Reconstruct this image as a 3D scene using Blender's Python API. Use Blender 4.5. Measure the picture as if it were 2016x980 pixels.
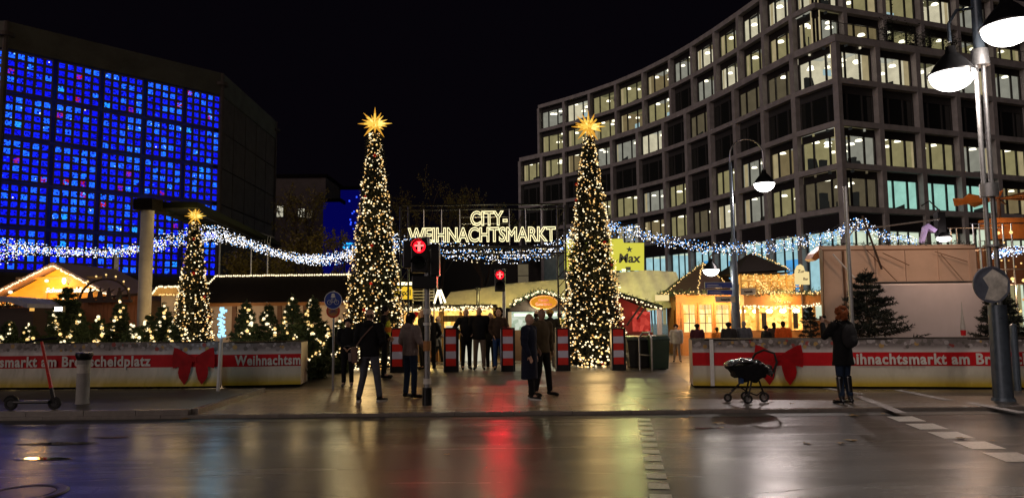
import bpy, bmesh, math, random
import numpy as np
from mathutils import Vector, Matrix, Euler
R = math.radians
PI = math.pi
rnd = random.Random(7)
for o in list(bpy.data.objects): bpy.data.objects.remove(o)
SC = bpy.context.scene
COL = SC.collection

# ---------------------------------------------------------------- camera
FPX, PITCH, ROLL, CAMH = 1400.0, R(5.02), R(-0.6), 1.70
cam = bpy.data.cameras.new('camera'); camo = bpy.data.objects.new('camera', cam); COL.objects.link(camo)
cam.sensor_width = 36.0; cam.lens = FPX / 2016 * 36.0; cam.clip_start = 0.1; cam.clip_end = 2000
RC = Matrix.Rotation(R(90) + PITCH, 3, 'X') @ Matrix.Rotation(ROLL, 3, 'Z')
camo.matrix_world = Matrix.Translation((0, 0, CAMH)) @ RC.to_4x4()
SC.camera = camo

# ---------------------------------------------------------------- world, city glow, exposure
w = bpy.data.worlds.new('World'); SC.world = w; w.use_nodes = True
nt = w.node_tree; nt.nodes.clear()
wo = nt.nodes.new('ShaderNodeOutputWorld'); bg = nt.nodes.new('ShaderNodeBackground')
sky = nt.nodes.new('ShaderNodeTexSky'); sky.sky_type = 'NISHITA'; sky.sun_disc = False
sky.sun_elevation = R(-6); sky.sun_rotation = R(200)
mx = nt.nodes.new('ShaderNodeMixRGB'); mx.blend_type = 'ADD'; mx.inputs[0].default_value = 1
mul = nt.nodes.new('ShaderNodeMixRGB'); mul.blend_type = 'MULTIPLY'; mul.inputs[0].default_value = 1
mul.inputs[2].default_value = (.02, .02, .02, 1)
nt.links.new(sky.outputs[0], mul.inputs[1]); nt.links.new(mul.outputs[0], mx.inputs[1])
mx.inputs[2].default_value = (.012, .0085, .017, 1)
nt.links.new(mx.outputs[0], bg.inputs[0]); bg.inputs[1].default_value = 0.14
nt.links.new(bg.outputs[0], wo.inputs[0])

sun = bpy.data.lights.new('city_glow', 'SUN'); suno = bpy.data.objects.new('city_glow', sun); COL.objects.link(suno)
sun.energy = 0.45; sun.angle = R(40); sun.color = (1.0, .80, .72)
suno.rotation_euler = (R(72), 0, R(-46))

SC.view_settings.view_transform = 'Standard'; SC.view_settings.look = 'None'
SC.view_settings.exposure = 0; SC.view_settings.gamma = 1; SC.view_settings.use_curve_mapping = False
SC.render.engine = 'CYCLES'
cy = SC.cycles
cy.use_denoising = True
try: cy.denoiser = 'OPENIMAGEDENOISE'; cy.denoising_prefilter = 'ACCURATE'
except Exception: pass
cy.max_bounces = 5; cy.diffuse_bounces = 2; cy.glossy_bounces = 3; cy.transmission_bounces = 4; cy.transparent_max_bounces = 10
cy.sample_clamp_indirect = 6; cy.caustics_reflective = False; cy.caustics_refractive = False
cy.use_light_tree = True

# ---------------------------------------------------------------- picture -> place
CAM = Vector((0, 0, CAMH))
def ray(px, py): return RC @ Vector(((px - 1008) / FPX, -(py - 490) / FPX, -1))
def at(px, py, Y):
    d = ray(px, py); return CAM + d * (Y / d.y)
def gz(px, py, z=0.0):
    d = ray(px, py); return CAM + d * ((z - CAMH) / d.z)
def ax(px, py, Y): return at(px, py, Y).x
def az(px, py, Y): return at(px, py, Y).z

# ---------------------------------------------------------------- materials
MATS = {}
def emat(name, col, s=1.0, sample=False):
    m = bpy.data.materials.new(name); m.use_nodes = True; n = m.node_tree; n.nodes.clear()
    o = n.nodes.new('ShaderNodeOutputMaterial'); e = n.nodes.new('ShaderNodeEmission')
    e.inputs[0].default_value = (*col, 1); e.inputs[1].default_value = s; n.links.new(e.outputs[0], o.inputs[0])
    m.cycles.emission_sampling = 'AUTO' if sample else 'NONE'
    MATS[name] = m; return m
def pmat(name, col, rough=.6, metal=0, var=.25, scale=6, bump=.0, bscale=40, col2=None, coat=0, spec=.5, stretch=None, rvar=0):
    m = bpy.data.materials.new(name); m.use_nodes = True; n = m.node_tree; b = n.nodes['Principled BSDF']
    b.inputs['Roughness'].default_value = rough; b.inputs['Metallic'].default_value = metal
    b.inputs['Specular IOR Level'].default_value = spec
    if coat: b.inputs['Coat Weight'].default_value = coat; b.inputs['Coat Roughness'].default_value = .08
    tc = n.nodes.new('ShaderNodeTexCoord'); mp = n.nodes.new('ShaderNodeMapping'); n.links.new(tc.outputs['Object'], mp.inputs[0])
    if stretch: mp.inputs['Scale'].default_value = stretch
    if col2 is None: col2 = tuple(c * (1 - var) for c in col)
    nz = n.nodes.new('ShaderNodeTexNoise'); nz.inputs['Scale'].default_value = scale; nz.inputs['Detail'].default_value = 5
    nz.inputs['Roughness'].default_value = .65
    n.links.new(mp.outputs[0], nz.inputs[0])
    cr = n.nodes.new('ShaderNodeValToRGB'); cr.color_ramp.elements[0].position = .35; cr.color_ramp.elements[1].position = .65
    cr.color_ramp.elements[0].color = (*col2, 1); cr.color_ramp.elements[1].color = (*col, 1)
    n.links.new(nz.outputs[0], cr.inputs[0]); n.links.new(cr.outputs[0], b.inputs['Base Color'])
    if rvar:
        mr = n.nodes.new('ShaderNodeMapRange'); mr.inputs['To Min'].default_value = max(0.02, rough - rvar); mr.inputs['To Max'].default_value = rough + rvar
        n.links.new(nz.outputs[0], mr.inputs[0]); n.links.new(mr.outputs[0], b.inputs['Roughness'])
    if bump:
        n2 = n.nodes.new('ShaderNodeTexNoise'); n2.inputs['Scale'].default_value = bscale; n2.inputs['Detail'].default_value = 4
        n.links.new(mp.outputs[0], n2.inputs[0])
        bp = n.nodes.new('ShaderNodeBump'); bp.inputs['Strength'].default_value = bump; bp.inputs['Distance'].default_value = .02
        n.links.new(n2.outputs[0], bp.inputs['Height']); n.links.new(bp.outputs[0], b.inputs['Normal'])
    MATS[name] = m; return m
def M(name): return MATS[name]

def wet_asphalt(name, base, r0, r1, bstr, brick=None, coat=1.0):
    m = bpy.data.materials.new(name); m.use_nodes = True; n = m.node_tree; b = n.nodes['Principled BSDF']; L = n.links.new
    tc = n.nodes.new('ShaderNodeTexCoord')
    big = n.nodes.new('ShaderNodeTexNoise'); big.inputs['Scale'].default_value = .55; big.inputs['Detail'].default_value = 6; big.inputs['Roughness'].default_value = .6
    mp = n.nodes.new('ShaderNodeMapping'); mp.inputs['Scale'].default_value = (.22, 1.5, 1); L(tc.outputs['Object'], mp.inputs[0]); L(mp.outputs[0], big.inputs[0])
    fine = n.nodes.new('ShaderNodeTexNoise'); fine.inputs['Scale'].default_value = 85; fine.inputs['Detail'].default_value = 3; L(tc.outputs['Object'], fine.inputs[0])
    mid = n.nodes.new('ShaderNodeTexNoise'); mid.inputs['Scale'].default_value = 5; mid.inputs['Detail'].default_value = 5; L(mp.outputs[0], mid.inputs[0])
    mr = n.nodes.new('ShaderNodeMapRange'); mr.inputs['From Min'].default_value = .38; mr.inputs['From Max'].default_value = .62
    mr.inputs['To Min'].default_value = r0; mr.inputs['To Max'].default_value = r1; L(big.outputs[0], mr.inputs[0])
    ad = n.nodes.new('ShaderNodeMath'); ad.operation = 'MULTIPLY_ADD'; ad.inputs[1].default_value = .08; L(mid.outputs[0], ad.inputs[0]); L(mr.outputs[0], ad.inputs[2])
    L(ad.outputs[0], b.inputs['Coat Roughness']); b.inputs['Roughness'].default_value = .55; b.inputs['Coat Weight'].default_value = coat; b.inputs['Coat IOR'].default_value = 1.6
    cr = n.nodes.new('ShaderNodeValToRGB'); cr.color_ramp.elements[0].position = .3; cr.color_ramp.elements[1].position = .75
    cr.color_ramp.elements[0].color = (*[c * .35 for c in base], 1); cr.color_ramp.elements[1].color = (*[c * 1.9 for c in base], 1)
    L(fine.outputs[0], cr.inputs[0]); L(cr.outputs[0], b.inputs['Base Color'])
    bp = n.nodes.new('ShaderNodeBump'); bp.inputs['Strength'].default_value = bstr; bp.inputs['Distance'].default_value = .006
    L(fine.outputs[0], bp.inputs['Height'])
    last = bp
    if brick:
        br = n.nodes.new('ShaderNodeTexBrick'); br.inputs['Scale'].default_value = 1
        br.inputs['Brick Width'].default_value = brick[0]; br.inputs['Row Height'].default_value = brick[1]; br.inputs['Mortar Size'].default_value = brick[2]
        br.inputs['Color1'].default_value = (*[c * 1.15 for c in base], 1); br.inputs['Color2'].default_value = (*[c * .75 for c in base], 1); br.inputs['Mortar'].default_value = (*[c * .2 for c in base], 1)
        L(tc.outputs['Object'], br.inputs[0])
        mm = n.nodes.new('ShaderNodeMixRGB'); mm.blend_type = 'MULTIPLY'; mm.inputs[0].default_value = .5; L(br.outputs[0], mm.inputs[1]); L(cr.outputs[0], mm.inputs[2]); 
        g = n.nodes.new('ShaderNodeMixRGB'); g.inputs[0].default_value = .75; L(cr.outputs[0], g.inputs[1]); L(br.outputs[0], g.inputs[2]); L(g.outputs[0], b.inputs['Base Color'])
        b2 = n.nodes.new('ShaderNodeBump'); b2.invert = True; b2.inputs['Strength'].default_value = .35; b2.inputs['Distance'].default_value = .006; L(br.outputs['Fac'], b2.inputs['Height']); L(bp.outputs[0], b2.inputs['Normal']); last = b2
    b3 = n.nodes.new('ShaderNodeBump'); b3.inputs['Strength'].default_value = .2; b3.inputs['Distance'].default_value = .01; L(mid.outputs[0], b3.inputs['Height']); L(last.outputs[0], b3.inputs['Normal'])
    L(b3.outputs[0], b.inputs['Normal'])
    cb = n.nodes.new('ShaderNodeBump'); cb.inputs['Strength'].default_value = .28; cb.inputs['Distance'].default_value = .006; L(fine.outputs[0], cb.inputs['Height'])
    cb2 = n.nodes.new('ShaderNodeBump'); cb2.inputs['Strength'].default_value = .22; cb2.inputs['Distance'].default_value = .006; L(mid.outputs[0], cb2.inputs['Height']); L(cb.outputs[0], cb2.inputs['Normal'])
    if brick: b4 = n.nodes.new('ShaderNodeBump'); b4.invert = True; b4.inputs['Strength'].default_value = .3; b4.inputs['Distance'].default_value = .004; L(br.outputs['Fac'], b4.inputs['Height']); L(cb2.outputs[0], b4.inputs['Normal']); cb2 = b4
    if name == 'wet_road':
        vm = n.nodes.new('ShaderNodeMapping'); vm.inputs['Scale'].default_value = (.16, .55, 1); L(tc.outputs['Object'], vm.inputs[0])
        wn = n.nodes.new('ShaderNodeTexNoise'); wn.inputs['Scale'].default_value = 3; wn.inputs['Detail'].default_value = 4; L(vm.outputs[0], wn.inputs[0])
        wm = n.nodes.new('ShaderNodeMixRGB'); wm.inputs[0].default_value = .12; L(vm.outputs[0], wm.inputs[1]); L(wn.outputs['Color'], wm.inputs[2])
        vo = n.nodes.new('ShaderNodeTexVoronoi'); vo.feature = 'DISTANCE_TO_EDGE'; vo.inputs['Scale'].default_value = 1.0; L(wm.outputs[0], vo.inputs[0])
        ck = n.nodes.new('ShaderNodeMapRange'); ck.inputs['From Min'].default_value = .0; ck.inputs['From Max'].default_value = .004; L(vo.outputs[0], ck.inputs[0])
        b5 = n.nodes.new('ShaderNodeBump'); b5.inputs['Strength'].default_value = .35; b5.inputs['Distance'].default_value = .005; L(ck.outputs[0], b5.inputs['Height']); L(cb2.outputs[0], b5.inputs['Normal']); cb2 = b5
        cm = n.nodes.new('ShaderNodeMixRGB'); cm.blend_type = 'MULTIPLY'; cm.inputs[0].default_value = .5; L(cr.outputs[0], cm.inputs[1]); L(ck.outputs[0], cm.inputs[2]); L(cm.outputs[0], b.inputs['Base Color'])
        # tyre-worn lanes and dried patches take the water film off
        dn = n.nodes.new('ShaderNodeTexNoise'); dn.inputs['Scale'].default_value = 1.1; dn.inputs['Detail'].default_value = 7; dn.inputs['Roughness'].default_value = .7; L(mp.outputs[0], dn.inputs[0])
        dr = n.nodes.new('ShaderNodeMapRange'); dr.inputs['From Min'].default_value = .38; dr.inputs['From Max'].default_value = .62; dr.inputs['To Min'].default_value = .55; dr.inputs['To Max'].default_value = 1.0; L(dn.outputs[0], dr.inputs[0]); gm = n.nodes.new('ShaderNodeMapRange'); gm.inputs['From Min'].default_value = .40; gm.inputs['From Max'].default_value = .60; gm.inputs['To Min'].default_value = .45; gm.inputs['To Max'].default_value = 1.15; L(fine.outputs[0], gm.inputs[0]); gx = n.nodes.new('ShaderNodeMath'); gx.operation = 'MULTIPLY'; gx.use_clamp = True; L(dr.outputs[0], gx.inputs[0]); L(gm.outputs[0], gx.inputs[1]); L(gx.outputs[0], b.inputs['Coat Weight'])
    L(cb2.outputs[0], b.inputs['Coat Normal'])
    MATS[name] = m; return m

# ---------------------------------------------------------------- mesh helpers
class MB:
    def __init__(s): s.v = []; s.f = []; s.m = []; s.mi = 0
    def quadv(s, *p):
        i = len(s.v); s.v += [tuple(q) for q in p]; s.f.append(tuple(range(i, i + len(p)))); s.m.append(s.mi); return s
    def box(s, c, d, rz=0, rot=None):
        i = len(s.v); x, y, z = [k / 2 for k in d]
        rm = rot if rot is not None else Matrix.Rotation(rz, 3, 'Z')
        for sx, sy, sz in ((-1,-1,-1),(1,-1,-1),(1,1,-1),(-1,1,-1),(-1,-1,1),(1,-1,1),(1,1,1),(-1,1,1)):
            p = rm @ Vector((sx * x, sy * y, sz * z)); s.v.append((p.x + c[0], p.y + c[1], p.z + c[2]))
        for f in ((0,3,2,1),(4,5,6,7),(0,1,5,4),(1,2,6,5),(2,3,7,6),(3,0,4,7)):
            s.f.append(tuple(i + k for k in f)); s.m.append(s.mi)
        return s
    def b2(s, x0, x1, y0, y1, z0, z1): return s.box(((x0+x1)/2, (y0+y1)/2, (z0+z1)/2), (abs(x1-x0), abs(y1-y0), abs(z1-z0)))
    def cyl(s, p0, p1, r0, r1=None, n=12, caps=True):
        r1 = r0 if r1 is None else r1; p0 = Vector(p0); p1 = Vector(p1); d = p1 - p0
        if d.length < 1e-6: return s
        a = d.normalized(); u = a.orthogonal().normalized(); v = a.cross(u); i = len(s.v)
        for p, r in ((p0, r0), (p1, r1)):
            for k in range(n):
                t = 2 * PI * k / n; s.v.append(tuple(p + (u * math.cos(t) + v * math.sin(t)) * r))
        for k in range(n):
            k2 = (k + 1) % n; s.f.append((i + k, i + k2, i + n + k2, i + n + k)); s.m.append(s.mi)
        if caps:
            s.f.append(tuple(i + k for k in reversed(range(n)))); s.m.append(s.mi)
            s.f.append(tuple(i + n + k for k in range(n))); s.m.append(s.mi)
        return s
    def tube(s, pts, r, n=8, r1=None):
        pts = [Vector(p) for p in pts]; N = len(pts); i = len(s.v); u = None
        for j, p in enumerate(pts):
            a = (pts[min(j + 1, N - 1)] - pts[max(j - 1, 0)]).normalized()
            if u is None: u = a.orthogonal().normalized()
            else: u = (u - a * u.dot(a)).normalized()
            v = a.cross(u); rr = r if r1 is None else r + (r1 - r) * j / (N - 1)
            for k in range(n):
                t = 2 * PI * k / n; s.v.append(tuple(p + (u * math.cos(t) + v * math.sin(t)) * rr))
        for j in range(N - 1):
            for k in range(n):
                k2 = (k + 1) % n; a0 = i + j * n
                s.f.append((a0 + k, a0 + k2, a0 + n + k2, a0 + n + k)); s.m.append(s.mi)
        s.f.append(tuple(i + k for k in reversed(range(n)))); s.m.append(s.mi)
        s.f.append(tuple(i + (N - 1) * n + k for k in range(n))); s.m.append(s.mi)
        return s
    def ell(s, c, r, n=12, m=8, rot=None, z0=-1, z1=1):
        """ellipsoid; r = (rx, ry, rz); z0..z1 cuts it"""
        i = len(s.v); c = Vector(c); t0 = math.asin(z0); t1 = math.asin(z1)
        for j in range(m + 1):
            t = t0 + (t1 - t0) * j / m
            for k in range(n):
                a = 2 * PI * k / n; p = Vector((r[0] * math.cos(t) * math.cos(a), r[1] * math.cos(t) * math.sin(a), r[2] * math.sin(t)))
                if rot is not None: p = rot @ p
                s.v.append(tuple(c + p))
        for j in range(m):
            for k in range(n):
                k2 = (k + 1) % n; a0 = i + j * n
                s.f.append((a0 + k, a0 + k2, a0 + n + k2, a0 + n + k)); s.m.append(s.mi)
        return s
    def lathe(s, prof, c=(0, 0, 0), n=20):
        i = len(s.v)
        for r, z in prof:
            for k in range(n):
                a = 2 * PI * k / n; s.v.append((c[0] + r * math.cos(a), c[1] + r * math.sin(a), c[2] + z))
        for j in range(len(prof) - 1):
            for k in range(n):
                k2 = (k + 1) % n; a0 = i + j * n
                s.f.append((a0 + k, a0 + k2, a0 + n + k2, a0 + n + k)); s.m.append(s.mi)
        return s
    def prism(s, pts, vec):
        """planar outline pts (3D) extruded along vec"""
        i = len(s.v); n = len(pts); v = Vector(vec)
        s.v += [tuple(p) for p in pts] + [tuple(Vector(p) + v) for p in pts]
        s.f.append(tuple(i + k for k in reversed(range(n)))); s.m.append(s.mi)
        s.f.append(tuple(i + n + k for k in range(n))); s.m.append(s.mi)
        for k in range(n):
            k2 = (k + 1) % n; s.f.append((i + k, i + k2, i + n + k2, i + n + k)); s.m.append(s.mi)
        return s
    def build(s, name, mats, parent=None, smooth=False, world=False, bevel=0):
        me = bpy.data.meshes.new(name)
        vs = s.v
        if world and parent is not None:
            inv = parent_matrix(parent).inverted(); vs = [tuple(inv @ Vector(v)) for v in vs]
        me.from_pydata(vs, [], s.f)
        if not isinstance(mats, (list, tuple)): mats = [mats]
        for m in mats: me.materials.append(M(m) if isinstance(m, str) else m)
        if len(mats) > 1: me.polygons.foreach_set('material_index', s.m)
        if smooth:
            me.polygons.foreach_set('use_smooth', [True] * len(me.polygons))
            try: me.set_sharp_from_angle(angle=R(40))
            except Exception: pass
        me.update()
        o = bpy.data.objects.new(name, me); COL.objects.link(o)
        if parent is not None: o.parent = parent
        if bevel:
            bm_ = o.modifiers.new('bevel', 'BEVEL'); bm_.width = bevel; bm_.segments = 2; bm_.limit_method = 'ANGLE'
        return o
def parent_matrix(o):
    m = Matrix.Translation(o.location) @ o.rotation_euler.to_matrix().to_4x4() @ Matrix.Diagonal((*o.scale, 1))
    return (parent_matrix(o.parent) @ m) if o.parent else m
def tag(o, label=None, cat=None, group=None, kind=None):
    if label: o['label'] = label
    if cat: o['category'] = cat
    if group: o['group'] = group
    if kind: o['kind'] = kind
    return o
def thing(name, label, cat, loc=(0, 0, 0), rz=0, group=None):
    o = bpy.data.objects.new(name, None); COL.objects.link(o); o.location = loc; o.rotation_euler = (0, 0, rz); o.empty_display_size = .2
    return tag(o, label, cat, group)
def struct(mb, name, mat, **k):
    o = mb.build(name, mat, **k); o['kind'] = 'structure'; return o
def copy_tree(o, parent=None):
    c = o.copy(); COL.objects.link(c)
    if parent is not None: c.parent = parent
    for ch in [k for k in bpy.data.objects if k.parent == o]: copy_tree(ch, c)
    return c
def lamp(name, loc, power, col=(1, .8, .55), rad=.08, parent=None, kind='POINT', spot=None):
    l = bpy.data.lights.new(name, kind); l.energy = power; l.color = col
    if kind != 'SUN': l.shadow_soft_size = rad
    if spot: l.spot_size = spot; l.spot_blend = .6
    o = bpy.data.objects.new(name, l); COL.objects.link(o)
    if parent is not None:
        o.parent = parent; o.location = parent_matrix(parent).inverted() @ Vector(loc)
    else: o.location = loc
    return o
def text_obj(s, name, mat, size, loc, rot=(R(90), 0, 0), parent=None, sx=1, extrude=.003, offset=0, outline=0, align='CENTER', spacing=1.0, shear=0, world=True):
    c = bpy.data.curves.new(name, 'FONT'); c.body = s; c.size = size; c.align_x = align; c.align_y = 'CENTER'
    c.space_character = spacing; c.offset = offset; c.resolution_u = 3; c.shear = shear
    if outline: c.fill_mode = 'NONE'; c.bevel_depth = outline; c.bevel_resolution = 1
    else: c.extrude = extrude
    t = bpy.data.objects.new(name, c); COL.objects.link(t); bpy.context.view_layer.update()
    me = bpy.data.meshes.new_from_object(t.evaluated_get(bpy.context.evaluated_depsgraph_get()))
    bpy.data.objects.remove(t); bpy.data.curves.remove(c)
    me.name = name; me.materials.clear(); me.materials.append(M(mat))
    me.transform(Matrix.Diagonal((sx, 1, 1, 1)))
    o = bpy.data.objects.new(name, me); COL.objects.link(o)
    mw = Matrix.Translation(loc) @ Euler(rot).to_matrix().to_4x4()
    if parent is not None:
        o.parent = parent
        if world: mw = parent_matrix(parent).inverted() @ mw
    o.matrix_basis = mw
    return o
def np_mesh(name, V, F, mats, parent=None, mi=None, smooth=False):
    """V (n,3), F (m,3 or 4) numpy arrays"""
    me = bpy.data.meshes.new(name); V = np.asarray(V, dtype=np.float32); F = np.asarray(F, dtype=np.int32); k = F.shape[1]
    me.vertices.add(len(V)); me.vertices.foreach_set('co', V.ravel())
    me.loops.add(F.size); me.loops.foreach_set('vertex_index', F.ravel())
    me.polygons.add(len(F)); me.polygons.foreach_set('loop_start', np.arange(len(F), dtype=np.int32) * k)
    me.polygons.foreach_set('loop_total', np.full(len(F), k, dtype=np.int32))
    if not isinstance(mats, (list, tuple)): mats = [mats]
    for m in mats: me.materials.append(M(m))
    if mi is not None: me.polygons.foreach_set('material_index', np.asarray(mi, dtype=np.int32))
    me.update(calc_edges=True); me.validate()
    o = bpy.data.objects.new(name, me); COL.objects.link(o)
    if parent is not None: o.parent = parent
    return o
def ico():
    t = (1 + 5 ** .5) / 2
    v = np.array([(-1,t,0),(1,t,0),(-1,-t,0),(1,-t,0),(0,-1,t),(0,1,t),(0,-1,-t),(0,1,-t),(t,0,-1),(t,0,1),(-t,0,-1),(-t,0,1)], float)
    v /= np.linalg.norm(v[0])
    f = np.array([(0,11,5),(0,5,1),(0,1,7),(0,7,10),(0,10,11),(1,5,9),(5,11,4),(11,10,2),(10,7,6),(7,1,8),(3,9,4),(3,4,2),(3,2,6),(3,6,8),(3,8,9),(4,9,5),(2,4,11),(6,2,10),(8,6,7),(9,8,1)])
    return v, f
ICO = ico()
def balls(name, pts, rad, mats, parent=None, mi=None):
    pts = np.asarray(pts, float).reshape(-1, 3); n = len(pts); rad = np.broadcast_to(np.asarray(rad, float), (n,))
    V = (pts[:, None, :] + ICO[0][None] * rad[:, None, None]).reshape(-1, 3)
    F = (ICO[1][None] + (np.arange(n) * 12)[:, None, None]).reshape(-1, 3)
    return np_mesh(name, V, F, mats, parent, None if mi is None else np.repeat(mi, 20))
BALLMESH = {}
def ball_child(name, p, r, mat, parent):
    key = (name, mat, round(r, 3))
    if key not in BALLMESH:
        o = balls(name, [(0, 0, 0)], r, mat, parent); BALLMESH[key] = o.data; o.location = p; return o
    o = bpy.data.objects.new(name, BALLMESH[key]); COL.objects.link(o); o.parent = parent; o.location = p; return o

# palette
pmat('concrete', (.47, .43, .43), .8, var=.3, scale=1.2, bump=.2)
pmat('concrete_pale', (.42, .40, .38), .7, var=.3, scale=2, bump=.2)
pmat('church_concrete', (.14, .11, .10), .9, var=.3, scale=1.0)
pmat('church_cornice', (.16, .15, .125), .9, var=.35, scale=.6)
pmat('dark_metal', (.02, .02, .022), .35, .6, rvar=.1)
pmat('window_frame', (.035, .030, .030), .5, .2)
pmat('black_plastic', (.012, .012, .014), .35)
pmat('rubber', (.015, .015, .015), .7)
pmat('steel', (.42, .42, .44), .32, .9, rvar=.1)
pmat('galvanised', (.30, .30, .31), .45, .7, scale=20, rvar=.12)
pmat('puddle_water', (.012, .012, .014), .035, var=.1, spec=1.0, bump=.03, bscale=6)
pmat('blue_grey_paint', (.10, .13, .17), .3, .3, scale=8, rvar=.08)
pmat('white_paint', (.75, .74, .72), .5, var=.12)
pmat('road_paint', (.85, .82, .78), .35, var=.35, scale=30, rvar=.12)
pmat('wood_brown', (.16, .075, .035), .65, stretch=(1, 1, 12), scale=3, bump=.2)
pmat('wood_dark', (.045, .022, .014), .7, stretch=(1, 1, 10), scale=3)
pmat('wood_orange', (.40, .17, .045), .6, stretch=(1, 1, 8), scale=3, bump=.15)
pmat('wood_gold', (.62, .36, .10), .55, stretch=(8, 1, 1), scale=3)
pmat('wood_red', (.24, .035, .025), .6, scale=4)
pmat('roof_dark', (.007, .005, .004), .9, bump=.3, spec=.1)
pmat('roof_pale', (.36, .25, .24), .7, stretch=(12, 1, 1), scale=4)
pmat('tarp_beige', (.68, .62, .38), .65, var=.18, scale=3, bump=.4, bscale=3)
pmat('wall_beige', (.58, .46, .34), .7, var=.12, scale=2)
pmat('hoarding_beige', (.62, .44, .33), .7, var=.14, scale=1.5)
pmat('trim_ochre', (.62, .44, .20), .6)
pmat('trailer_white', (.56, .50, .51), .38, var=.12, scale=1)
pmat('needle', (.065, .105, .045), .75, var=.6, scale=9)
pmat('needle_dark', (.012, .018, .010), .8, var=.5, scale=8)
pmat('bark', (.09, .06, .04), .9, scale=20)
pmat('leaf_ochre', (.34, .26, .05), .6, var=.5, scale=3)
pmat('leaf_fallen', (.40, .24, .06), .5, var=.5, scale=8)
pmat('banner_cream', (.50, .46, .40), .5, var=.10, scale=4, bump=.25, bscale=2.5)
pmat('banner_red', (.56, .010, .016), .6, var=.15, scale=5, spec=.2)
pmat('bow_red', (.46, .006, .010), .6, var=.45, scale=3, spec=.2)
pmat('reflect_red', (.75, .03, .02), .3)
pmat('reflect_white', (.62, .60, .74), .3, var=.1)
pmat('sign_blue', (.02, .05, .30), .35)
pmat('sign_red', (.55, .05, .03), .35)
pmat('sign_white', (.68, .66, .62), .4, var=.1)
pmat('sign_cream', (.62, .58, .46), .45)
pmat('ink', (.02, .02, .02), .6)
pmat('bin_green', (.02, .045, .03), .35, rvar=.1)
pmat('orange_paint', (.42, .15, .035), .5)
pmat('ball_red', (.45, .01, .01), .25)
glass = bpy.data.materials.new('pane_glass'); glass.use_nodes = True; n = glass.node_tree; n.nodes.clear()
_o = n.nodes.new('ShaderNodeOutputMaterial'); _m = n.nodes.new('ShaderNodeMixShader'); _t = n.nodes.new('ShaderNodeBsdfTransparent'); _g = n.nodes.new('ShaderNodeBsdfGlossy')
_g.inputs['Roughness'].default_value = .04; _m.inputs[0].default_value = .06; _t.inputs[0].default_value = (.93, .95, .93, 1)
n.links.new(_t.outputs[0], _m.inputs[1]); n.links.new(_g.outputs[0], _m.inputs[2]); n.links.new(_m.outputs[0], _o.inputs[0]); MATS['pane_glass'] = glass
pmat('glass_dark', (.02, .022, .02), .06, var=.1, spec=.8)
emat('bulb_warm', (1, .62, .22), 1.7)
emat('bulb_cream', (1, .80, .48), 2.0)
emat('bulb_dim', (1, .48, .13), .75)
emat('bulb_white', (.85, .88, 1), 3.2)
emat('bulb_blue', (.10, .38, 1), 2.6)
emat('ornament_glow_red', (1, .04, .02), .22)
emat('star_yellow', (1, .62, .09), 1.1, True); emat('star_bright', (1, .78, .22), 1.3)
emat('star_tip', (1, .46, .05), .8, True)
emat('tube_white', (1, .86, .55), 2.6, True)
emat('neon_sign', (1, .88, .48), 1.5)
emat('neon_blue', (.02, .42, 1), 1.6)
emat('red_signal', (1, .004, .012), 3.2, True)
emat('red_core', (1, .16, .14), 2.4)
emat('lamp_bowl', (1, .93, .86), 9, False)
emat('ice_light', (.30, .70, 1), 2.0, True)
# ================================================================ GROUND
wet_asphalt('wet_road', (.026, .022, .020), .06, .24, .45)
wet_asphalt('wet_square', (.10, .08, .065), .18, .38, .3)
wet_asphalt('island_asphalt', (.035, .032, .03), .4, .6, .4, coat=.35)
wet_asphalt('wet_pavers', (.36, .24, .14), .12, .26, .2, brick=(.40, .20, .012), coat=.8)
wet_asphalt('wet_cobbles', (.075, .055, .045), .22, .42, .5, brick=(.12, .11, .018))
wet_asphalt('wet_slabs', (.13, .095, .07), .2, .4, .2, brick=(1.0, .5, .014))
pmat('wet_stone', (.24, .21, .19), .2, scale=7, bump=.3, rvar=.12)
wet_asphalt('ramp_steel', (.05, .045, .042), .25, .5, .3)
def sheet(name, pts, mat, z=None, label=None):
    m = MB(); m.quadv(*[(p[0], p[1], (p[2] if z is None else z)) for p in pts]); return struct(m, name, mat)
KY = gz(1000, 811).y      # kerb line
sheet('ground', [(-600, KY + .14, 0), (600, KY + .14, 0), (600, 900, 0), (-600, 900, 0)], 'wet_square')
sheet('road', [(-300, -120, -.055), (300, -120, -.055), (300, KY + .12, -.055), (-300, KY + .12, -.055)], 'wet_road')
# kerb stones: low dropped kerb, one strip split into stones
k = MB()
x = -60
while x < 60:
    k.b2(x + .004, x + .996, KY, KY + .14, -.3, .006); x += 1.0
struct(k, 'kerb', 'wet_stone')
# gutter strip of darker slabs
sheet('gutter', [(-60, KY - .42, -.051), (60, KY - .42, -.051), (60, KY - .002, -.051), (-60, KY - .002, -.051)], 'island_asphalt')
xw = gz(1255, 790).x; xe = gz(470, 790).x
sheet('crossing_pavement', [(xe - 1.5, KY + .142, .004), (xw, KY + .142, .004), (xw, 16.3, .004), (xe - 1.5, 16.3, .004)], 'wet_pavers')
sheet('cobbled_pavement', [(xw + .01, KY + .142, .004), (9.6, KY + .142, .004), (9.6, 14.3, .004), (xw + .01, 14.3, .004)], 'wet_cobbles')
sheet('slab_pavement', [(xw + .01, 14.31, .004), (30, 14.31, .004), (30, 15.6, .004), (xw + .01, 15.6, .004)], 'wet_slabs')
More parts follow.
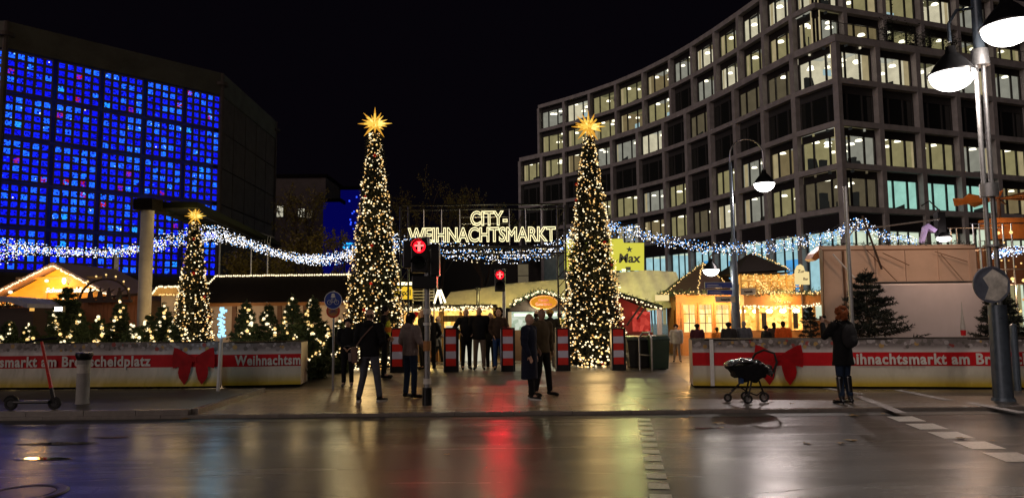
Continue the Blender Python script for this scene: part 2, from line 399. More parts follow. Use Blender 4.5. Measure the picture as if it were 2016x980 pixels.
# raised traffic island on the left with its own kerb
isl = [gz(-600, 812, .09), gz(150, 812, .09), gz(362, 809, .09), gz(395, 799, .09), gz(478, 774, .09)]
isl = [Vector((p.x, max(p.y, KY + .15), .09)) for p in isl] + [Vector((isl[-1].x, 15.75, .09)), Vector((isl[0].x, 15.75, .09))]
m = MB(); m.quadv(*isl); struct(m, 'traffic_island', 'island_asphalt')
m = MB()
for a, b in zip(isl[:5], isl[1:6]):
    d = (b - a).normalized(); nn = Vector((d.y, -d.x, 0)); L = (b - a).length; c = max(1, round(L / 1.0))
    for q in range(c):
        p = a + d * (L * q / c + .005); r = a + d * (L * (q + 1) / c - .005)
        m.prism([p + Vector((0, 0, -.12)) - nn * .0, r + Vector((0, 0, -.12)), r + nn * .12 + Vector((0, 0, -.12)), p + nn * .12 + Vector((0, 0, -.12))], (0, 0, .124))
struct(m, 'island_kerb', 'wet_stone')
# barrier ramp (steel plate platform across the entrance)
x0, x1 = ax(622, 728, 19.3), ax(1312, 728, 19.3)
m = MB(); z = .10
m.prism([(x0, 16.9, .004), (x0, 18.1, z), (x0, 20.6, z), (x0, 20.6, .004)], (x1 - x0, 0, 0))
struct(m, 'barrier_ramp', 'ramp_steel')
# painted markings
m = MB()
for i in range(12):
    t = i / 11; px = 1267 + 38 * ((i / 11) ** 1.6); py = 818 + 185 * ((i / 11) ** 1.6)
a = gz(1267, 822, -.05); b = gz(1306, 1000, -.05); d = (b - a); L = d.length; d.normalize(); s = Vector((d.y, -d.x, 0)); t = .05; 
while t < L:
    w_ = .105; p = a + d * t; q = a + d * (t + .24)
    m.quadv(p - s * w_, p + s * w_, q + s * w_, q - s * w_); t += .44
a = gz(1770, 819, -.05); b = gz(2010, 905, -.05); d = (b - a); L = d.length; d.normalize(); t = 0
while t < L:
    p = a + d * t; q = a + d * (t + .52)
    m.quadv(p - Vector((.21, 0, 0)), p + Vector((.21, 0, 0)), q + Vector((.21, 0, 0)), q - Vector((.21, 0, 0))); t += .74
o = struct(m, 'road_markings', 'road_paint')
if o.data.polygons[0].normal.z < 0: o.data.flip_normals()
m = MB()
for (ax0, ay0), (ax1, ay1) in (((1768, 767), (1868, 787)), ((1905, 791), (2016, 812)), ((1690, 779), (1775, 812)), ((1620, 762), (1700, 776))):
    p = gz(ax0, ay0, .009); q = gz(ax1, ay1, .009); m.quadv(p - Vector((.09, 0, 0)), p + Vector((.09, 0, 0)), q + Vector((.09, 0, 0)), q - Vector((.09, 0, 0)))
o = struct(m, 'pavement_markings', 'concrete')
if o.data.polygons[0].normal.z < 0: o.data.flip_normals()
# light sheen strip on the left (smooth gutter slabs)
a = gz(0, 868, -.048); b = gz(205, 818, -.048)
# puddles lying in dips of the road
pr_ = random.Random(14)
for (px, py, sx, sy) in ((120, 872, .62, .05), (82, 902, .42, .04), (215, 860, .30, .03), (1392, 842, .25, .025)):
    c = gz(px, py, -.047); m = MB(); pts = [(c.x + sx * math.cos(2 * PI * k / 28) * pr_.uniform(.65, 1.1), c.y + sy * 2.2 * math.sin(2 * PI * k / 28) * pr_.uniform(.6, 1.15), -.0465) for k in range(28)]
    m.quadv(*pts); struct(m, 'puddle', 'puddle_water')
# manhole
mh = gz(40, 972, -.05); t = thing('manhole_cover', 'round iron manhole cover sunk in the wet road at the lower left', 'manhole', mh)
m = MB(); m.lathe([(.0, .006), (.29, .006), (.30, .001)], n=40); m.build('cover', 'dark_metal', t)
m = MB(); m.lathe([(.31, .004), (.33, .012), (.40, .012), (.42, .0)], n=40); m.build('rim', 'galvanised', t)

pmat('honeycomb_concrete', (.26, .20, .19), .9, var=.35, scale=2)
# ================================================================ CHURCH (octagonal glass-block nave)
ZT, ZP0, ZP1 = 20.5, 4.5, 18.75
A = gz(12, 42, ZT); B = gz(438, 145, ZT); A.z = B.z = 0
side = 14.1; ang = math.atan2(B.y - A.y, B.x - A.x)
oct_ = [B - Vector((math.cos(ang), math.sin(ang), 0)) * side]
aa = ang
for i in range(7):
    oct_.append(oct_[-1] + Vector((math.cos(aa), math.sin(aa), 0)) * side); aa += R(45)
cen = sum(oct_, Vector()) / 8
ch = thing('church_nave', 'octagonal church nave with a glowing blue honeycomb glass wall and grey concrete cornice', 'church', tuple(cen))
def shr(p, k, z): return (cen.x + (p.x - cen.x) * k, cen.y + (p.y - cen.y) * k, z)
m = MB()
for i in range(8):
    a, b = oct_[i], oct_[(i + 1) % 8]
    m.quadv(shr(a, .985, 0), shr(b, .985, 0), shr(b, .985, ZP0), shr(a, .985, ZP0))
    m.quadv(shr(a, .96, ZP0), shr(b, .96, ZP0), shr(b, .96, ZP1), shr(a, .96, ZP1))
m.build('inner_wall', 'church_concrete', ch, world=True)
m = MB()
for i in range(8):
    a, b = oct_[i], oct_[(i + 1) % 8]; k = 1.004
    m.quadv(shr(a, k, ZP1), shr(b, k, ZP1), shr(b, k, ZT), shr(a, k, ZT))
    m.quadv(shr(a, .94, ZP1), shr(b, .94, ZP1), shr(b, k, ZP1), shr(a, k, ZP1))
m.quadv(*[shr(p, 1.004, ZT) for p in oct_])
m.build('cornice', 'church_cornice', ch, world=True)
m = MB()
for i in range(8):
    a = oct_[i]; m.cyl((a.x, a.y, 0), (a.x, a.y, ZT - .02), .17, n=8)
    # steel bracket rings seen near the top corners
    m.lathe([(.30, -.12), (.46, -.12), (.46, .12), (.30, .12), (.30, -.12)], c=(a.x, a.y, ZT - .9), n=18)
m.build('corner_column', 'church_concrete', ch, world=True)
# plinth ledge
m = MB()
for i in range(8):
    a, b = oct_[i], oct_[(i + 1) % 8]
    m.quadv(shr(a, 1.004, ZP0 - .3), shr(b, 1.004, ZP0 - .3), shr(b, 1.004, ZP0), shr(a, 1.004, ZP0)); m.quadv(shr(a, 1.004, ZP0), shr(b, 1.004, ZP0), shr(b, .95, ZP0), shr(a, .95, ZP0))
m.build('ledge', 'church_concrete', ch, world=True)
# stained glass colours
bcol = [((.004, .006, .85), .8), ((.005, .015, 1.0), .85), ((.003, .003, .45), .6), ((.01, .10, 1.0), 1.2), ((.012, .24, 1), 1.2), ((.20, .55, 1), 1.3), ((.55, .012, .02), .6), ((.45, .02, .25), .6), ((.9, .85, .3), 1.2), ((.002, .002, .16), .5)]
for i, (c, s_) in enumerate(bcol): emat('stained_glass_%d' % i, c, s_ * 1.5)
emat('lime_window', (.55, .85, .05), 1.0)
GL = ['stained_glass_%d' % i for i in range(10)]
gr = random.Random(3)
def panel(a, b, z0, z1, lit, ix, iy):
    d = (b - a); L = d.length; d.normalize(); n_ = Vector((d.y, -d.x, 0))
    if n_.dot(a - cen) < 0: n_ = -n_
    P_ = lambda u, z, o: a + d * u + n_ * o + Vector((0, 0, z))
    g = .115; N = 5; H = z1 - z0; cw = (L - 2 * g) / N; chh = (H - 2 * g) / N; bar = .082
    m = MB()
    def slab(u0, u1, za, zb, o0, o1):
        q = [P_(u0, za, o0), P_(u1, za, o0), P_(u1, zb, o0), P_(u0, zb, o0)]; m.prism(q, n_ * (o1 - o0))
    for k in range(N + 1):
        u = g + k * cw; slab(u - bar if k else g - .0, u + bar if k < N else L - g, z0 + g, z1 - g, -.12, .03) if k not in (0, N) else slab(g if k == 0 else L - g - bar, g + bar if k == 0 else L - g, z0 + g, z1 - g, -.12, .03)
        z = z0 + g + k * chh
        zz0, zz1 = (z - bar, z + bar) if k not in (0, N) else ((z0 + g, z0 + g + bar) if k == 0 else (z1 - g - bar, z1 - g))
        for c in range(N):
            u0 = g + c * cw + bar + .001; u1 = g + (c + 1) * cw - bar - .001
            slab(u0, u1, zz0, zz1, -.12, .028)
    fr = m.build('glass_wall_panel', 'honeycomb_concrete', ch, world=True)
    gm = MB(); S = 5
    for cx_ in range(N):
        for cz in range(N):
            u0 = g + cx_ * cw + bar; u1 = g + (cx_ + 1) * cw - bar; q0 = z0 + g + cz * chh + bar; q1 = z0 + g + (cz + 1) * chh - bar
            top = cz / 4.0; r = gr.random()
            base = 1 if r < .35 + .3 * top else (0 if r < .8 else 3)
            if gr.random() < (.04 + .30 * (cz >= 3)): base = 3
            if gr.random() < .015: base = 4
            red = gr.random() < .022
            for a_ in range(S):
                for b_ in range(S):
                    q = gr.random(); mi = base
                    if q < .13: mi = 2
                    elif q < .17: mi = min(base + 1, 4)
                    elif q < .18: mi = 5 if base >= 3 else 3
                    elif q < .27: mi = 9
                    if red and q > .55: mi = 6 if (ix + iy) % 2 else 7
                    if gr.random() < .0012: mi = 8
                    if not lit: mi = 9 if q < .97 else 2
                    gm.mi = mi; ua = u0 + (u1 - u0) * a_ / S; ub = u0 + (u1 - u0) * (a_ + 1) / S; za = q0 + (q1 - q0) * b_ / S; zb = q0 + (q1 - q0) * (b_ + 1) / S
                    gm.quadv(P_(ua, za, -.06), P_(ub, za, -.06), P_(ub, zb, -.06), P_(ua, zb, -.06))
    gm.build('stained_glass', GL, fr, world=True)
ph = (ZP1 - ZP0) / 5
for fi, lit in ((0, True), (7, True), (1, False)):
    a, b = oct_[fi], oct_[(fi + 1) % 8]
    if fi == 1:
        # this side shows bare concrete panels only
        m = MB(); d = (b - a).normalized(); n_ = Vector((d.y, -d.x, 0)); n_ = n_ if n_.dot(a - cen) > 0 else -n_
        for i in range(5):
            for j in range(5):
                u0 = side * i / 5 + .06; u1 = side * (i + 1) / 5 - .06
                q = [a + d * u0 + Vector((0, 0, ZP0 + ph * j + .05)) - n_ * .3, a + d * u1 + Vector((0, 0, ZP0 + ph * j + .05)) - n_ * .3, a + d * u1 + Vector((0, 0, ZP0 + ph * (j + 1) - .05)) - n_ * .3, a + d * u0 + Vector((0, 0, ZP0 + ph * (j + 1) - .05)) - n_ * .3]
                m.prism(q, n_ * .28)
        m.build('side_wall_panels', 'church_concrete', ch, world=True); continue
    for i in range(5):
        for j in range(5):
            panel(a + (b - a) * (i / 5), a + (b - a) * ((i + 1) / 5), ZP0 + ph * j, ZP0 + ph * (j + 1), lit, i, j)

# ================================================================ OFFICE BUILDING
def room_mat(name, col, s):  # lamplight of rooms and shops is put into the surfaces as emission
    m = bpy.data.materials.new(name); m.use_nodes = True; n = m.node_tree; n.nodes.clear(); L = n.links.new
    o = n.nodes.new('ShaderNodeOutputMaterial'); e = n.nodes.new('ShaderNodeEmission'); tc = n.nodes.new('ShaderNodeTexCoord')
    nz = n.nodes.new('ShaderNodeTexNoise'); nz.inputs['Scale'].default_value = 1.3; nz.inputs['Detail'].default_value = 4
    cr = n.nodes.new('ShaderNodeValToRGB'); cr.color_ramp.elements[0].position = .32; cr.color_ramp.elements[1].position = .68
    cr.color_ramp.elements[0].color = (*[c * .78 for c in col], 1); cr.color_ramp.elements[1].color = (*col, 1)
    L(tc.outputs['Object'], nz.inputs[0]); L(nz.outputs[0], cr.inputs[0]); L(cr.outputs[0], e.inputs[0]); e.inputs[1].default_value = s; L(e.outputs[0], o.inputs[0])
    m.cycles.emission_sampling = 'NONE'; MATS[name] = m
pmat('frame_grey', (.075, .07, .07), .5, .2); room_mat('room_wall', (.86, .74, .36), .34); room_mat('room_wall_bright', (.95, .85, .60), .75); room_mat('room_wall_dim', (.5, .40, .24), .22)
room_mat('room_ceiling', (.62, .56, .28), .20); room_mat('room_ceiling_bright', (.9, .88, .72), .55); room_mat('curtain', (.95, .76, .42), .45)
room_mat('room_teal', (.45, .85, .72), .85); room_mat('room_dark', (.06, .06, .055), .25); room_mat('room_floor', (.10, .08, .06), .3)
room_mat('shop_light', (.80, .92, .70), .85); room_mat('shop_blue', (.10, .42, .85), .9); room_mat('shop_teal', (.50, .85, .92), .75)
emat('office_lamp', (1, .92, .70), 2.6)
room_mat('room_wall_low', (.75, .56, .28), .28); room_mat('room_wall_grey', (.72, .70, .58), .40); emat('office_screen', (.5, .7, .75), .7)
LV = [9.8 + 3.6 * i for i in range(7)]
S3px = np.array([(1023,361),(1066,355),(1110,346),(1157,335),(1204,325),(1255,312),(1306,297),(1350,281),(1396,263),(1445,239),(1500,214),(1561,190),(1650,156)], float)
pc = np.polyfit((S3px[:, 0] - 1300) / 300, S3px[:, 1], 5)
def curve(px):
    p = gz(px, float(np.polyval(pc, (px - 1300) / 300)), LV[3]); return Vector((p.x, p.y, 0))
low = [curve(p) for p in (1023, 1066, 1110, 1157, 1204, 1255, 1306, 1350, 1396, 1445, 1500, 1561)] + [curve(1648)]
corner = low[-1]
rw = [gz(*p, LV[3]) for p in ((1728, 164), (1808, 176), (1886, 187), (1956, 195), (2030, 205), (2100, 215))]
rd = (rw[3] - Vector((corner.x, corner.y, LV[3]))); rd.z = 0; rd.normalize()
right = [corner + rd * (4.55 * i) for i in range(1, 8)]
rin = Vector((-rd.y, rd.x, 0)) # inward
if rin.y < 0: rin = -rin
ob = thing('office_building', 'large office block with a deep concrete grid facade and rows of lit windows', 'office building', tuple(corner))
wr = random.Random(11)
def bay(p0, p1, k, state, ends=(1, 1), zo=0, D=9.0):
    """one facade opening: window frame + panes + the lit room behind"""
    d = p1 - p0; L = d.length; d.normalize(); n_ = Vector((-d.y, d.x, 0))
    if n_.dot(p0 - CAM) < 0: n_ = -n_
    P_ = lambda u, o, z: p0 + d * u + n_ * o + Vector((0, 0, z))
    z0, z1 = LV[k] + .23, LV[k + 1] - .23
    u0, u1 = .25, L - .25; zt = z1 - .62; fo = .50
    m = MB()
    def bar(ua, ub, za, zb, o0=fo, o1=fo + .14): m.prism([P_(ua, o0, za), P_(ub, o0, za), P_(ub, o0, zb), P_(ua, o0, zb)], n_ * (o1 - o0))
    bar(u0, u1, zt, z1, fo + .03, fo + .2); bar(u0, u1, z0, z0 + .12)
    W = u1 - u0; fr = [0, .30, .70, 1]
    for i, f in enumerate(fr):
        c = u0 + W * f
        if i == 0: bar(u0, u0 + .16, z0 + .121, zt)
        elif i == 3: bar(u1 - .16, u1, z0 + .121, zt)
        else: bar(c - .07, c + .07, z0 + .121, zt)
    bar(u0 + .161, u1 - .161, zt - .07, zt - .001, fo + .002, fo + .12)
    w_ = m.build('window', 'frame_grey' if state == 'dark' else 'window_frame', ob, world=True)
    g = MB(); g.quadv(P_(u0, fo + .07, z0), P_(u1, fo + .07, z0), P_(u1, fo + .07, zt), P_(u0, fo + .07, zt))
    g.build('glass_pane', 'glass_dark' if state == 'dark' else 'pane_glass', w_, world=True)
    if state == 'dark':
        if wr.random() < .35:
            q = MB(); uu = u0 + W * wr.uniform(.1, .7); q.box(P_(uu, fo - .0, z0 + 1.2), (.2, .02, .25)); 
        return
    r = MB(); ow = fo + .25
    mats = ['room_wall', 'room_ceiling', 'room_floor', 'curtain', 'office_lamp', 'room_wall_bright', 'room_dark', 'office_screen']
    if state == 'lit': mats[0] = wr.choice(('room_wall', 'room_wall', 'room_wall_low', 'room_wall_grey', 'room_wall_bright')); mats[1] = wr.choice(('room_ceiling', 'room_ceiling', 'room_wall_low', 'room_wall_grey'))
    if state == 'bright': mats[0] = 'room_wall_bright'; mats[1] = 'room_ceiling_bright'
    if state == 'dim': mats = ['room_wall_dim', 'room_wall_dim', 'room_floor', 'room_wall_dim', 'office_lamp', 'room_wall', 'room_dark', 'office_screen']
    if state == 'teal': mats = ['room_teal'] * 4 + ['room_teal', 'room_teal', 'room_dark', 'office_screen']
    r.mi = 0; r.quadv(P_(0.1, D, z0), P_(L - .1, D, z0), P_(L - .1, D, z1), P_(.1, D, z1))
    if ends[0]: r.quadv(P_(.1, ow, z0), P_(.1, D, z0), P_(.1, D, z1), P_(.1, ow, z1))
    if ends[1]: r.quadv(P_(L - .1, ow, z0), P_(L - .1, D, z0), P_(L - .1, D, z1), P_(L - .1, ow, z1))
    r.mi = 1; r.quadv(P_(.1, ow, z1 - zo), P_(L - .1, ow, z1 - zo), P_(L - .1, D, z1 - zo), P_(.1, D, z1 - zo))
    r.mi = 2; r.quadv(P_(.1, ow, z0), P_(L - .1, ow, z0), P_(L - .1, D, z0), P_(.1, D, z0))
    # curtains gathered at one or both sides
    for sd in (0, 1):
        if wr.random() < .75 and state != 'teal':
            r.mi = 3; cwid = wr.uniform(.18, .75); ca = u0 if sd == 0 else u1 - cwid
            nf = max(3, int(cwid / .09))
            for q in range(nf):
                a_ = ca + cwid * q / nf; r.quadv(P_(a_, ow + (.02 if q % 2 else .10), z0), P_(a_ + cwid / nf, ow + (.10 if q % 2 else .02), z0), P_(a_ + cwid / nf, ow + (.10 if q % 2 else .02), z1), P_(a_, ow + (.02 if q % 2 else .10), z1))
    # dark door / shelf shapes on the back and beams on the ceiling
    r.mi = 6
    for q in range(wr.choice((1, 2, 2))):
        a_ = wr.uniform(.4, L - 1.4); hh = wr.uniform(.7, 2.1)
        r.prism([P_(a_, D - .5, z0), P_(a_ + wr.uniform(.4, 1.1), D - .5, z0), P_(a_ + .7, D - .5, z0 + hh), P_(a_, D - .5, z0 + hh)], n_ * .3)
    for q in [v for v in (1.5, 3.1, 4.7, 6.3, 7.9) if v < D - .3]:
        r.mi = 6 if q in (1.5, 4.7) else 0; r.prism([P_(.12, q, z1 - .22), P_(L - .12, q, z1 - .22), P_(L - .12, q, z1 - .002), P_(.12, q, z1 - .002)], n_ * .12)
    # desk silhouettes close to the glass
    if wr.random() < .6:
        r.mi = 6; a_ = wr.uniform(.4, L - 1.6); r.prism([P_(a_, ow + .3, z0), P_(a_ + 1.1, ow + .3, z0), P_(a_ + 1.1, ow + .3, z0 + wr.uniform(.3, .75)), P_(a_, ow + .3, z0 + wr.uniform(.2, .5))], n_ * .1)
    if wr.random() < .2 and state != 'dim':
        r.mi = 7; a_ = wr.uniform(.6, L - 1.6); r.quadv(P_(a_, 2.2, z0 + .9), P_(a_ + .9, 2.2, z0 + .9), P_(a_ + .9, 2.2, z0 + 1.45), P_(a_, 2.2, z0 + 1.45))
    rm = r.build('lit_room', mats, w_, world=True)
    q = MB()
    nl = 0
    cols = (L * .27, L * .70) if state != 'dim' else (L * .5,)
    for r_i, oo in enumerate([v for v in (1.3, 2.7, 4.1, 5.5, 6.9, 8.3) if v < D - .2]):
        for uc in cols:
            if state == 'teal' or wr.random() < (.18 if state != 'dim' else .6): continue
            uu = uc + wr.uniform(-.35, .35); rr = wr.uniform(.24, .36); zz = z1 - wr.uniform(.55, 1.35); nl += 1
            c = P_(uu, oo + wr.uniform(-.2, .2), zz); q.mi = 0; q.lathe([(0, 0), (rr, .03), (rr * .75, .17), (0, .2)], c=tuple(c), n=14)
            q.mi = 1; q.cyl(c + Vector((0, 0, .2)), (c.x, c.y, z1), .012, n=4)
    if nl: q.build('ceiling_lamps', ['office_lamp', 'window_frame'], w_, world=True)
def fin(p, q, k0, k1, wdt=.5, name='pilaster'):
    d = (q - p).normalized(); n_ = Vector((-d.y, d.x, 0)); n_ = n_ if n_.dot(p - CAM) > 0 else -n_
    m = MB(); h = wdt / 2
    m.prism([p - d * h - n_ * .03 + Vector((0, 0, LV[k0] if k0 >= 0 else 0)), p + d * h - n_ * .03 + Vector((0, 0, LV[k0] if k0 >= 0 else 0)), p + d * h + n_ * .62 + Vector((0, 0, LV[k0] if k0 >= 0 else 0)), p - d * h + n_ * .62 + Vector((0, 0, LV[k0] if k0 >= 0 else 0))], (0, 0, (LV[k1] - .23) - (LV[k0] if k0 >= 0 else 0)))
    return m.build(name, 'concrete', ob, world=True)
def slabline(pts, z, th=.46, out=0.0, depth=.66, name='floor_band'):
    """extruded ribbon following the facade with mitred joints"""
    n = len(pts); outs, ins = [], []
    for i, p in enumerate(pts):
        d = (pts[min(i + 1, n - 1)] - pts[max(i - 1, 0)]).normalized(); nn = Vector((-d.y, d.x, 0))
        if nn.dot(p - CAM) < 0: nn = -nn
        outs.append(p - nn * (out + .0)); ins.append(p + nn * depth)
    m = MB()
    for i in range(n - 1):
        a, b, c, e = outs[i], outs[i + 1], ins[i + 1], ins[i]; za, zb = Vector((0, 0, z - th / 2)), Vector((0, 0, z + th / 2))
        m.quadv(a + za, b + za, b + zb, a + zb); m.quadv(a + za, e + za, c + za, b + za); m.quadv(a + zb, b + zb, c + zb, e + zb); m.quadv(e + za, e + zb, c + zb, c + za)
        if i == 0: m.quadv(a + za, a + zb, e + zb, e + za)
        if i == n - 2: m.quadv(b + za, c + za, c + zb, b + zb)
    return m.build(name, 'concrete', ob, world=True)
full = low + right
for k in range(5): slabline(full, LV[k], th=.46 if k < 4 else .6, out=.02)
for i, p in enumerate(full):
    q = full[i + 1] if i < len(full) - 1 else full[i] + rd
    if i == len(low) - 1:
        m = MB(); dl = (low[-1] - low[-2]).normalized(); 
        m.prism([p - dl * .48, p - Vector((0, 0, 0)) + (-rin + dl * .0) * .06, p + rd * .48, p + rd * .48 + rin * .6, p - dl * .48 + Vector((dl.y, -dl.x, 0)) * -.6 + Vector((.6, .3, 0))], (0, 0, LV[4] - .36)); m.build('corner_pilaster', 'concrete', ob, world=True)
    else: fin(p, q, -1, 4)
# states per row, left wing bays 0..11, right wing bays 12..17
rows = {0: 'n n l l l l l d l l l l b t T t l l l', 1: 'd d d l l l l d l l l l l l l l l l l', 2: 'd d d d d d d d d d d d d d d d d d d', 3: 'l l l l l b d m d m m b b b l l l l l'}
rows[0] = 'd d l l l l l m l l l m m t T t l l l'
ST = {'l': 'lit', 'd': 'dark', 'b': 'bright', 'm': 'dim', 't': 'teal', 'T': 'teal'}
for k, s_ in rows.items():
    for i, c in enumerate(s_.split()):
        if i < len(full) - 1: bay(full[i], full[i + 1], k, ST[c], (i != 12, i != 11), .004 if i == 12 else 0, 4.5 if i in (11, 12, 13) else 9.0)
# upper storeys, set back on the right wing
upx = (1060, 1110, 1160, 1212, 1266, 1319, 1362, 1407, 1453, 1501, 1556)
def upcurve(px, ylev):
    # walk the same plan curve: find the curve parameter whose S5 projection has this px
    best = None
    for q in np.arange(1015, 1650, .5):
        c = curve(q); v = RC.transposed() @ (Vector((c.x, c.y, LV[5])) - CAM); u = 1008 - v.x / v.z * FPX
        e = abs(u - px)
        if best is None or e < best[0]: best = (e, c)
    return best[1]
up = [upcurve(p, 0) for p in upx]
sb = rin * 1.9
dl = (low[-1] - low[-2]).normalized()
ucorner = corner + sb + (-dl) * 0.0
den = (rin.x * dl.x + rin.y * dl.y); ucorner = corner - dl * (1.9 / max(.3, abs(den)))
uright = [ucorner + rd * (4.55 * i + 3.3) for i in range(0, 8)]
upper = up + [ucorner] + uright
upperA = up + [ucorner] + [p + rin * 1.6 if i else p for i, p in enumerate(uright)]
slabline(upper, LV[5], th=.46, out=.02); slabline(upper, LV[6], th=.5, out=.05, depth=2.0, name='roof_edge')
for i, p in enumerate(upper[:-1]):
    if i == len(up): continue
    fin(p, upper[i + 1], 4, 6, wdt=.42)
rowsU = {4: 'l l l l l d l l l l l l l l l l l l', 5: 'l b l l l l l l b b b l l l l l l l'}
for k, s_ in rowsU.items():
    for i, c in enumerate(s_.split()):
        if i < len(upper) - 1: bay(upper[i], upper[i + 1], k, ST[c], (i != 11, i != 10), .004 if i == 11 else 0, 3.2 if i in (9, 10, 11, 12) else 8.0)
# slab tops / roofs so that nothing shows through from above or the side
def roof(pts, z, name, back=14):
    m = MB(); bk = []
    for i, p in enumerate(pts):
        d = (pts[min(i + 1, len(pts) - 1)] - pts[max(i - 1, 0)]).normalized(); nn = Vector((-d.y, d.x, 0)); nn = nn if nn.dot(p - CAM) > 0 else -nn
        bk.append(p + nn * back)
    for i in range(len(pts) - 1):
        m.quadv(pts[i] + Vector((0, 0, z)) , pts[i + 1] + Vector((0, 0, z)), bk[i + 1] + Vector((0, 0, z)), bk[i] + Vector((0, 0, z)))
    for a, b in ((pts[0], bk[0]), (pts[-1], bk[-1])):
        m.quadv(a + Vector((0, 0, 0)), b + Vector((0, 0, 0)), b + Vector((0, 0, z)), a + Vector((0, 0, z)))
    m.build(name, 'concrete', ob, world=True)
roof([p + Vector((0, 0, 0)) for p in low[:-1]] , LV[4] + .1, 'terrace_deck'); roof(upper, LV[6] + .24, 'roof_deck', 12)
m = MB(); m.quadv(*[p + Vector((0, 0, LV[4] + .352)) for p in (corner, right[-1], right[-1] + rin * 3, ucorner + rin * .8, )]); m.build('terrace_floor', 'concrete', ob, world=True)
# inner core wall behind the rooms
# glass balustrade of the corner terrace
m = MB(); e = rin * .25
for i in range(7):
    a = corner + rd * (4.55 * i + .1) + e; b = corner + rd * (4.55 * (i + 1) - .05) + e
    m.quadv(a + Vector((0, 0, LV[4] + .36)), b + Vector((0, 0, LV[4] + .36)), b + Vector((0, 0, LV[4] + 1.45)), a + Vector((0, 0, LV[4] + 1.45)))
m.build('glass_balustrade', 'pane_glass', ob, world=True)
m = MB(); a = corner + e; b = corner + rd * 32 + e; m.cyl(a + Vector((0, 0, LV[4] + 1.46)), b + Vector((0, 0, LV[4] + 1.46)), .03, n=6); m.build('handrail', 'steel', ob, world=True)
# shop front under the grid
m = MB(); g1 = MB()
for i in range(3, len(full) - 1):
    a, b = full[i], full[i + 1]; d = (b - a); L = d.length; d.normalize(); n_ = Vector((-d.y, d.x, 0)); n_ = n_ if n_.dot(a - CAM) > 0 else -n_
    P_ = lambda u, o, z: a + d * u + n_ * o + Vector((0, 0, z))
    m.prism([P_(.3, .2, 8.1), P_(L - .3, .2, 8.1), P_(L - .3, .2, 9.52), P_(.3, .2, 9.52)], n_ * .3)
    f = MB()
    for u in (.3, L * .36, L * .62, L - .42): f.prism([P_(u, .5, 0), P_(u + .12, .5, 0), P_(u + .12, .5, 8.1), P_(u, .5, 8.1)], n_ * .12)
    fo = f.build('shop_window', 'window_frame', ob, world=True)
    s = MB(); D = 3.2 if i not in (11, 12) else 1.0
    s.mi = 0; s.quadv(P_(.1, D, 0), P_(L - .1, D, 0), P_(L - .1, D, 8.1), P_(.1, D, 8.1)); s.quadv(P_(.1, .7, 0), P_(.1, D, 0), P_(.1, D, 8.1), P_(.1, .7, 8.1)); s.quadv(P_(L - .1, .7, 0), P_(L - .1, D, 0), P_(L - .1, D, 8.1), P_(L - .1, .7, 8.1))
    s.mi = 1; s.quadv(P_(.1, .7, 8.1), P_(L - .1, .7, 8.1), P_(L - .1, D, 8.1), P_(.1, D, 8.1))
    if i in (7, 8, 9, 10):
        s.mi = 2; s.prism([P_(L * .34, .8, 2.2), P_(L - .5, .8, 2.2), P_(L - .5, .8, 6.4 - (i - 9) * .3), P_(L * .34, .8, 6.4 - (i - 9) * .3)], n_ * .05)
    s.mi = 3
    for q in range(5):
        uu = wr.uniform(.5, L - 1); s.prism([P_(uu, 1.6, 0), P_(uu + .5, 1.6, 0), P_(uu + .5, 1.6, wr.uniform(2, 5.5)), P_(uu, 1.6, wr.uniform(2, 5.5))], n_ * .1)
    s.build('shop_interior', ['shop_light' if i > 11 else 'shop_teal', 'shop_light', 'shop_blue', 'room_wall'], fo, world=True)
m.build('fascia', 'window_frame', ob, world=True)
m = MB(); m.box((corner.x - 1.2, corner.y + 28, 4.5), (.3, 50, 9)); 
# terrace shrubs
sr = random.Random(5)
for i, (pxx, hgt) in enumerate(((1750, 2.2), (1785, 1.6), (1812, 1.7), (1836, 1.5), (1872, 1.2))):
    u = 3.5 + i * 3.0 if i else 6.2
    u = (6.9, 9.5, 11.5, 14.4, 17.5)[i]
    b = corner + rd * u + rin * .9; lab = ['tall dense dark shrub nearest the corner of the office terrace', 'thin shrub second from the corner on the office terrace', 'loose middle shrub behind the terrace glass rail', 'low bush fourth along the office terrace rail', 'smallest bush farthest along the office terrace rail'][i]
    t = thing('terrace_shrub', lab, 'shrub', (b.x, b.y, LV[4] + .36), 0, 'shrubs on the office terrace')
    mm = MB(); mm.lathe([(.2, 0), (.3, .5), (.27, .5), (.2, .45), (0, .45)], n=12); mm.build('planter', 'dark_metal', t)
    V = []; F = []
    for q in range(420):
        c = Vector((sr.gauss(0, .33), sr.gauss(0, .33), .5 + abs(sr.gauss(.4, .35)) * hgt * .9)); a_ = Vector((sr.uniform(-1, 1), sr.uniform(-1, 1), sr.uniform(-1, 1))) * .14; b_ = Vector((sr.uniform(-1, 1), sr.uniform(-1, 1), sr.uniform(-1, 1))) * .14
        n0 = len(V); V += [tuple(c), tuple(c + a_), tuple(c + b_)]; F.append((n0, n0 + 1, n0 + 2))
    np_mesh('foliage', V, F, 'needle_dark', t)

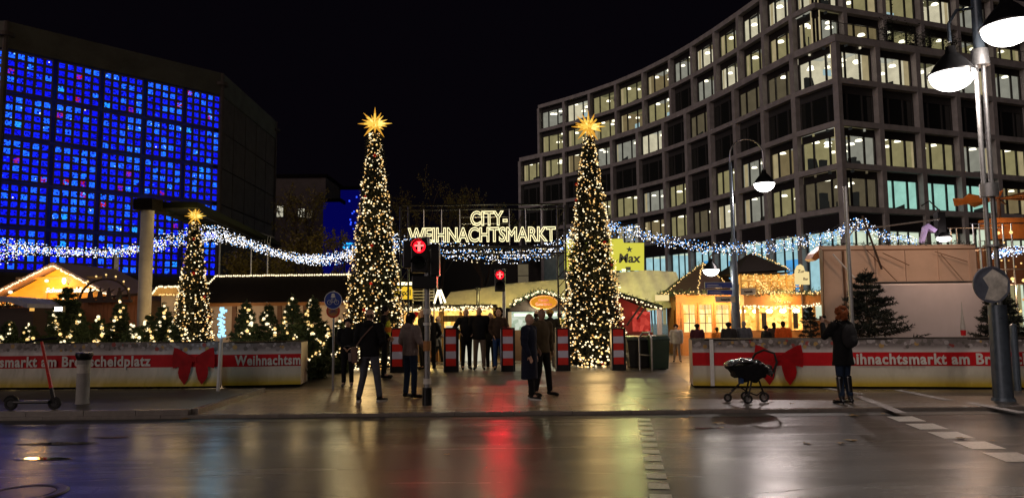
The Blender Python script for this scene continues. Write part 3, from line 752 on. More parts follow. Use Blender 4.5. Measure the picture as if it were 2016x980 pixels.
# ================================================================ FAR BUILDINGS
room_mat('far_window', (.85, .80, .62), .65)
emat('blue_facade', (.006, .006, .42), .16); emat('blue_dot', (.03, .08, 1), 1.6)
def far_block(name, label, px0, px1, pyt, Y, mat, wins, dep=12, z0=0):
    p = at(px0, 600, Y); q = at(px1, 600, Y); zt = az((px0 + px1) / 2, pyt, Y)
    t = thing(name, label, 'building', ((p.x + q.x) / 2, Y, 0)); W = q.x - p.x
    m = MB(); m.b2(-W / 2, W / 2, 0, dep, 0, zt); m.build('wall', mat, t)
    m = MB(); m.b2(-W / 2 - .2, W / 2 + .2, -.25, dep, zt, zt + .4); m.build('roof', 'roof_dark', t)
    for (wx0, wx1, wy0, wy1, kind) in wins:
        a = at(wx0, wy1, Y); b = at(wx1, wy0, Y); m = MB(); x0 = a.x - t.location.x; x1 = b.x - t.location.x
        m.b2(x0 - .1, x1 + .1, -.10, .05, a.z - .1, a.z); m.b2(x0 - .1, x1 + .1, -.10, .05, b.z, b.z + .1); m.b2(x0 - .1, x0, -.1, .05, a.z, b.z); m.b2(x1, x1 + .1, -.1, .05, a.z, b.z)
        zc = (a.z + b.z) / 2 - .2; m.b2(x0, x1, -.09, .04, zc, zc + .09)
        f = m.build('window', 'window_frame', t); m = MB(); m.b2(x0, x1, -.04, -.02, a.z, b.z); m.build('window_pane', kind, f)
    return t
fw = [(545, 558, 405, 427, 'far_window'), (587, 600, 411, 430, 'far_window'), (604, 616, 413, 430, 'room_wall_dim'), (640, 648, 466, 474, 'far_window'), (656, 660, 466, 470, 'far_window'), (676, 684, 455, 463, 'far_window')]
far_block('hotel_building', 'dark far building with a few lit windows beside the church', 500, 638, 350, 92, 'church_concrete', fw)
tb = far_block('tower_building', 'dim tower lit deep blue with small light dots behind the left tall tree', 668, 716, 374, 84, 'blue_facade', [], 6)
m = MB(); tr = random.Random(2)
for i in range(14): m.box((tr.uniform(-1.3, 1.2), -.05, tr.uniform(11, 15.5)), (.16, .08, .2))
m.build('lights', 'blue_dot', tb)
far_block('low_block_building', 'low dark building behind the entrance sign', 800, 1018, 500, 84, 'window_frame', [(1020, 1040, 520, 560, 'room_wall_dim')], 10)
far_block('annex_building', 'blue tinted low annex left of the blue tower', 634, 667, 398, 82, 'blue_facade', [], 8)
# ================================================================ TREES
def frand(r, a, b): return a + (b - a) * r.random()
def needles(name, mat, segs, parent, n_per, rad, size, seed, mat2=None):
    """needle tufts (thin triangles) around branch segments; segs = [(p0, p1)]"""
    g = np.random.default_rng(seed); P0 = np.array([s[0] for s in segs], float); P1 = np.array([s[1] for s in segs], float)
    N = len(segs) * n_per; i = np.repeat(np.arange(len(segs)), n_per); t = g.random(N)[:, None]
    c = P0[i] + (P1[i] - P0[i]) * t; ax_ = (P1 - P0)[i]; ax_ /= np.linalg.norm(ax_, axis=1)[:, None] + 1e-9
    d = g.normal(size=(N, 3)); d /= np.linalg.norm(d, axis=1)[:, None]; d = d * .8 + ax_ * .7; d /= np.linalg.norm(d, axis=1)[:, None]
    sd = np.cross(d, g.normal(size=(N, 3))); sd /= np.linalg.norm(sd, axis=1)[:, None] + 1e-9
    ln = (size * (.6 + .8 * g.random(N)))[:, None]; w_ = ln * .16
    c = c + g.normal(size=(N, 3)) * rad
    V = np.stack([c - sd * w_, c + sd * w_, c + d * ln], 1).reshape(-1, 3); F = np.arange(N * 3).reshape(-1, 3)
    return np_mesh(name, V, F, mat, parent)
def xmas_tree(loc, zbase, ztop, rbase, rtop, nb, nball, label, seed, star_r, rays=17):
    """tall slim cone clad in fir green, wound with lights, a many-pointed paper star on top"""
    r = random.Random(seed); H = ztop - zbase
    t = thing('christmas_tree', label, 'christmas tree', (loc[0], loc[1], zbase), 0, 'tall christmas trees wound with lights')
    m = MB(); m.cyl((0, 0, -.0), (0, 0, H), .12, .04, 8); m.build('trunk', 'bark', t)
    m = MB(); m.lathe([(rbase * .55, 0), (rbase * .8, .12), (rbase * .8, .3), (rbase * .45, .35)], n=16); m.build('stand', 'roof_dark', t)
    def rad(z, a): 
        f = z / H; base = rbase + (rtop - rbase) * f ** 1.2
        return base * (1 + .06 * math.sin(7 * a + z * 3) + .05 * math.sin(z * 9 + a))
    segs = []
    nl = int(H / .11)
    for i in range(nl):
        z = .12 + (H - .2) * i / nl; c = max(8, int(rad(z, 0) * 30))
        for k in range(c):
            a = 2 * PI * (k + r.random()) / c; R_ = rad(z, a) * r.uniform(.82, 1.04)
            segs.append(((R_ * .35 * math.cos(a), R_ * .35 * math.sin(a), z + .10), (R_ * math.cos(a), R_ * math.sin(a), z - .03)))
    needles('foliage', 'needle_dark', segs, t, 26, .03, .13, seed)
    pts = []; mats = []; g = random.Random(seed + 1)
    n = 0
    while n < nb:
        z = H * (1 - math.sqrt(g.random())) if False else H * (g.random() ** 1.25)
        if g.random() > (1 - .66 * z / H): continue
        a = g.random() * 2 * PI; Rr = rad(z, a) * g.uniform(.96, 1.07)
        pts.append((Rr * math.cos(a), Rr * math.sin(a), z)); n += 1
    pts.sort(key=lambda p: p[1])     # nearest the viewer first
    for p in pts[:100]: ball_child('light_bulb', p, g.choice((.022, .027, .034)), g.choice(('bulb_warm', 'bulb_cream', 'bulb_cream')), t)
    rest = pts[100:]
    o = balls('light_bulbs', rest, [g.choice((.011, .014, .018, .022, .028)) for _ in rest], ['bulb_warm', 'bulb_cream', 'bulb_dim'], t, [g.choice((0, 0, 1, 1, 2)) for _ in rest]); o['kind'] = 'stuff'
    for i in range(nball):
        z = H * .92 * (i + g.random()) / nball; a = -PI / 2 + g.uniform(-1.5, 1.5); Rr = rad(z, a) * 1.02
        ball_child('red_bauble', (Rr * math.cos(a), Rr * math.sin(a), z), .055, 'ornament_glow_red' if i % 2 else 'ball_red', t)  # every second bauble is given a faint glow by emission
    # star: core + rays
    sz = H + star_r * .55
    m = MB(); m.ell((0, 0, sz), (star_r * .26,) * 3, 10, 6); core = m.build('star', 'star_yellow', t)
    dirs = [(math.cos(a), 0, math.sin(a), L_) for a, L_ in ((R(90), 1.05), (R(135), 1.0), (R(45), .72), (R(178), 1.05), (R(2), 1.05), (R(160), .85), (R(20), .8), (R(228), 1.0), (R(305), 1.0), (R(270), .6), (R(200), .7), (R(-12), .75), (R(62), .8), (R(112), .62))]
    if rays > 14: dirs += [(math.cos(a) * .94, -.35, math.sin(a) * .94, L_) for a, L_ in [(R(q), .68 + .2 * (q % 2)) for q in range(11, 360, 27)]]
    dirs += [(.5, -.8, .35, .8), (-.5, -.8, .3, .8), (.1, -.9, -.4, .8), (0, .9, .3, .8), (.5, .8, -.2, .8), (-.5, .8, .1, .8), (0, -.95, .3, .7)]
    for dx, dy, dz, L_ in dirs:
        v = Vector((dx, dy, dz)).normalized(); m = MB(); m.mi = 0
        a = Vector((0, 0, sz)) + v * star_r * .1; b = Vector((0, 0, sz)) + v * star_r * .62 * L_; c = Vector((0, 0, sz)) + v * star_r * L_
        m.cyl(a, b, star_r * .135, star_r * .07, 4, False); m.mi = 1; m.cyl(b, c, star_r * .07, .004, 4, False); m.m[1] = 2; m.m[3] = 1; m.m[5] = 0
        m.build('star_ray', ['star_yellow', 'star_tip', 'star_bright'], core)
    lamp('star_glow', (loc[0], loc[1] - star_r * 1.1, zbase + sz), 12, (1, .7, .2), .1, t)
    for f in (.12, .38, .65): lamp('string_light_glow', (loc[0], loc[1] - rad(H * f, 0) - .7, zbase + H * f), 28 * (1 - f * .5), (1, .64, .24), .4, t)
    return t
DT = 21.3
pl = at(735, 718, DT); prr = at(1168, 722, DT)
xmas_tree((pl.x, DT), .10, az(739, 262, DT), .96, .14, 2500, 6, 'left of the two tallest light-wound trees, its yellow star against black sky', 21, .50, 14)
xmas_tree((prr.x, DT), .10, az(1158, 268, DT), .98, .14, 2600, 6, 'right of the two tallest light-wound trees, its fuller yellow star against the office block', 22, .50, 24)
p3 = at(377, 690, 21.0)
xmas_tree((p3.x, 21.0), .2, az(377, 437, 21.0), .64, .09, 1300, 5, 'shorter light-wound tree with a small star behind the left banner', 23, .31, 14)

def spruce(loc, H, rb, label, group, seed, lights=None, mat='needle', nper=22, sparse=1.0, side=1, bulb=('bulb_cream', 'bulb_warm'), name='spruce_tree'):
    r = random.Random(seed); t = thing(name, label, 'tree', loc, r.uniform(0, 0), group)
    m = MB(); m.cyl((0, 0, 0), (0, 0, H * .97), .035 * H / 2 + .01, .006, 7); m.build('trunk', 'bark', t)
    segs = []; br = MB(); z = .22 * H if H > 2.6 else .12
    while z < H * .96:
        f = z / H; L0 = rb * (1 - f) ** .85 + .04; nb = max(4, int((7 + 5 * (1 - f)) * sparse)); a0 = r.random() * 6
        for k in range(nb):
            a = a0 + 2 * PI * k / nb + r.uniform(-.25, .25); L = L0 * r.uniform(.65, 1.12); droop = r.uniform(-.02, .28)
            d = Vector((math.cos(a), math.sin(a), 0)); p0 = Vector((0, 0, z)); p1 = p0 + d * L * .55 + Vector((0, 0, droop * L * .5)); p2 = p0 + d * L + Vector((0, 0, droop * L * 1.3))
            br.tube([p0, p1, p2], .012, 4, .004)
            segs += [(p0 + d * L * .12, p1), (p1, p2)]
            for q in range(3):
                u = .35 + .2 * q; b = p0 + (p2 - p0) * u; sdv = Vector((-d.y, d.x, 0)); e = L * .34 * (1 - u * .5)
                segs += [(b, b + (d * .7 + sdv * .7) * e + Vector((0, 0, .03))), (b, b + (d * .7 - sdv * .7) * e + Vector((0, 0, .03)))]
        z += .085 * (H ** .5) * r.uniform(.8, 1.2)
    segs.append((Vector((0, 0, H * .93)), Vector((0, 0, H * 1.03))))
    br.build('branches', 'bark', t)
    needles('foliage', mat, [(tuple(a), tuple(b)) for a, b in segs], t, nper, .012, .055 * (H ** .4), seed)
    if lights:
        g = random.Random(seed + 9); n = lights; ph = g.random() * 6
        wr_ = MB(); pts = []
        for i in range(n):
            f = i / (n - 1); z = H * (.98 - .80 * f); a = -PI / 2 + 1.0 * math.sin(ph + f * 6.5) + g.uniform(-.25, .25); Rr = (rb * (1 - z / H) ** .85) * .72 + .02; z += g.uniform(-.03, .03) * H
            pts.append((Rr * math.cos(a), Rr * math.sin(a), z))
        wr_.tube(pts, .004, 4); st = wr_.build('light_cable', 'rubber', t)
        for p in pts:
            q = (p[0] + g.uniform(-.05, .05), p[1] + g.uniform(-.04, .04), p[2] + g.uniform(-.04, .04)); ball_child('light_bulb', q, g.choice((.024, .034, .046)), g.choice(bulb), st)
    return t
row = [(15, 637), (55, 628), (113, 620), (155, 621), (194, 616), (233, 600), (262, 640), (292, 612), (319, 610), (340, 640)]
desc = ['spruce with a string of lights at the far left edge above the banner', 'spruce with a slanting light string, second from the left edge', 'spruce whose tip lights glow in front of the brown fence', 'slim lit spruce left of the tall fence spruce', 'lit spruce above the letters am on the banner', 'lit spruce with the highest tip of the left row', 'low spruce beside the concrete column', 'lit spruce just right of the concrete column foot', 'lit spruce left of the short star tree', 'small spruce tucked against the short star tree']
for i, (px, py) in enumerate(row):
    Y = 17.6 + (i % 3) * .35; zt = az(px, py, Y) + .02; spruce((ax(px, 700, Y), Y, 0), zt * (1, .93, 1.05)[i % 3], (.62, .50, .74, .56)[i % 4], desc[i], 'small spruces lit with strings behind the left banner', 100 + i, 34)
row2 = [(483, 600), (527, 606), (575, 590), (615, 590)]
desc2 = ['lit spruce right of the icy blue light', 'bushy lit spruce second right of the icy blue light', 'lit spruce with a slanted string of big bulbs, left of the banner end', 'tall lit spruce behind the cream end of the banner']
for i, (px, py) in enumerate(row2):
    Y = 17.8 + (i % 2) * .4; spruce((ax(px, 700, Y), Y, 0), az(px, py, Y) + .05, .70, desc2[i], 'small spruces lit with strings in front of the beige stall', 130 + i, 36)
for i, (px, py, lb) in enumerate(((640, 640, 'fully visible lit spruce beside the banner end'), (668, 630, 'fully visible lit spruce behind the bicycle sign pole'))):
    Y = 19.6; spruce((ax(px, 700, Y), Y, 0), az(px, py, Y), .55, lb, 'lit spruces standing on the ramp', 140 + i, 42)
Y = 18.2; spruce((ax(108, 700, Y), Y + .4, 0), az(108, 565, Y) , 1.0, 'bigger spruce with a white floodlight shining through, above the scooter', None, 150, 8)
spruce((ax(1712, 700, 17.6), 17.6, 0), az(1705, 535, 17.6), 1.5, 'large dark unlit spruce behind the person taking a photo', None, 151, None, 'needle_dark', 20, .75)
spruce((ax(1975, 700, 17.8), 17.8, 0), az(1975, 560, 17.8), .95, 'dark unlit spruce behind the big lamp post at the right', None, 152, None, 'needle_dark', 24, 1.1)
spruce((ax(1598, 700, 19), 19, 0), az(1600, 600, 19), .55, 'thin sparse bare spruce in front of the lit stall window', None, 153, None, 'needle_dark', 8, .5)

for px, Y in ((70, 16.9), (175, 16.9), (290, 16.9), (500, 17.0), (590, 17.0)): lamp('string_glow', (ax(px, 640, Y), Y, 1.45), 5, (1, .68, .3), .1, [o for o in bpy.data.objects if o.name.startswith('spruce_tree')][0])
# broadleaf trees behind the stalls, last yellow leaves
def broadleaf(px, py_top, Y, W, label, seed, nleaf=900, mat='leaf_ochre', lean=0):
    r = random.Random(seed); x = ax(px, 600, Y); H = az(px, py_top, Y)
    t = thing('broadleaf_tree', label, 'tree', (x, Y, 0), 0, 'nearly bare trees behind the stalls'); m = MB(); tips = []
    def grow(p, d, L, rad_, lv):
        q = p + d * L; mid = p + d * L * .5 + Vector((r.uniform(-1, 1), r.uniform(-1, 1), 0)) * L * .06
        m.tube([p, mid, q], rad_, 6 if lv < 2 else 4, rad_ * .6)
        if lv >= 4: tips.append((p, q)); return
        for k in range(3 if lv < 3 else 3):
            nd = (d + Vector((r.uniform(-1, 1) * (1.0 if lv else .7), r.uniform(-1, 1), r.uniform(-.25, .6))) * .75).normalized(); grow(q if k else p + d * L * .7, nd, L * r.uniform(.62, .85), rad_ * .58, lv + 1)
    grow(Vector((0, 0, 0)), Vector((lean, 0, 1)).normalized(), H * .34, H * .022, 0)
    m.build('trunk', 'bark', t)
    V = []; F = []
    for i in range(nleaf):
        a, b = tips[r.randrange(len(tips))]; c = a + (b - a) * r.random() + Vector((r.gauss(0, .12), r.gauss(0, .12), r.gauss(-.1, .15))); s_ = r.uniform(.10, .22)
        d = Vector((r.uniform(-1, 1), r.uniform(-1, 1), r.uniform(-1, .2))).normalized(); e = d.orthogonal().normalized() * s_ * .35; n0 = len(V)
        V += [tuple(c), tuple(c + d * s_ * .5 + e), tuple(c + d * s_), tuple(c + d * s_ * .5 - e)]; F.append((n0, n0 + 1, n0 + 2, n0 + 3))
    np_mesh('crown', V, F, mat, t)
broadleaf(600, 350, 52, 6, 'large bare tree with few leaves in front of the dark far building', 31, 1600)
broadleaf(470, 470, 40, 4, 'small tree with ochre leaves behind the dark roofed stall, left part', 32, 1500, lean=.2)
broadleaf(655, 430, 44, 4, 'tree with yellowing leaves under the blue tower', 33, 1800, lean=-.1)
broadleaf(950, 345, 66, 6, 'dim tree crown rising behind the entrance sign', 34, 3000)
broadleaf(880, 370, 62, 6, 'dim broad tree just left behind the entrance sign', 35, 2200, lean=-.2)
broadleaf(550, 470, 46, 4, 'low spreading tree behind the middle of the garland', 36, 1500, lean=.3)

# ================================================================ LIGHT GARLANDS
def garland(pts, w0, w1, nbulb, label, seed, mats=('bulb_white', 'bulb_white', 'bulb_cream', 'bulb_blue'), strands=9, br=(.008, .016), fringe=.0):
    """band of thin light strands between supports; pts = [(px, py, Y, width px)]"""
    r = random.Random(seed); P_ = [at(a, b, Y) for a, b, Y, _ in pts]; Wd = [w_ for *_, w_ in pts]
    org = P_[0].copy(); t = thing('light_garland', label, 'light garland', tuple(org), 0, 'white and blue light garlands hung across the market')
    def pos(u):
        u = max(0, min(.9999, u)) * (len(P_) - 1); i = int(u); f = u - i
        g_ = lambda k: P_[max(0, min(len(P_) - 1, k))]; a, b, c, d = g_(i - 1), g_(i), g_(i + 1), g_(i + 2)
        q = .5 * ((2 * b) + (c - a) * f + (2 * a - 5 * b + 4 * c - d) * f * f + (3 * b - a - 3 * c + d) * f ** 3)
        w_ = Wd[i] + (Wd[min(i + 1, len(Wd) - 1)] - Wd[i]) * f
        return q, w_ / FPX * q.y
    m = MB()
    for s in range(strands):
        o = (s / (strands - 1) - .5); q = []
        for k in range(41):
            c, w_ = pos(k / 40); q.append(c + Vector((0, (s % 3 - 1) * .12, o * w_ + .03 * math.sin(k * 1.7 + s))) - org)
        m.tube(q, .006, 3)
    m.build('cable', 'rubber', t)
    def bulbpos():
        c, w_ = pos(r.random()); o = max(-.5, min(.5, r.gauss(0, .27))); return tuple(c + Vector((r.uniform(-.05, .05), r.uniform(-.2, .2), o * w_)) - org)
    for i in range(100): ball_child('light_bulb', bulbpos(), br[1], r.choice(mats[:3]), t)
    q = [bulbpos() for _ in range(nbulb)]; um = list(dict.fromkeys(mats))
    o = balls('light_bulbs', q, [r.uniform(*br) for _ in q], um, t, [um.index(r.choice(mats)) for _ in q]); o['kind'] = 'stuff'
W4 = ('bulb_white', 'bulb_white', 'bulb_cream', 'bulb_blue', 'bulb_white', 'bulb_cream', 'bulb_blue')
garland([(-60, 505, 22, 60), (0, 493, 22, 52), (60, 490, 22, 24), (150, 497, 22, 17), (240, 494, 22, 20), (320, 478, 22, 34), (395, 462, 22, 42)], 1, 1, 1500, 'white and cold blue light garland at the left across the blue church wall', 41, W4)
garland([(385, 468, 22, 40), (425, 462, 22, 38), (480, 477, 22, 20), (540, 497, 22, 17), (600, 510, 22, 20), (650, 510, 22, 24), (700, 495, 22, 30)], 1, 1, 1400, 'white light garland sagging between the short star tree and the left tall tree', 42, ('bulb_white', 'bulb_cream', 'bulb_white', 'bulb_white', 'bulb_blue'))
garland([(770, 478, 21.6, 40), (820, 484, 21.6, 34), (880, 493, 21.6, 34), (950, 500, 21.6, 36), (1020, 502, 21.6, 30), (1080, 492, 21.6, 30), (1130, 470, 21.6, 44)], 1, 1, 950, 'blue and white light garland below the lit entrance lettering', 43, W4)
garland([(1190, 447, 22, 34), (1250, 458, 22, 26), (1310, 474, 22, 24), (1370, 485, 22, 24), (1430, 489, 22, 24), (1500, 487, 22, 26), (1580, 476, 22, 30), (1640, 462, 22, 24), (1690, 442, 22, 26), (1740, 464, 22, 20), (1800, 474, 22, 16)], 1, 1, 1250, 'blue and white light garland stretched in front of the office block', 44, ('bulb_white', 'bulb_blue', 'bulb_cream', 'bulb_white', 'bulb_blue'))
garland([(1955, 502, 22, 14), (1985, 496, 22, 20), (2060, 492, 22, 20)], 1, 1, 260, 'short piece of light garland at the right edge behind the big lamp post', 45, ('bulb_white', 'bulb_blue', 'bulb_white'))

# ================================================================ STREET FURNITURE
def bowl_head(t, c, r, dp=.80, power=260, col=(1, .86, .74)):
    """hanging bell housing with a glowing round bowl; c = centre of the bowl rim"""
    h = MB(); k = r; h.lathe([(.10 * k, 1.35 * k), (.20 * k, 1.3 * k), (.24 * k, 1.0 * k), (.42 * k, .82 * k), (.74 * k, .42 * k), (.90 * k, .15 * k), (1.02 * k, .05 * k), (1.02 * k, -.02 * k), (.95 * k, -.02 * k)], c=tuple(c), n=24)
    hh = h.build('lamp_housing', 'dark_metal', t, smooth=True, world=True)
    b = MB(); pr = [(.95 * k * math.cos(R(a)), -dp * k * math.sin(R(a))) for a in range(0, 91, 10)]; b.lathe(pr, c=tuple(c), n=24)
    bb = b.build('lamp_bowl', 'lamp_bowl', t, smooth=True, world=True)
    s = MB(); s.tube([(c[0] + .97 * k * math.cos(R(a)) * .3, c[1] - .97 * k * math.cos(R(a)) * .95, c[2] - .62 * k * math.sin(R(a))) for a in range(0, 181, 12)], .018 * k / .36, 5); s.build('bowl_strap', 'dark_metal', t, world=True)
    lamp('lamp_light', (c[0], c[1], c[2] - dp * k - .10), power, col, .12, t)
# big twin lamp post, right
b = gz(1976, 788, .004); t = thing('street_lamp', 'big grey blue twin lamp post with a round sign at the right', 'street lamp', (b.x, b.y, 0)); Yb = b.y
top = at(1921, -30, Yb)
def lp(py): # post axis point by picture height (post leans a touch)
    f = (788 - py) / 818; return Vector((b.x + (top.x - b.x) * f * 1.0, Yb, az(1950, py, Yb)))
zc = lambda py: az(1950, py, Yb)
X = b.x
m = MB(); m.cyl((X, Yb, 0), (X, Yb, zc(600)), .165, .150, 24); m.cyl((X, Yb, 0), (X, Yb, .06), .2, .18, 24)
m.build('post', 'blue_grey_paint', t, smooth=True, world=True)
m = MB(); m.cyl((X - .085, Yb, zc(602)), (X - .085, Yb, zc(110)), .042, .042, 14); m.cyl((X + .075, Yb + .03, zc(602)), (X + .075, Yb + .03, zc(110)), .042, .042, 14); m.build('twin_tubes', 'galvanised', t, smooth=True, world=True)
m = MB(); m.cyl((X, Yb, zc(388)), (X, Yb, zc(362)), .155, .155, 16); m.cyl((X, Yb, zc(130)), (X, Yb, zc(98)), .16, .14, 16); m.cyl((X, Yb, zc(486)), (X, Yb, zc(482)), .17, .17, 16); m.build('collar', 'galvanised', t, smooth=True, world=True)
m = MB(); m.cyl((X, Yb, zc(100)), (X, Yb, zc(-140)), .095, .08, 16); m.build('upper_post', 'blue_grey_paint', t, smooth=True, world=True)
h1 = at(1874, 146, Yb - .1); h2 = at(1984, 52, Yb - 1.0)
for hp, hh in ((h1, 3), (h2, 3)):
    z1 = hp.z + .62; m = MB()
    m.tube([(hp.x, hp.y, z1), (hp.x, hp.y, z1 + .35), (hp.x + (X - hp.x) * .3, hp.y + (Yb - hp.y) * .3, z1 + .62), (X, Yb, z1 + .7)], .03, 8); m.build('lamp_arm', 'blue_grey_paint', t, world=True)
bowl_head(t, h1, .40, power=150); bowl_head(t, h2, .43, power=150)
# round sign and its clamp on the post
pmat('faded_blue', (.16, .18, .24), .4, var=.4, scale=5); sp = at(1952, 560, Yb - .26); s_ = MB(); s_.cyl((sp.x, sp.y, sp.z), (sp.x, sp.y + .02, sp.z), .33, .33, 36)
o = s_.build('round_sign', 'faded_blue', t, world=True)
pmat('sticker', (.78, .74, .68), .5, var=.45, scale=6)
s_ = MB(); s_.prism([(sp.x - .14, sp.y - .004, sp.z - .26), (sp.x + .10, sp.y - .004, sp.z - .30), (sp.x + .27, sp.y - .004, sp.z - .14), (sp.x + .30, sp.y - .004, sp.z + .10), (sp.x + .14, sp.y - .004, sp.z + .22), (sp.x + .04, sp.y - .004, sp.z + .28), (sp.x - .15, sp.y - .004, sp.z + .12), (sp.x - .05, sp.y - .004, sp.z - .05)], (0, .003, 0)); s_.build('torn_sticker', 'sticker', o, world=True)
s_ = MB(); s_.lathe([(.33, 0), (.33, .012), (.30, .012)], n=36); ri = s_.build('sign_rim', 'faded_blue', o); ri.matrix_basis = parent_matrix(o).inverted() @ (Matrix.Translation((sp.x, sp.y - .001, sp.z)) @ Matrix.Rotation(R(90), 4, 'X'))
# lamp in the middle distance with the shepherd's crook and street name boards
b = at(1450, 650, 24.0); X, Y2 = b.x, 24.0; t = thing('street_lamp', 'thin crook necked lamp post with two hanging heads and street name boards near the kiosk', 'street lamp', (X, Y2, 0))
zz = lambda py: az(1450, py, Y2)
m = MB(); m.cyl((X, Y2, 0), (X, Y2, zz(560)), .16, .15, 14); m.cyl((X, Y2, zz(560)), (X, Y2, zz(470)), .125, .10, 14); m.cyl((X, Y2, zz(470)), (X, Y2, zz(320)), .06, .05, 12); m.build('post', 'blue_grey_paint', t, smooth=True, world=True)
hx = ax(1505, 370, Y2); hz = zz(362)
arc = [(X, Y2, zz(322))] + [((X + hx) / 2 - (hx - X) / 2 * math.cos(R(a)), Y2, zz(305) + (hx - X) / 2 * .95 * math.sin(R(a))) for a in range(0, 181, 15)] + [(hx, Y2, hz + .55)]
m = MB(); m.tube(arc, .03, 8, .024); m.build('crook_arm', 'steel', t, world=True)
bowl_head(t, (hx, Y2, hz), .36, power=460, col=(1, .84, .80))
hx2 = ax(1400, 535, Y2); hz2 = zz(530)
arc = [(X - .1, Y2, zz(560)), (X - .12, Y2, zz(515))] + [((X + hx2) / 2 + (X - hx2) / 2 * math.cos(R(a)) - .05, Y2, zz(510) + .25 * math.sin(R(a))) for a in range(0, 181, 20)] + [(hx2, Y2, hz2 + .4)]
m = MB(); m.tube(arc, .026, 8); m.build('crook_arm', 'blue_grey_paint', t, world=True)
bowl_head(t, (hx2, Y2, hz2), .28, power=50)
for i, (a, b_, y0, y1, mt, tx, col) in enumerate(((1388, 1441, 556, 567, 'sign_blue', 'Charlottenburg', 'sign_white'), (1393, 1441, 571, 581, 'sign_blue', 'Zoologischer Garten', 'sign_white'), (1409, 1447, 584, 595, 'sign_cream', 'Rankestraße', 'ink'), (1459, 1487, 568, 580, 'sign_cream', 'Kantstraße', 'ink'))):
    p0 = at(a, y1, Y2 - .17); p1 = at(b_, y0, Y2 - .17); m = MB(); m.b2(p0.x, p1.x, Y2 - .19, Y2 - .16, p0.z, p1.z); o = m.build('name_board', mt, t, world=True)
    m = MB(); e = .014; m.b2(p0.x - e, p1.x + e, Y2 - .192, Y2 - .158, p1.z + .001, p1.z + e * 1.6); m.b2(p0.x - e, p0.x - .001, Y2 - .192, Y2 - .158, p0.z, p1.z); m.build('board_edge', 'steel', o, world=True)
    if i > 1: text_obj(tx, 'board_lettering', col, .10, ((p0.x + p1.x) / 2, Y2 - .196, (p0.z + p1.z) / 2), parent=o, sx=.62, offset=.004)
    else:
        m = MB(); 
        for q in range(2): m.b2(p0.x + .06, p0.x + .55 - q * .1, Y2 - .196, Y2 - .193, p0.z + .035 + q * .06, p0.z + .05 + q * .06)
        m.build('board_lettering', 'sign_white', o, world=True)
# plain poles
def pole(px, py0, py1, Y, r, label, mat='blue_grey_paint', cat='pole', z0=0, name='pole'):
    x = ax(px, (py0 + py1) / 2, Y); t = thing(name, label, cat, (x, Y, z0)); h = az(px, py0, Y) - z0
    m = MB(); m.cyl((0, 0, 0), (0, 0, h), r, r * .9, 14); m.build('shaft', mat, t, smooth=True)
    m = MB(); m.lathe([(0, h + .04), (r, h + .01), (r, h), (r * .8, h)], n=14); m.build('cap', mat, t); return t
pole(1671, 368, 640, 17.0, .052, 'tall thin pole standing behind the woman in front of the hoarding', 'galvanised')
pole(228, 497, 620, 30, .10, 'short pale pole in front of the blue church wall', 'white_paint')
pole(2000, 640, 790, 14.6, .07, 'short grey post at the far right edge beside the lamp post', 'blue_grey_paint')

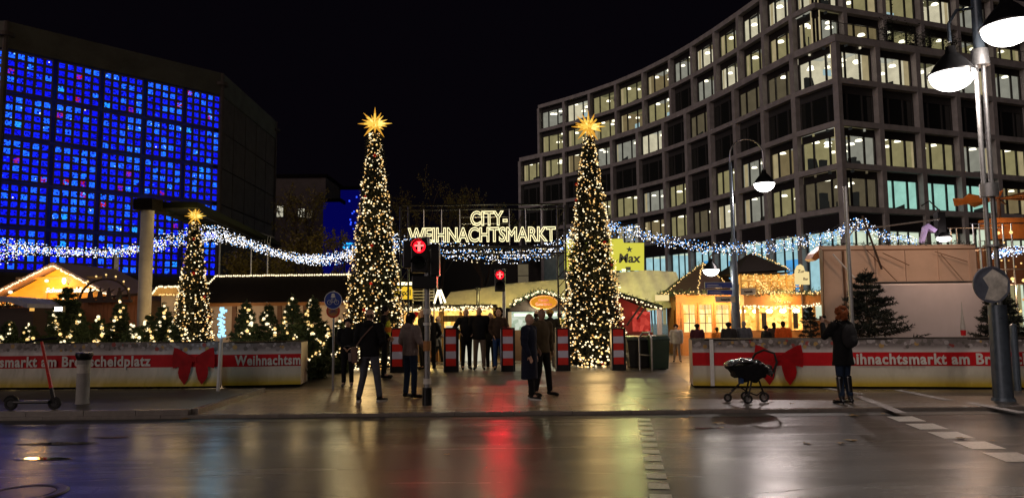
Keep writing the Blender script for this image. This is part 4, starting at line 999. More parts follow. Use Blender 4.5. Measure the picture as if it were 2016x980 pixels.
# traffic lights
def signal(px, py_lit, py_base, Y, rr, label, gz0, wide=1, gl=34):
    b = at(px, py_base, Y); t = thing('traffic_light', label, 'traffic light', (b.x, Y, gz0)); X = b.x; Z = lambda py: az(px, py, Y)
    zl = Z(py_lit); r = rr; dx = -wide
    m = MB(); m.cyl((X, Y, gz0), (X, Y, gz0 + .32), .115 * (1 if wide > .2 else .8), .11 * (1 if wide > .2 else .8), 16); m.build('foot', 'dark_metal', t, smooth=True, world=True)
    m = MB(); m.cyl((X, Y, gz0 + .3), (X, Y, zl + .2), .07 if wide > .2 else .055, .065 if wide > .2 else .05, 16); m.build('pole', 'galvanised', t, smooth=True, world=True)
    lx = X + dx
    m = MB(); m.box((lx, Y - .04, zl - r * 1.2), (r * 2.5, .22, r * 5.2)); m.build('signal_housing', 'black_plastic', t, world=True, bevel=.02)
    for k, (zc_, mt) in enumerate(((zl, 'red_signal'), (zl - r * 2.4, 'glass_dark'))):
        m = MB(); v = [(lx + r * 1.0 * math.cos(R(a)), Y - .15, zc_ + r * 1.0 * math.sin(R(a))) for a in range(0, 360, 20)]
        # visor: open half tube over the lens
        for q in range(0, 180, 20):
            a0, a1 = R(q), R(q + 20); f = lambda a, y_, k_=1.08: (lx + r * k_ * math.cos(a), y_, zc_ + r * k_ * math.sin(a)); m.quadv(f(a0, Y - .15), f(a1, Y - .15), f(a1, Y - .15 - r * 1.5), f(a0, Y - .15 - r * 1.5))
        m.build('visor', 'black_plastic', t, world=True)
        m = MB(); m.cyl((lx, Y - .152, zc_), (lx, Y - .16, zc_), r * .95, r * .95, 20); ln = m.build('lens', 'glass_dark', t, world=True)
        if k == 0:
            # standing figure with spread arms, lit red
            s_ = r * .8; m = MB(); y_ = Y - .166
            m.box((lx, y_, zc_ + s_ * .62), (s_ * .42, .008, s_ * .40)); m.box((lx, y_, zc_ + s_ * .22), (s_ * 1.7, .008, s_ * .34)); m.box((lx, y_, zc_ - s_ * .25), (s_ * .52, .009, s_ * 1.25)); m.box((lx, y_, zc_ + s_ * .88), (s_ * .7, .009, s_ * .12))
            m.build('red_figure', 'red_core', ln, world=True)
            lp_ = bpy.data.lights.new('signal_glow', 'SPOT'); lp_.energy = gl; lp_.color = (1, .02, .03); lp_.shadow_soft_size = r * .6; lp_.spot_size = R(120); lp_.spot_blend = .8
            q = bpy.data.objects.new('signal_glow', lp_); COL.objects.link(q); q.parent = t; q.location = parent_matrix(t).inverted() @ Vector((lx, Y - .20, zc_)); q.rotation_euler = (R(-80), 0, 0)
            m = MB(); m.lathe([(r * .62, 0), (r * .93, 0)], n=24); g = m.build('red_glow_ring', 'red_signal', ln); g.matrix_basis = parent_matrix(ln).inverted() @ (Matrix.Translation((lx, Y - .164, zc_)) @ Matrix.Rotation(R(90), 4, 'X'))
    return t, X, Z
tl, X, Z = signal(841, 487, 790, 13.3, .125, 'nearer pedestrian light with red figure on a sticker covered pole between waiting people', .004, .13)
m = MB(); m.box((X - .34, 13.36, Z(500)), (.22, .2, .52)); m.build('side_signal', 'black_plastic', tl, world=True, bevel=.02)
m = MB(); m.box((X + .15, 13.32, Z(512)), (.17, .24, .6)); m.build('rear_signal', 'black_plastic', tl, world=True, bevel=.02)
m = MB(); m.box((X - .04, 13.3, Z(556)), (.46, .26, .24)); m.build('control_box', 'black_plastic', tl, world=True, bevel=.015)
for i, (py, mt, h) in enumerate(((690, 'wood_orange', .18), (755, 'sign_white', .10), (618, 'sticker', .10), (640, 'sign_white', .05))):
    m = MB(); m.cyl((X, 13.3, Z(py)), (X, 13.3, Z(py) + h), .0735, .0735, 16, False); m.build('sticker_band', mt, tl, world=True)
signal(993, 542, 716, 21.9, .13, 'farther pedestrian light with red figure behind the curly haired woman', .0, .11, 85)

# cycle path sign + ban sign
Ys = 15.9; b = at(656, 700, Ys); t = thing('bicycle_sign', 'round blue bicycle path sign above a small round red sign on a thin pole', 'road sign', (b.x, Ys, 0)); X = b.x
m = MB(); m.cyl((0, 0, 0), (0, 0, az(656, 572, Ys)), .024, .024, 10); m.build('pole', 'galvanised', t)
zc_ = az(656, 591, Ys); rr = 17.5 / FPX * Ys
def disc(name, mat, c, r, y, par, n=32, th=.006):
    m = MB(); m.cyl((c[0], y, c[1]), (c[0], y + th, c[1]), r, r, n); return m.build(name, mat, par)
s1 = disc('blue_disc', 'sign_blue', (0, zc_), rr, -.06, t)
m = MB(); m.lathe([(rr * .93, 0), (rr * 1.0, 0)], n=32); q = m.build('white_rim', 'sign_white', s1); q.matrix_basis = Matrix.Translation((0, -.063, zc_)) @ Matrix.Rotation(R(90), 4, 'X')
def bike(par, cx, cz, s, y, mat):
    m = MB()
    for w_ in (-.55, .55): m.tube([(cx + (w_ + .34 * math.cos(R(a))) * s, y, cz + (-.25 + .34 * math.sin(R(a))) * s) for a in range(0, 361, 24)], .035 * s, 4)
    L_ = lambda *p: m.tube([(cx + a * s, y, cz + b_ * s) for a, b_ in p], .035 * s, 4)
    L_((-.55, -.25), (-.2, .22), (.4, .22), (.0, -.25), (-.55, -.25)); L_((.55, -.25), (.38, .4), (.25, .42)); L_((0, -.25), (-.25, .34)); L_((-.38, .35), (-.1, .35))
    return m.build('bicycle_symbol', mat, par)
bike(s1, 0, zc_ - .01, rr * .72, -.066, 'sign_white')
m = MB(); m.ell((0, -.066, zc_ + rr * .62), (rr * .20, .004, rr * .16), 12, 6); m.ell((.0, -.066, zc_ + rr * .42), (rr * .26, .004, rr * .14), 12, 6); m.build('rider_symbol', 'sign_white', s1)
z2 = az(656, 612, Ys); r2 = 13.5 / FPX * Ys
s2 = disc('red_disc', 'sign_red', (0, z2), r2, -.05, t); disc('inner_disc', 'wood_orange', (0, z2), r2 * .74, -.054, s2); bike(s2, 0, z2, r2 * .55, -.060, 'sign_blue')

# red-white barrier modules on the ramp
Yr = 19.4; zr = .10
for i, (px, lb) in enumerate(((783, 'between the tree and the grey jacket'), (888, 'standing alone left of the group of four'), (1000, 'half hidden behind the curly haired woman'), (1108, 'just left of the right tall tree'), (1217, 'in front of the right tall tree'))):
    x = ax(px, 690, Yr); t = thing('barrier_bollard', 'red and white striped barrier block ' + lb, 'bollard', (x, Yr, zr), 0, 'striped security barriers across the entrance')
    H = az(px, 647, Yr) - zr; w_ = .40
    m = MB(); m.b2(-.195, -.145, -.1, .24, 0, H); m.b2(.145, .195, -.1, .24, 0, H); m.b2(-.144, .144, -.02, .24, 0, H - .001); m.b2(-.195, .195, -.1, .24, H, H + .03); m.b2(-.144, .144, -.09, -.021, 0, .16); m.build('frame', 'dark_metal', t, bevel=.006)
    n5 = 5; h0 = .16; hh = (H - .01 - h0) / n5
    for k in range(n5):
        m = MB(); m.b2(-.140, .140, -.085, -.022, h0 + hh * k + .001, h0 + hh * (k + 1) - .001); m.build('stripe', 'reflect_red' if k % 2 == 0 else 'reflect_white', t, bevel=.005)
    m = MB(); m.cyl((-.187, -.11, .02), (-.187, -.11, H), .008, .008, 6); m.build('edge_strip', 'steel', t)

# concrete bollard
b = gz(162, 794, .09); t = thing('concrete_bollard', 'round sticker covered grey bollard with a dark cap in front of the left banner', 'bollard', b)
h = az(162, 697, b.y) - .09; m = MB(); m.lathe([(.125, 0), (.112, .04), (.110, h * .9)], n=24); m.build('shaft', 'concrete_pale', t, smooth=True)
m = MB(); m.lathe([(.112, h * .885), (.125, h * .9), (.152, h), (.14, h + .03), (0, h + .035)], n=24); m.build('cap', 'dark_metal', t, smooth=True)
m = MB(); m.lathe([(.1115, h * .62), (.1115, h * .80)], n=24); m.build('sticker_band', 'sticker', t)

# kick scooter
b = gz(20, 812, .09); Yk = b.y + .3; t = thing('kick_scooter', 'black kick scooter with an orange red stem parked by the left banner', 'scooter', (ax(20, 790, Yk), Yk, .09))
K = lambda px, py: (ax(px, py, Yk) - t.location.x, 0, az(px, py, Yk) - .09)
rw_ = K(22, 791); fwp = K(108, 781); 
for c in ((rw_[0], 0, .115), (fwp[0], 0, .115)):
    m = MB(); m.tube([(c[0] + .085 * math.cos(R(a)), 0, c[2] + .085 * math.sin(R(a))) for a in range(0, 361, 20)], .028, 8); wh = m.build('wheel', 'rubber', t); m = MB(); m.cyl((c[0], -.02, c[2]), (c[0], .02, c[2]), .06, .06, 14); m.build('rim', 'dark_metal', wh)
m = MB(); m.box(((rw_[0] + fwp[0]) / 2, 0, .14), (fwp[0] - rw_[0] - .12, .15, .05)); m.build('deck', 'black_plastic', t, bevel=.02)
sb = K(101, 757); st = K(82, 672)
m = MB(); m.cyl((fwp[0], 0, .12), (sb[0], 0, sb[2] - .05), .035, .03, 10); m.build('fork', 'black_plastic', t)
emat('scooter_stem_led', (.9, .06, .02), .35)
m = MB(); m.cyl((sb[0], 0, sb[2] - .05), (st[0], 0, st[2]), .03, .022, 10); m.build('stem', 'reflect_red', t)
m = MB(); m.tube([(st[0] - .20, -.12, st[2] - .02), (st[0] - .05, -.02, st[2] + .03), (st[0] + .22, .1, st[2] + .05)], .018, 8); m.build('handlebar', 'black_plastic', t)
m = MB(); m.tube([(rw_[0] + .13 * math.cos(R(a)), 0, .115 + .13 * math.sin(R(a))) for a in range(20, 161, 20)], .02, 6); m.build('mudguard', 'black_plastic', t)

# wheelie bins, dumpster, rail
def binbody(t, w_, d, h, mat):
    m = MB(); i = 0; v = []
    m.v = [(-w_ * .42, -d * .42, .12), (w_ * .42, -d * .42, .12), (w_ * .42, d * .42, .12), (-w_ * .42, d * .42, .12), (-w_ / 2, -d / 2, h), (w_ / 2, -d / 2, h), (w_ / 2, d / 2, h), (-w_ / 2, d / 2, h)]
    m.f = [(0,3,2,1),(4,5,6,7),(0,1,5,4),(1,2,6,5),(2,3,7,6),(3,0,4,7)]; m.m = [0] * 6; m.b2(-w_ * .53, w_ * .53, -d * .53, d * .53, h + .001, h + .035); m.build('body', mat, t, bevel=.015)
    m = MB(); m.prism([(-w_ * .52, -d * .55, h + .036), (-w_ * .52, d * .5, h + .036), (-w_ * .52, d * .4, h + .14), (-w_ * .52, -d * .2, h + .12)], (w_ * 1.04, 0, 0)); m.build('lid', mat, t, bevel=.015)
    for sx in (-1, 1):
        m = MB(); m.cyl((sx * w_ * .36 - .03, d * .3, .1), (sx * w_ * .36 + .03, d * .3, .1), .1, .1, 14); m.build('wheel', 'rubber', t)
Yd = 20.2; x = ax(1262, 700, Yd); t = thing('waste_container', 'wide black waste container behind the rail beside the tall tree', 'bin', (x, Yd, 0)); binbody(t, .86, .7, az(1262, 662, Yd) - .12, 'black_plastic')
Yd = 19.6; x = ax(1297, 700, Yd); t = thing('wheelie_bin', 'dark green wheelie bin next to the metal rail', 'bin', (x, Yd, 0)); binbody(t, .50, .55, az(1297, 665, Yd) - .06, 'bin_green')
t = thing('guard_rail', 'bent steel tube rail in front of the waste bins', 'rail', (ax(1283, 700, 19.0), 19.0, 0))
x0, x1 = ax(1266, 700, 19) - t.location.x, ax(1283, 700, 19) - t.location.x; hz_ = az(1275, 655, 19)
m = MB(); m.tube([(x0, .5, 0), (x0, .5, hz_ - .15), (x0 + .08, .4, hz_), (x1 - .05, .05, hz_), (x1, 0, hz_ - .15), (x1, 0, 0)], .026, 8); m.build('tube_frame', 'steel', t, smooth=True); m = MB(); m.cyl((x0, .5, .5), (x1, 0, .5), .018, n=8); m.build('cross_bar', 'steel', t)

# ================================================================ BANNER BARRIERS
pmat('bauble_a', (.26, .22, .22), .6, scale=3); pmat('bauble_b', (.42, .38, .38), .6, scale=3); pmat('bauble_c', (.48, .30, .10), .6, scale=3); pmat('bauble_d', (.14, .12, .11), .6, scale=3); pmat('bauble_e', (.35, .06, .05), .6, scale=3)
def banner_mat():
    m = bpy.data.materials.new('banner_print'); m.use_nodes = True; n = m.node_tree; b = n.nodes['Principled BSDF']; L = n.links.new
    tc = n.nodes.new('ShaderNodeTexCoord'); sx = n.nodes.new('ShaderNodeSeparateXYZ'); L(tc.outputs['Object'], sx.inputs[0])
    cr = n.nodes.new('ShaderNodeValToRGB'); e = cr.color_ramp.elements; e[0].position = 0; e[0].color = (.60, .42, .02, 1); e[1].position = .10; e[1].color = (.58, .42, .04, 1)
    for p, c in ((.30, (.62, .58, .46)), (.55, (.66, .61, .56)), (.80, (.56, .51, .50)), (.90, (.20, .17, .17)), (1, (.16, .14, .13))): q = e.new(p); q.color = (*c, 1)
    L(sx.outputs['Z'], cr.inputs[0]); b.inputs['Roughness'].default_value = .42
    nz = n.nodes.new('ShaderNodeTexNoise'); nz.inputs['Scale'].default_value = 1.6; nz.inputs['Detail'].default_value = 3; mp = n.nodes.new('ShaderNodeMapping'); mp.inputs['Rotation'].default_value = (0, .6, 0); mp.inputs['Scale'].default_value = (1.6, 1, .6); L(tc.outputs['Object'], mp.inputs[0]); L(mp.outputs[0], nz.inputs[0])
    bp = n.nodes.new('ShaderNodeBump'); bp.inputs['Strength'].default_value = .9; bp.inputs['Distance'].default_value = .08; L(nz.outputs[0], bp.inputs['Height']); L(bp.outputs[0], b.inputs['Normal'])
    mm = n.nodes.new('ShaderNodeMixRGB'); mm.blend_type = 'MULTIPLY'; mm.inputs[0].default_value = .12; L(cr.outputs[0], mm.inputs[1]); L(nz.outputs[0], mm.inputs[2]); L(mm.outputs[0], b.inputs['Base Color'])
    MATS['banner_print'] = m
banner_mat()
def banner(p0, p1, h, dep, label, texts, bows, seed, post=None):
    """cloth covered barrier block; p0 left front foot, p1 right front foot (world, z of foot)"""
    p0 = Vector(p0); p1 = Vector(p1); d = p1 - p0; d.z = 0; L = d.length; rz = math.atan2(d.y, d.x); z0 = p0.z
    t = thing('banner_barrier', label, 'banner', (p0.x, p0.y, z0), rz, 'banner covered barriers along the market')
    r = random.Random(seed); b0 = .05
    m = MB(); m.b2(.02, L - .02, .02, dep, 0, b0 + .04); m.build('base', 'roof_dark', t)
    m = MB(); nx = max(2, int(L / .12)); nz = 8; i0 = 0   # slightly wavy cloth front
    for j in range(nz + 1):
        for i in range(nx + 1):
            x = L * i / nx; z = b0 + (h - b0) * j / nz; y = -.016 * math.sin(x * 2.3 + z * 3) - .006 * math.sin(x * 7.1 - z * 5) - .003
            m.v.append((x, y, z))
    for j in range(nz):
        for i in range(nx): a = j * (nx + 1) + i; m.f.append((a, a + 1, a + nx + 2, a + nx + 1)); m.m.append(0)
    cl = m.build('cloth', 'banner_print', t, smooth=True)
    m = MB(); m.quadv((L, 0, b0), (L, dep, b0), (L, dep, h), (L, 0, h)); m.quadv((0, 0, b0), (0, 0, h), (0, dep, h), (0, dep, b0)); m.quadv((0, dep, b0), (0, dep, h), (L, dep, h), (L, dep, b0)); m.build('cloth_side', 'banner_cream', t)
    m = MB(); m.b2(0, L, .001, dep - .001, h - .02, h - .001); m.build('top_board', 'roof_dark', t)
    zr0, zr1 = .46 * h, .73 * h
    def wav(x, z): return -.016 * math.sin(x * 2.3 + z * 3) - .006 * math.sin(x * 7.1 - z * 5) - .003
    m = MB(); n = max(2, int(L / .12))
    for i in range(n):
        xa, xb = L * i / n, L * (i + 1) / n; zm = (zr0 + zr1) / 2
        for za, zb in ((zr0, zm), (zm, zr1)): m.quadv((xa, wav(xa, za) - .004, za), (xb, wav(xb, za) - .004, za), (xb, wav(xb, zb) - .004, zb), (xa, wav(xa, zb) - .004, zb))
    m.build('red_ribbon', 'banner_red', t)
    # printed baubles along the top
    q = MB(); mats = ['bauble_a', 'bauble_b', 'bauble_c', 'bauble_d', 'bauble_e']
    x = .04
    while x < L - .05:
        z = h - r.uniform(.03, .17); rr = r.uniform(.022, .055); q.mi = r.choice((0, 0, 1, 1, 3, 3, 2, 0, 1, 4 if r.random() < .3 else 3)); nn = 12; y = wav(x, z) - .002 - r.uniform(.0005, .003); i = len(q.v)
        if x - rr > 0 and x + rr < L:
            q.v += [(x + rr * math.cos(2 * PI * k / nn), y, min(h - .002, z + rr * math.sin(2 * PI * k / nn))) for k in range(nn)]; q.f.append(tuple(i + k for k in range(nn))); q.m.append(q.mi)
        x += r.uniform(.02, .06)
    q.build('printed_baubles', mats, t)
    for s_, xc, wd, al in texts:
        o = text_obj(s_, 'lettering', 'sign_white', .225, (xc, -.028, (zr0 + zr1) / 2 - .012), parent=t, sx=wd, extrude=.002, offset=.006, align=al, spacing=1.06, world=False)
        # slab serifs are hinted by the heavier outline
    for xc, s_ in bows:
        m = MB(); y = -.030; zc_ = (zr0 + zr1) / 2 + .03
        def poly(pts, yy=y): m.prism([(xc + a * s_, yy, zc_ + b * s_) for a, b in pts], (0, -.004, 0))
        for sg in (-1, 1):
            poly([(sg * a, b) for a, b in ((.05, .06), (.18, .15), (.38, .24), (.47, .26), (.50, .10), (.50, -.10), (.47, -.19), (.33, -.16), (.15, -.08), (.05, -.03))])
            poly([(sg * a, b) for a, b in ((.03, -.03), (.16, -.09), (.34, -.16), (.36, -.30), (.33, -.42), (.23, -.55), (.14, -.46), (.08, -.28))], y - .003)
        poly([(-.07, .06), (.07, .06), (.08, -.05), (-.08, -.05)], y - .006)
        m.build('printed_bow', 'bow_red', t)
    return t, L
hB = .98
a = gz(-420, 770, .09); b = gz(428, 764, .09)
bn, L = banner(a, b, az(428, 672, b.y) - .09, .22, 'long banner barrier at the left reading Weihnachtsmarkt am Breitscheidplatz with a red bow', [], [], 1)
X_ = lambda px: (gz(px, 765, .09) - a).length
hh = az(428, 672, b.y) - .09
for nm in list(bn.children): pass
def btext(t, s_, xc, target_w, h, align='CENTER', size=.31):
    """serif-like heavy display lettering"""
    o = text_obj(s_, 'lettering', 'sign_white', size, (0, 0, 0), parent=t, sx=1, extrude=.002, offset=.010, align='CENTER', spacing=1.1, world=False)
    xs = [v.co.x for v in o.data.vertices]; w_ = max(xs) - min(xs); mid = (max(xs) + min(xs)) / 2; k = target_w / w_
    for v in o.data.vertices: v.co.x = (v.co.x - mid) * k
    o.matrix_basis = Matrix.Translation((xc, -.030, .595 * h - .008)) @ Matrix.Rotation(R(90), 4, 'X')
    # slab serifs: small feet under and over the stems of each letter
    return o
x0 = X_(-100); x1 = X_(296); btext(bn, 'Weihnachtsmarkt am Breitscheidplatz', (x0 + x1) / 2, x1 - x0, hh)
def bow(t, xc, s_, h):
    m = MB(); y = -.032; zc_ = .62 * h
    def poly(pts, yy=y): m.prism([(xc + a_ * s_, yy, zc_ + b_ * s_) for a_, b_ in pts], (0, -.004, 0))
    for sg in (-1, 1):
        poly([(sg * a_, b_) for a_, b_ in ((.05, .06), (.18, .15), (.38, .26), (.47, .28), (.50, .10), (.50, -.10), (.49, -.20), (.33, -.16), (.15, -.08), (.05, -.03))])
        poly([(sg * a_, b_) for a_, b_ in ((.03, -.03), (.16, -.09), (.34, -.16), (.36, -.30), (.33, -.42), (.21, -.58), (.12, -.46), (.07, -.28))], y - .005)
    poly([(-.07, .06), (.07, .06), (.08, -.05), (-.08, -.05)], y - .010); m.build('printed_bow', 'bow_red', t)
bow(bn, X_(378), .94, hh)
a = gz(436, 763, .02); b = gz(592, 760, .02)
bn2, L = banner(a, b, az(592, 672, b.y) - .02, .78, 'short banner barrier with the cut off word Weihnachtsm and a bare cream end', [], [], 2)
w0 = (gz(462, 762, .02) - a).length; btext(bn2, 'Weihnachtsm', (w0 + L) / 2, L - w0 - .01, az(592, 672, b.y) - .02)
a = gz(1365, 763, 0); b = gz(2300, 768, 0)
bn3, L = banner(a, b, az(1365, 668, a.y), .75, 'long banner barrier at the right with a big red bow behind the pushchair', [], [], 3)
X_ = lambda px: (gz(px, 764, 0) - a).length; hh = az(1365, 668, a.y)
x0, x1 = X_(1640), X_(2118); btext(bn3, 'Weihnachtsmarkt am Breitscheidplatz', (x0 + x1) / 2, x1 - x0, hh)
bow(bn3, X_(1535), 1.0, hh)
m = MB(); xx = X_(1403); m.b2(xx - .04, xx + .04, -.06, -.034, .05, hh); m.build('joint_strip', 'white_paint', bn3)

# leaning pole with the icy light
Yi = 15.3; b = at(429, 757, Yi); t = thing('ice_light_pole', 'white slanted post carrying a pale blue icicle light above the banner joint', 'light pole', (b.x, Yi, 0))
q = at(436, 665, Yi); r_ = at(438, 607, Yi)
m = MB(); m.cyl((0, 0, 0), (q.x - b.x, 0, q.z), .035, .035, 12); m.build('post', 'white_paint', t)
m = MB(); g = random.Random(4)
c0 = Vector((q.x - b.x, 0, q.z + .02)); c1 = Vector((r_.x - b.x, 0, r_.z))
for i in range(26):
    f = i / 25; c = c0 + (c1 - c0) * f; m.box(c + Vector((g.uniform(-.05, .05), g.uniform(-.05, .05), 0)), (g.uniform(.03, .09), g.uniform(.03, .09), g.uniform(.02, .06)), rz=g.random())
m.build('icicle_light', 'ice_light', t); lamp('ice_glow', (b.x, Yi - .3, 2.0), 9, (.4, .8, 1), .1, t)
# white floodlight in the left spruce
p = at(115, 608, 17.7); t = thing('flood_light', 'small white floodlight between the branches of the bigger left spruce', 'lamp', tuple(p)); m = MB(); m.box((0, .06, 0), (.2, .1, .14)); m.build('housing', 'black_plastic', t); m = MB(); m.box((0, 0, 0), (.17, .015, .10)); m.build('lens', 'lamp_bowl', t)
# unseen street lamp added behind the viewer to brighten road and people
t = thing('street_lamp', 'street lamp on the near pavement behind the viewer lighting the road', 'street lamp', (5.5, -7, 0))  # added lamp, out of view, there only to brighten road and people
m = MB(); m.cyl((0, 0, 0), (0, 0, 7.6), .11, .07, 14); m.tube([(0, 0, 7.6), (0, .2, 7.9), (0, .9, 8.0)], .04, 8); m.build('post', 'blue_grey_paint', t, smooth=True); bowl_head(t, (5.5, -6.0, 7.2), .36, power=620, col=(1, .80, .68))
# fallen leaves
LEAFL = ['large brown leaf on the road below the left island kerb', 'large reddish brown leaf on the road left of the pushchair', 'small leaf beside the large reddish one left of the pushchair', 'bright yellow leaf on the road in front of the photographing person', 'small leaf at the kerb right of the photographing person', 'yellow leaf on the dashed marking at the right', 'leaf lying alone on the road below the pushchair', 'curled leaf in the middle of the wet road at the right', 'small leaf touching the curled leaf at the right', 'tiny leaf on the island behind the kick scooter', 'tiny leaf near the shoes of the person with shoulder bag', 'tiny leaf on the pavement beside the long navy coat', 'tiny leaf on the pavement below the fourth striped barrier', 'small leaf right behind the pushchair wheels', 'tiny leaf alone in the middle of the road reflections', 'tiny leaf at the kerb right of the dashed blocks', 'small yellow leaf above the dashed marking at the far right', 'leaf between pushchair and photographing person on the cobbles', 'small leaf on the cobbles left of the pushchair', 'tiny leaf at the foot of the icicle light pole']
lr = random.Random(8)
for i, (px, py, z, s_) in enumerate([(365, 825, -.052, .12), (1415, 833, -.052, .13), (1420, 842, -.052, .06), (1680, 818, -.05, .13), (1740, 815, -.05, .06), (1893, 863, -.05, .09), (1590, 873, -.052, .08), (1676, 867, -.052, .09), (1655, 873, -.052, .07), (100, 766, .094, .07), (700, 800, .008, .05), (1030, 806, .008, .05), (1140, 800, .008, .05), (1560, 795, .008, .06), (880, 895, -.052, .05), (1360, 822, -.052, .06), (1955, 868, -.05, .05), (1520, 790, .008, .07), (1340, 788, .008, .06), (430, 775, .094, .04)]):
    p = gz(px, py, z); m = MB(); n = 10; pts = []
    for k in range(n): rr = s_ * (.5 if k % 2 else 1) * lr.uniform(.8, 1.1) * (1.25 if k == 0 else 1); an = 2 * PI * k / n; pts.append((rr * math.cos(an), rr * math.sin(an), .004 + .018 * lr.random()))
    m.v = pts + [(0, 0, .012)]; m.f = [(k, (k + 1) % n, n) for k in range(n)]; m.m = [0] * n
    o = m.build('fallen_leaf', 'leaf_fallen'); o.location = p; o.rotation_euler = (0, 0, lr.random() * 6)
    tag(o, LEAFL[i], 'leaf', 'fallen leaves on the wet street')
# ================================================================ ENTRANCE SIGN
Ysg = 21.35
x0, x1 = ax(803, 480, Ysg), ax(1098, 480, Ysg); zb = az(950, 482, Ysg); zt = az(950, 411, Ysg)
t = thing('entrance_sign', 'market entrance sign with glowing outlined letters on a dark truss between the two tallest trees', 'sign', ((x0 + x1) / 2, Ysg, 0))
m = MB()
for x in (x0 - .12, x1 + .12):
    for q in (-.12, .12):
        m.cyl((x + q, Ysg + .1, 0), (x + q, Ysg + .1, zt + .1), .03, n=8)
    z = .3
    while z < zt - .3: m.cyl((x - .12, Ysg + .1, z), (x + .12, Ysg + .1, z + .28), .014, n=5); z += .3
m.build('post', 'dark_metal', t, world=True)
m = MB()
for z in (zb - .06, zb - .26, zt, zt + .14): m.cyl((x0 - .2, Ysg + .1, z), (x1 + .2, Ysg + .1, z), .028, n=8)
n = 22
for i in range(n):
    xa = x0 + (x1 - x0) * i / n; xb = x0 + (x1 - x0) * (i + 1) / n
    m.cyl((xa, Ysg + .1, zb - .26), (xb, Ysg + .1, zb - .06), .012, n=5)
m.b2(x0 - .1, x1 + .1, Ysg + .02, Ysg + .05, zb - .12, zb - .03)
m.build('truss', 'dark_metal', t, world=True)
for px in (834, 869, 905, 1003, 1035, 1066):
    x = ax(px, 450, Ysg); m = MB(); m.cyl((x, Ysg + .06, zb), (x, Ysg + .06, zt), .012, n=6); m.build('rod', 'steel', t, world=True)
m = MB()
for py in (427, 440):
    z = az(955, py, Ysg); m.cyl((ax(905, py, Ysg), Ysg + .05, z), (ax(1003, py, Ysg), Ysg + .05, z), .01, n=6)
m.build('cross_rod', 'steel', t, world=True)
def neon(s, pxl, pxr, py0, py1, name='lettering'):
    o = text_obj(s, name, 'neon_sign', 1, (0, 0, 0), outline=.026, offset=.012, spacing=1.0)
    vs = o.data.vertices; xs = [v.co.x for v in vs]; ys = [v.co.y for v in vs]
    W = ax(pxr, py0, Ysg) - ax(pxl, py0, Ysg); zlo, zhi = az((pxl + pxr) / 2, py1, Ysg), az((pxl + pxr) / 2, py0, Ysg)
    kx = W / (max(xs) - min(xs)); ky = (zhi - zlo) / (max(ys) - min(ys)); mx_, my = (max(xs) + min(xs)) / 2, (max(ys) + min(ys)) / 2
    for v in vs: v.co.x = (v.co.x - mx_) * kx; v.co.y = (v.co.y - my) * ky; v.co.z *= .6
    o.parent = t; o.matrix_basis = parent_matrix(t).inverted() @ (Matrix.Translation(((ax(pxl, py0, Ysg) + ax(pxr, py0, Ysg)) / 2, Ysg - .03, (zlo + zhi) / 2)) @ Matrix.Rotation(R(90), 4, 'X'))
    return o
neon('CITY-', 926, 999, 415, 445); neon('WEIHNACHTSMARKT', 803, 1094, 447, 477)
lamp('sign_glow', ((x0 + x1) / 2, Ysg - .8, zb + .5), 25, (1, .85, .5), .3, t)

# ================================================================ STALL MATERIALS
def glow(name, c1, c2, s, scale=6, stretch=(1, 1, 1)):  # stall lamplight is put into goods, walls and curtain as emission
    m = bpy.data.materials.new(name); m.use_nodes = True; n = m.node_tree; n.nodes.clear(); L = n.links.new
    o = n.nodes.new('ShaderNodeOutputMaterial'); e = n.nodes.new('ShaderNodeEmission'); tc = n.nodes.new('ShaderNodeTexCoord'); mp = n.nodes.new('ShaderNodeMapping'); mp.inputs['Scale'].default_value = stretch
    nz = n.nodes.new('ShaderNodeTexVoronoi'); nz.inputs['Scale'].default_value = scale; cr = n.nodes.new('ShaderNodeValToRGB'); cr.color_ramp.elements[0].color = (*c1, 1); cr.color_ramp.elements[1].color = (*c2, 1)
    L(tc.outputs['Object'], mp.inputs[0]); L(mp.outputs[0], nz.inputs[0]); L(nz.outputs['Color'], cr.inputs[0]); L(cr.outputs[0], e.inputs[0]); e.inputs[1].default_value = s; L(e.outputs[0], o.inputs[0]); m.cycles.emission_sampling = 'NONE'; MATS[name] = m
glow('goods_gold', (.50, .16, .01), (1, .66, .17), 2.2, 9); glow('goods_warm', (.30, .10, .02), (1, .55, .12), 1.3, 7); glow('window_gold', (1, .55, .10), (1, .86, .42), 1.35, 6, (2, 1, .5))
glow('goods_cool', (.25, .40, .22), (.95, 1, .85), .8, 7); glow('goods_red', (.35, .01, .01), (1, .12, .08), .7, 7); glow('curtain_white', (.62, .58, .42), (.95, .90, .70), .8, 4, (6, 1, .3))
pmat('gable_gold', (.85, .40, .05), .5, stretch=(1, 1, 7), scale=3); pmat('max_yellow', (.82, .78, .08), .5, var=.08, scale=2)
emat('board_yellow', (1, .62, .04), .95); emat('oval_orange', (.95, .38, .03), .75); emat('sign_lit_cream', (1, .78, .36), .9); emat('strip_green', (.85, 1, .70), 1.5)
pmat('snow_blue', (.30, .30, .42), .6); pmat('brown_fence', (.36, .13, .05), .7, stretch=(1, 1, .2), scale=10, bump=.2)
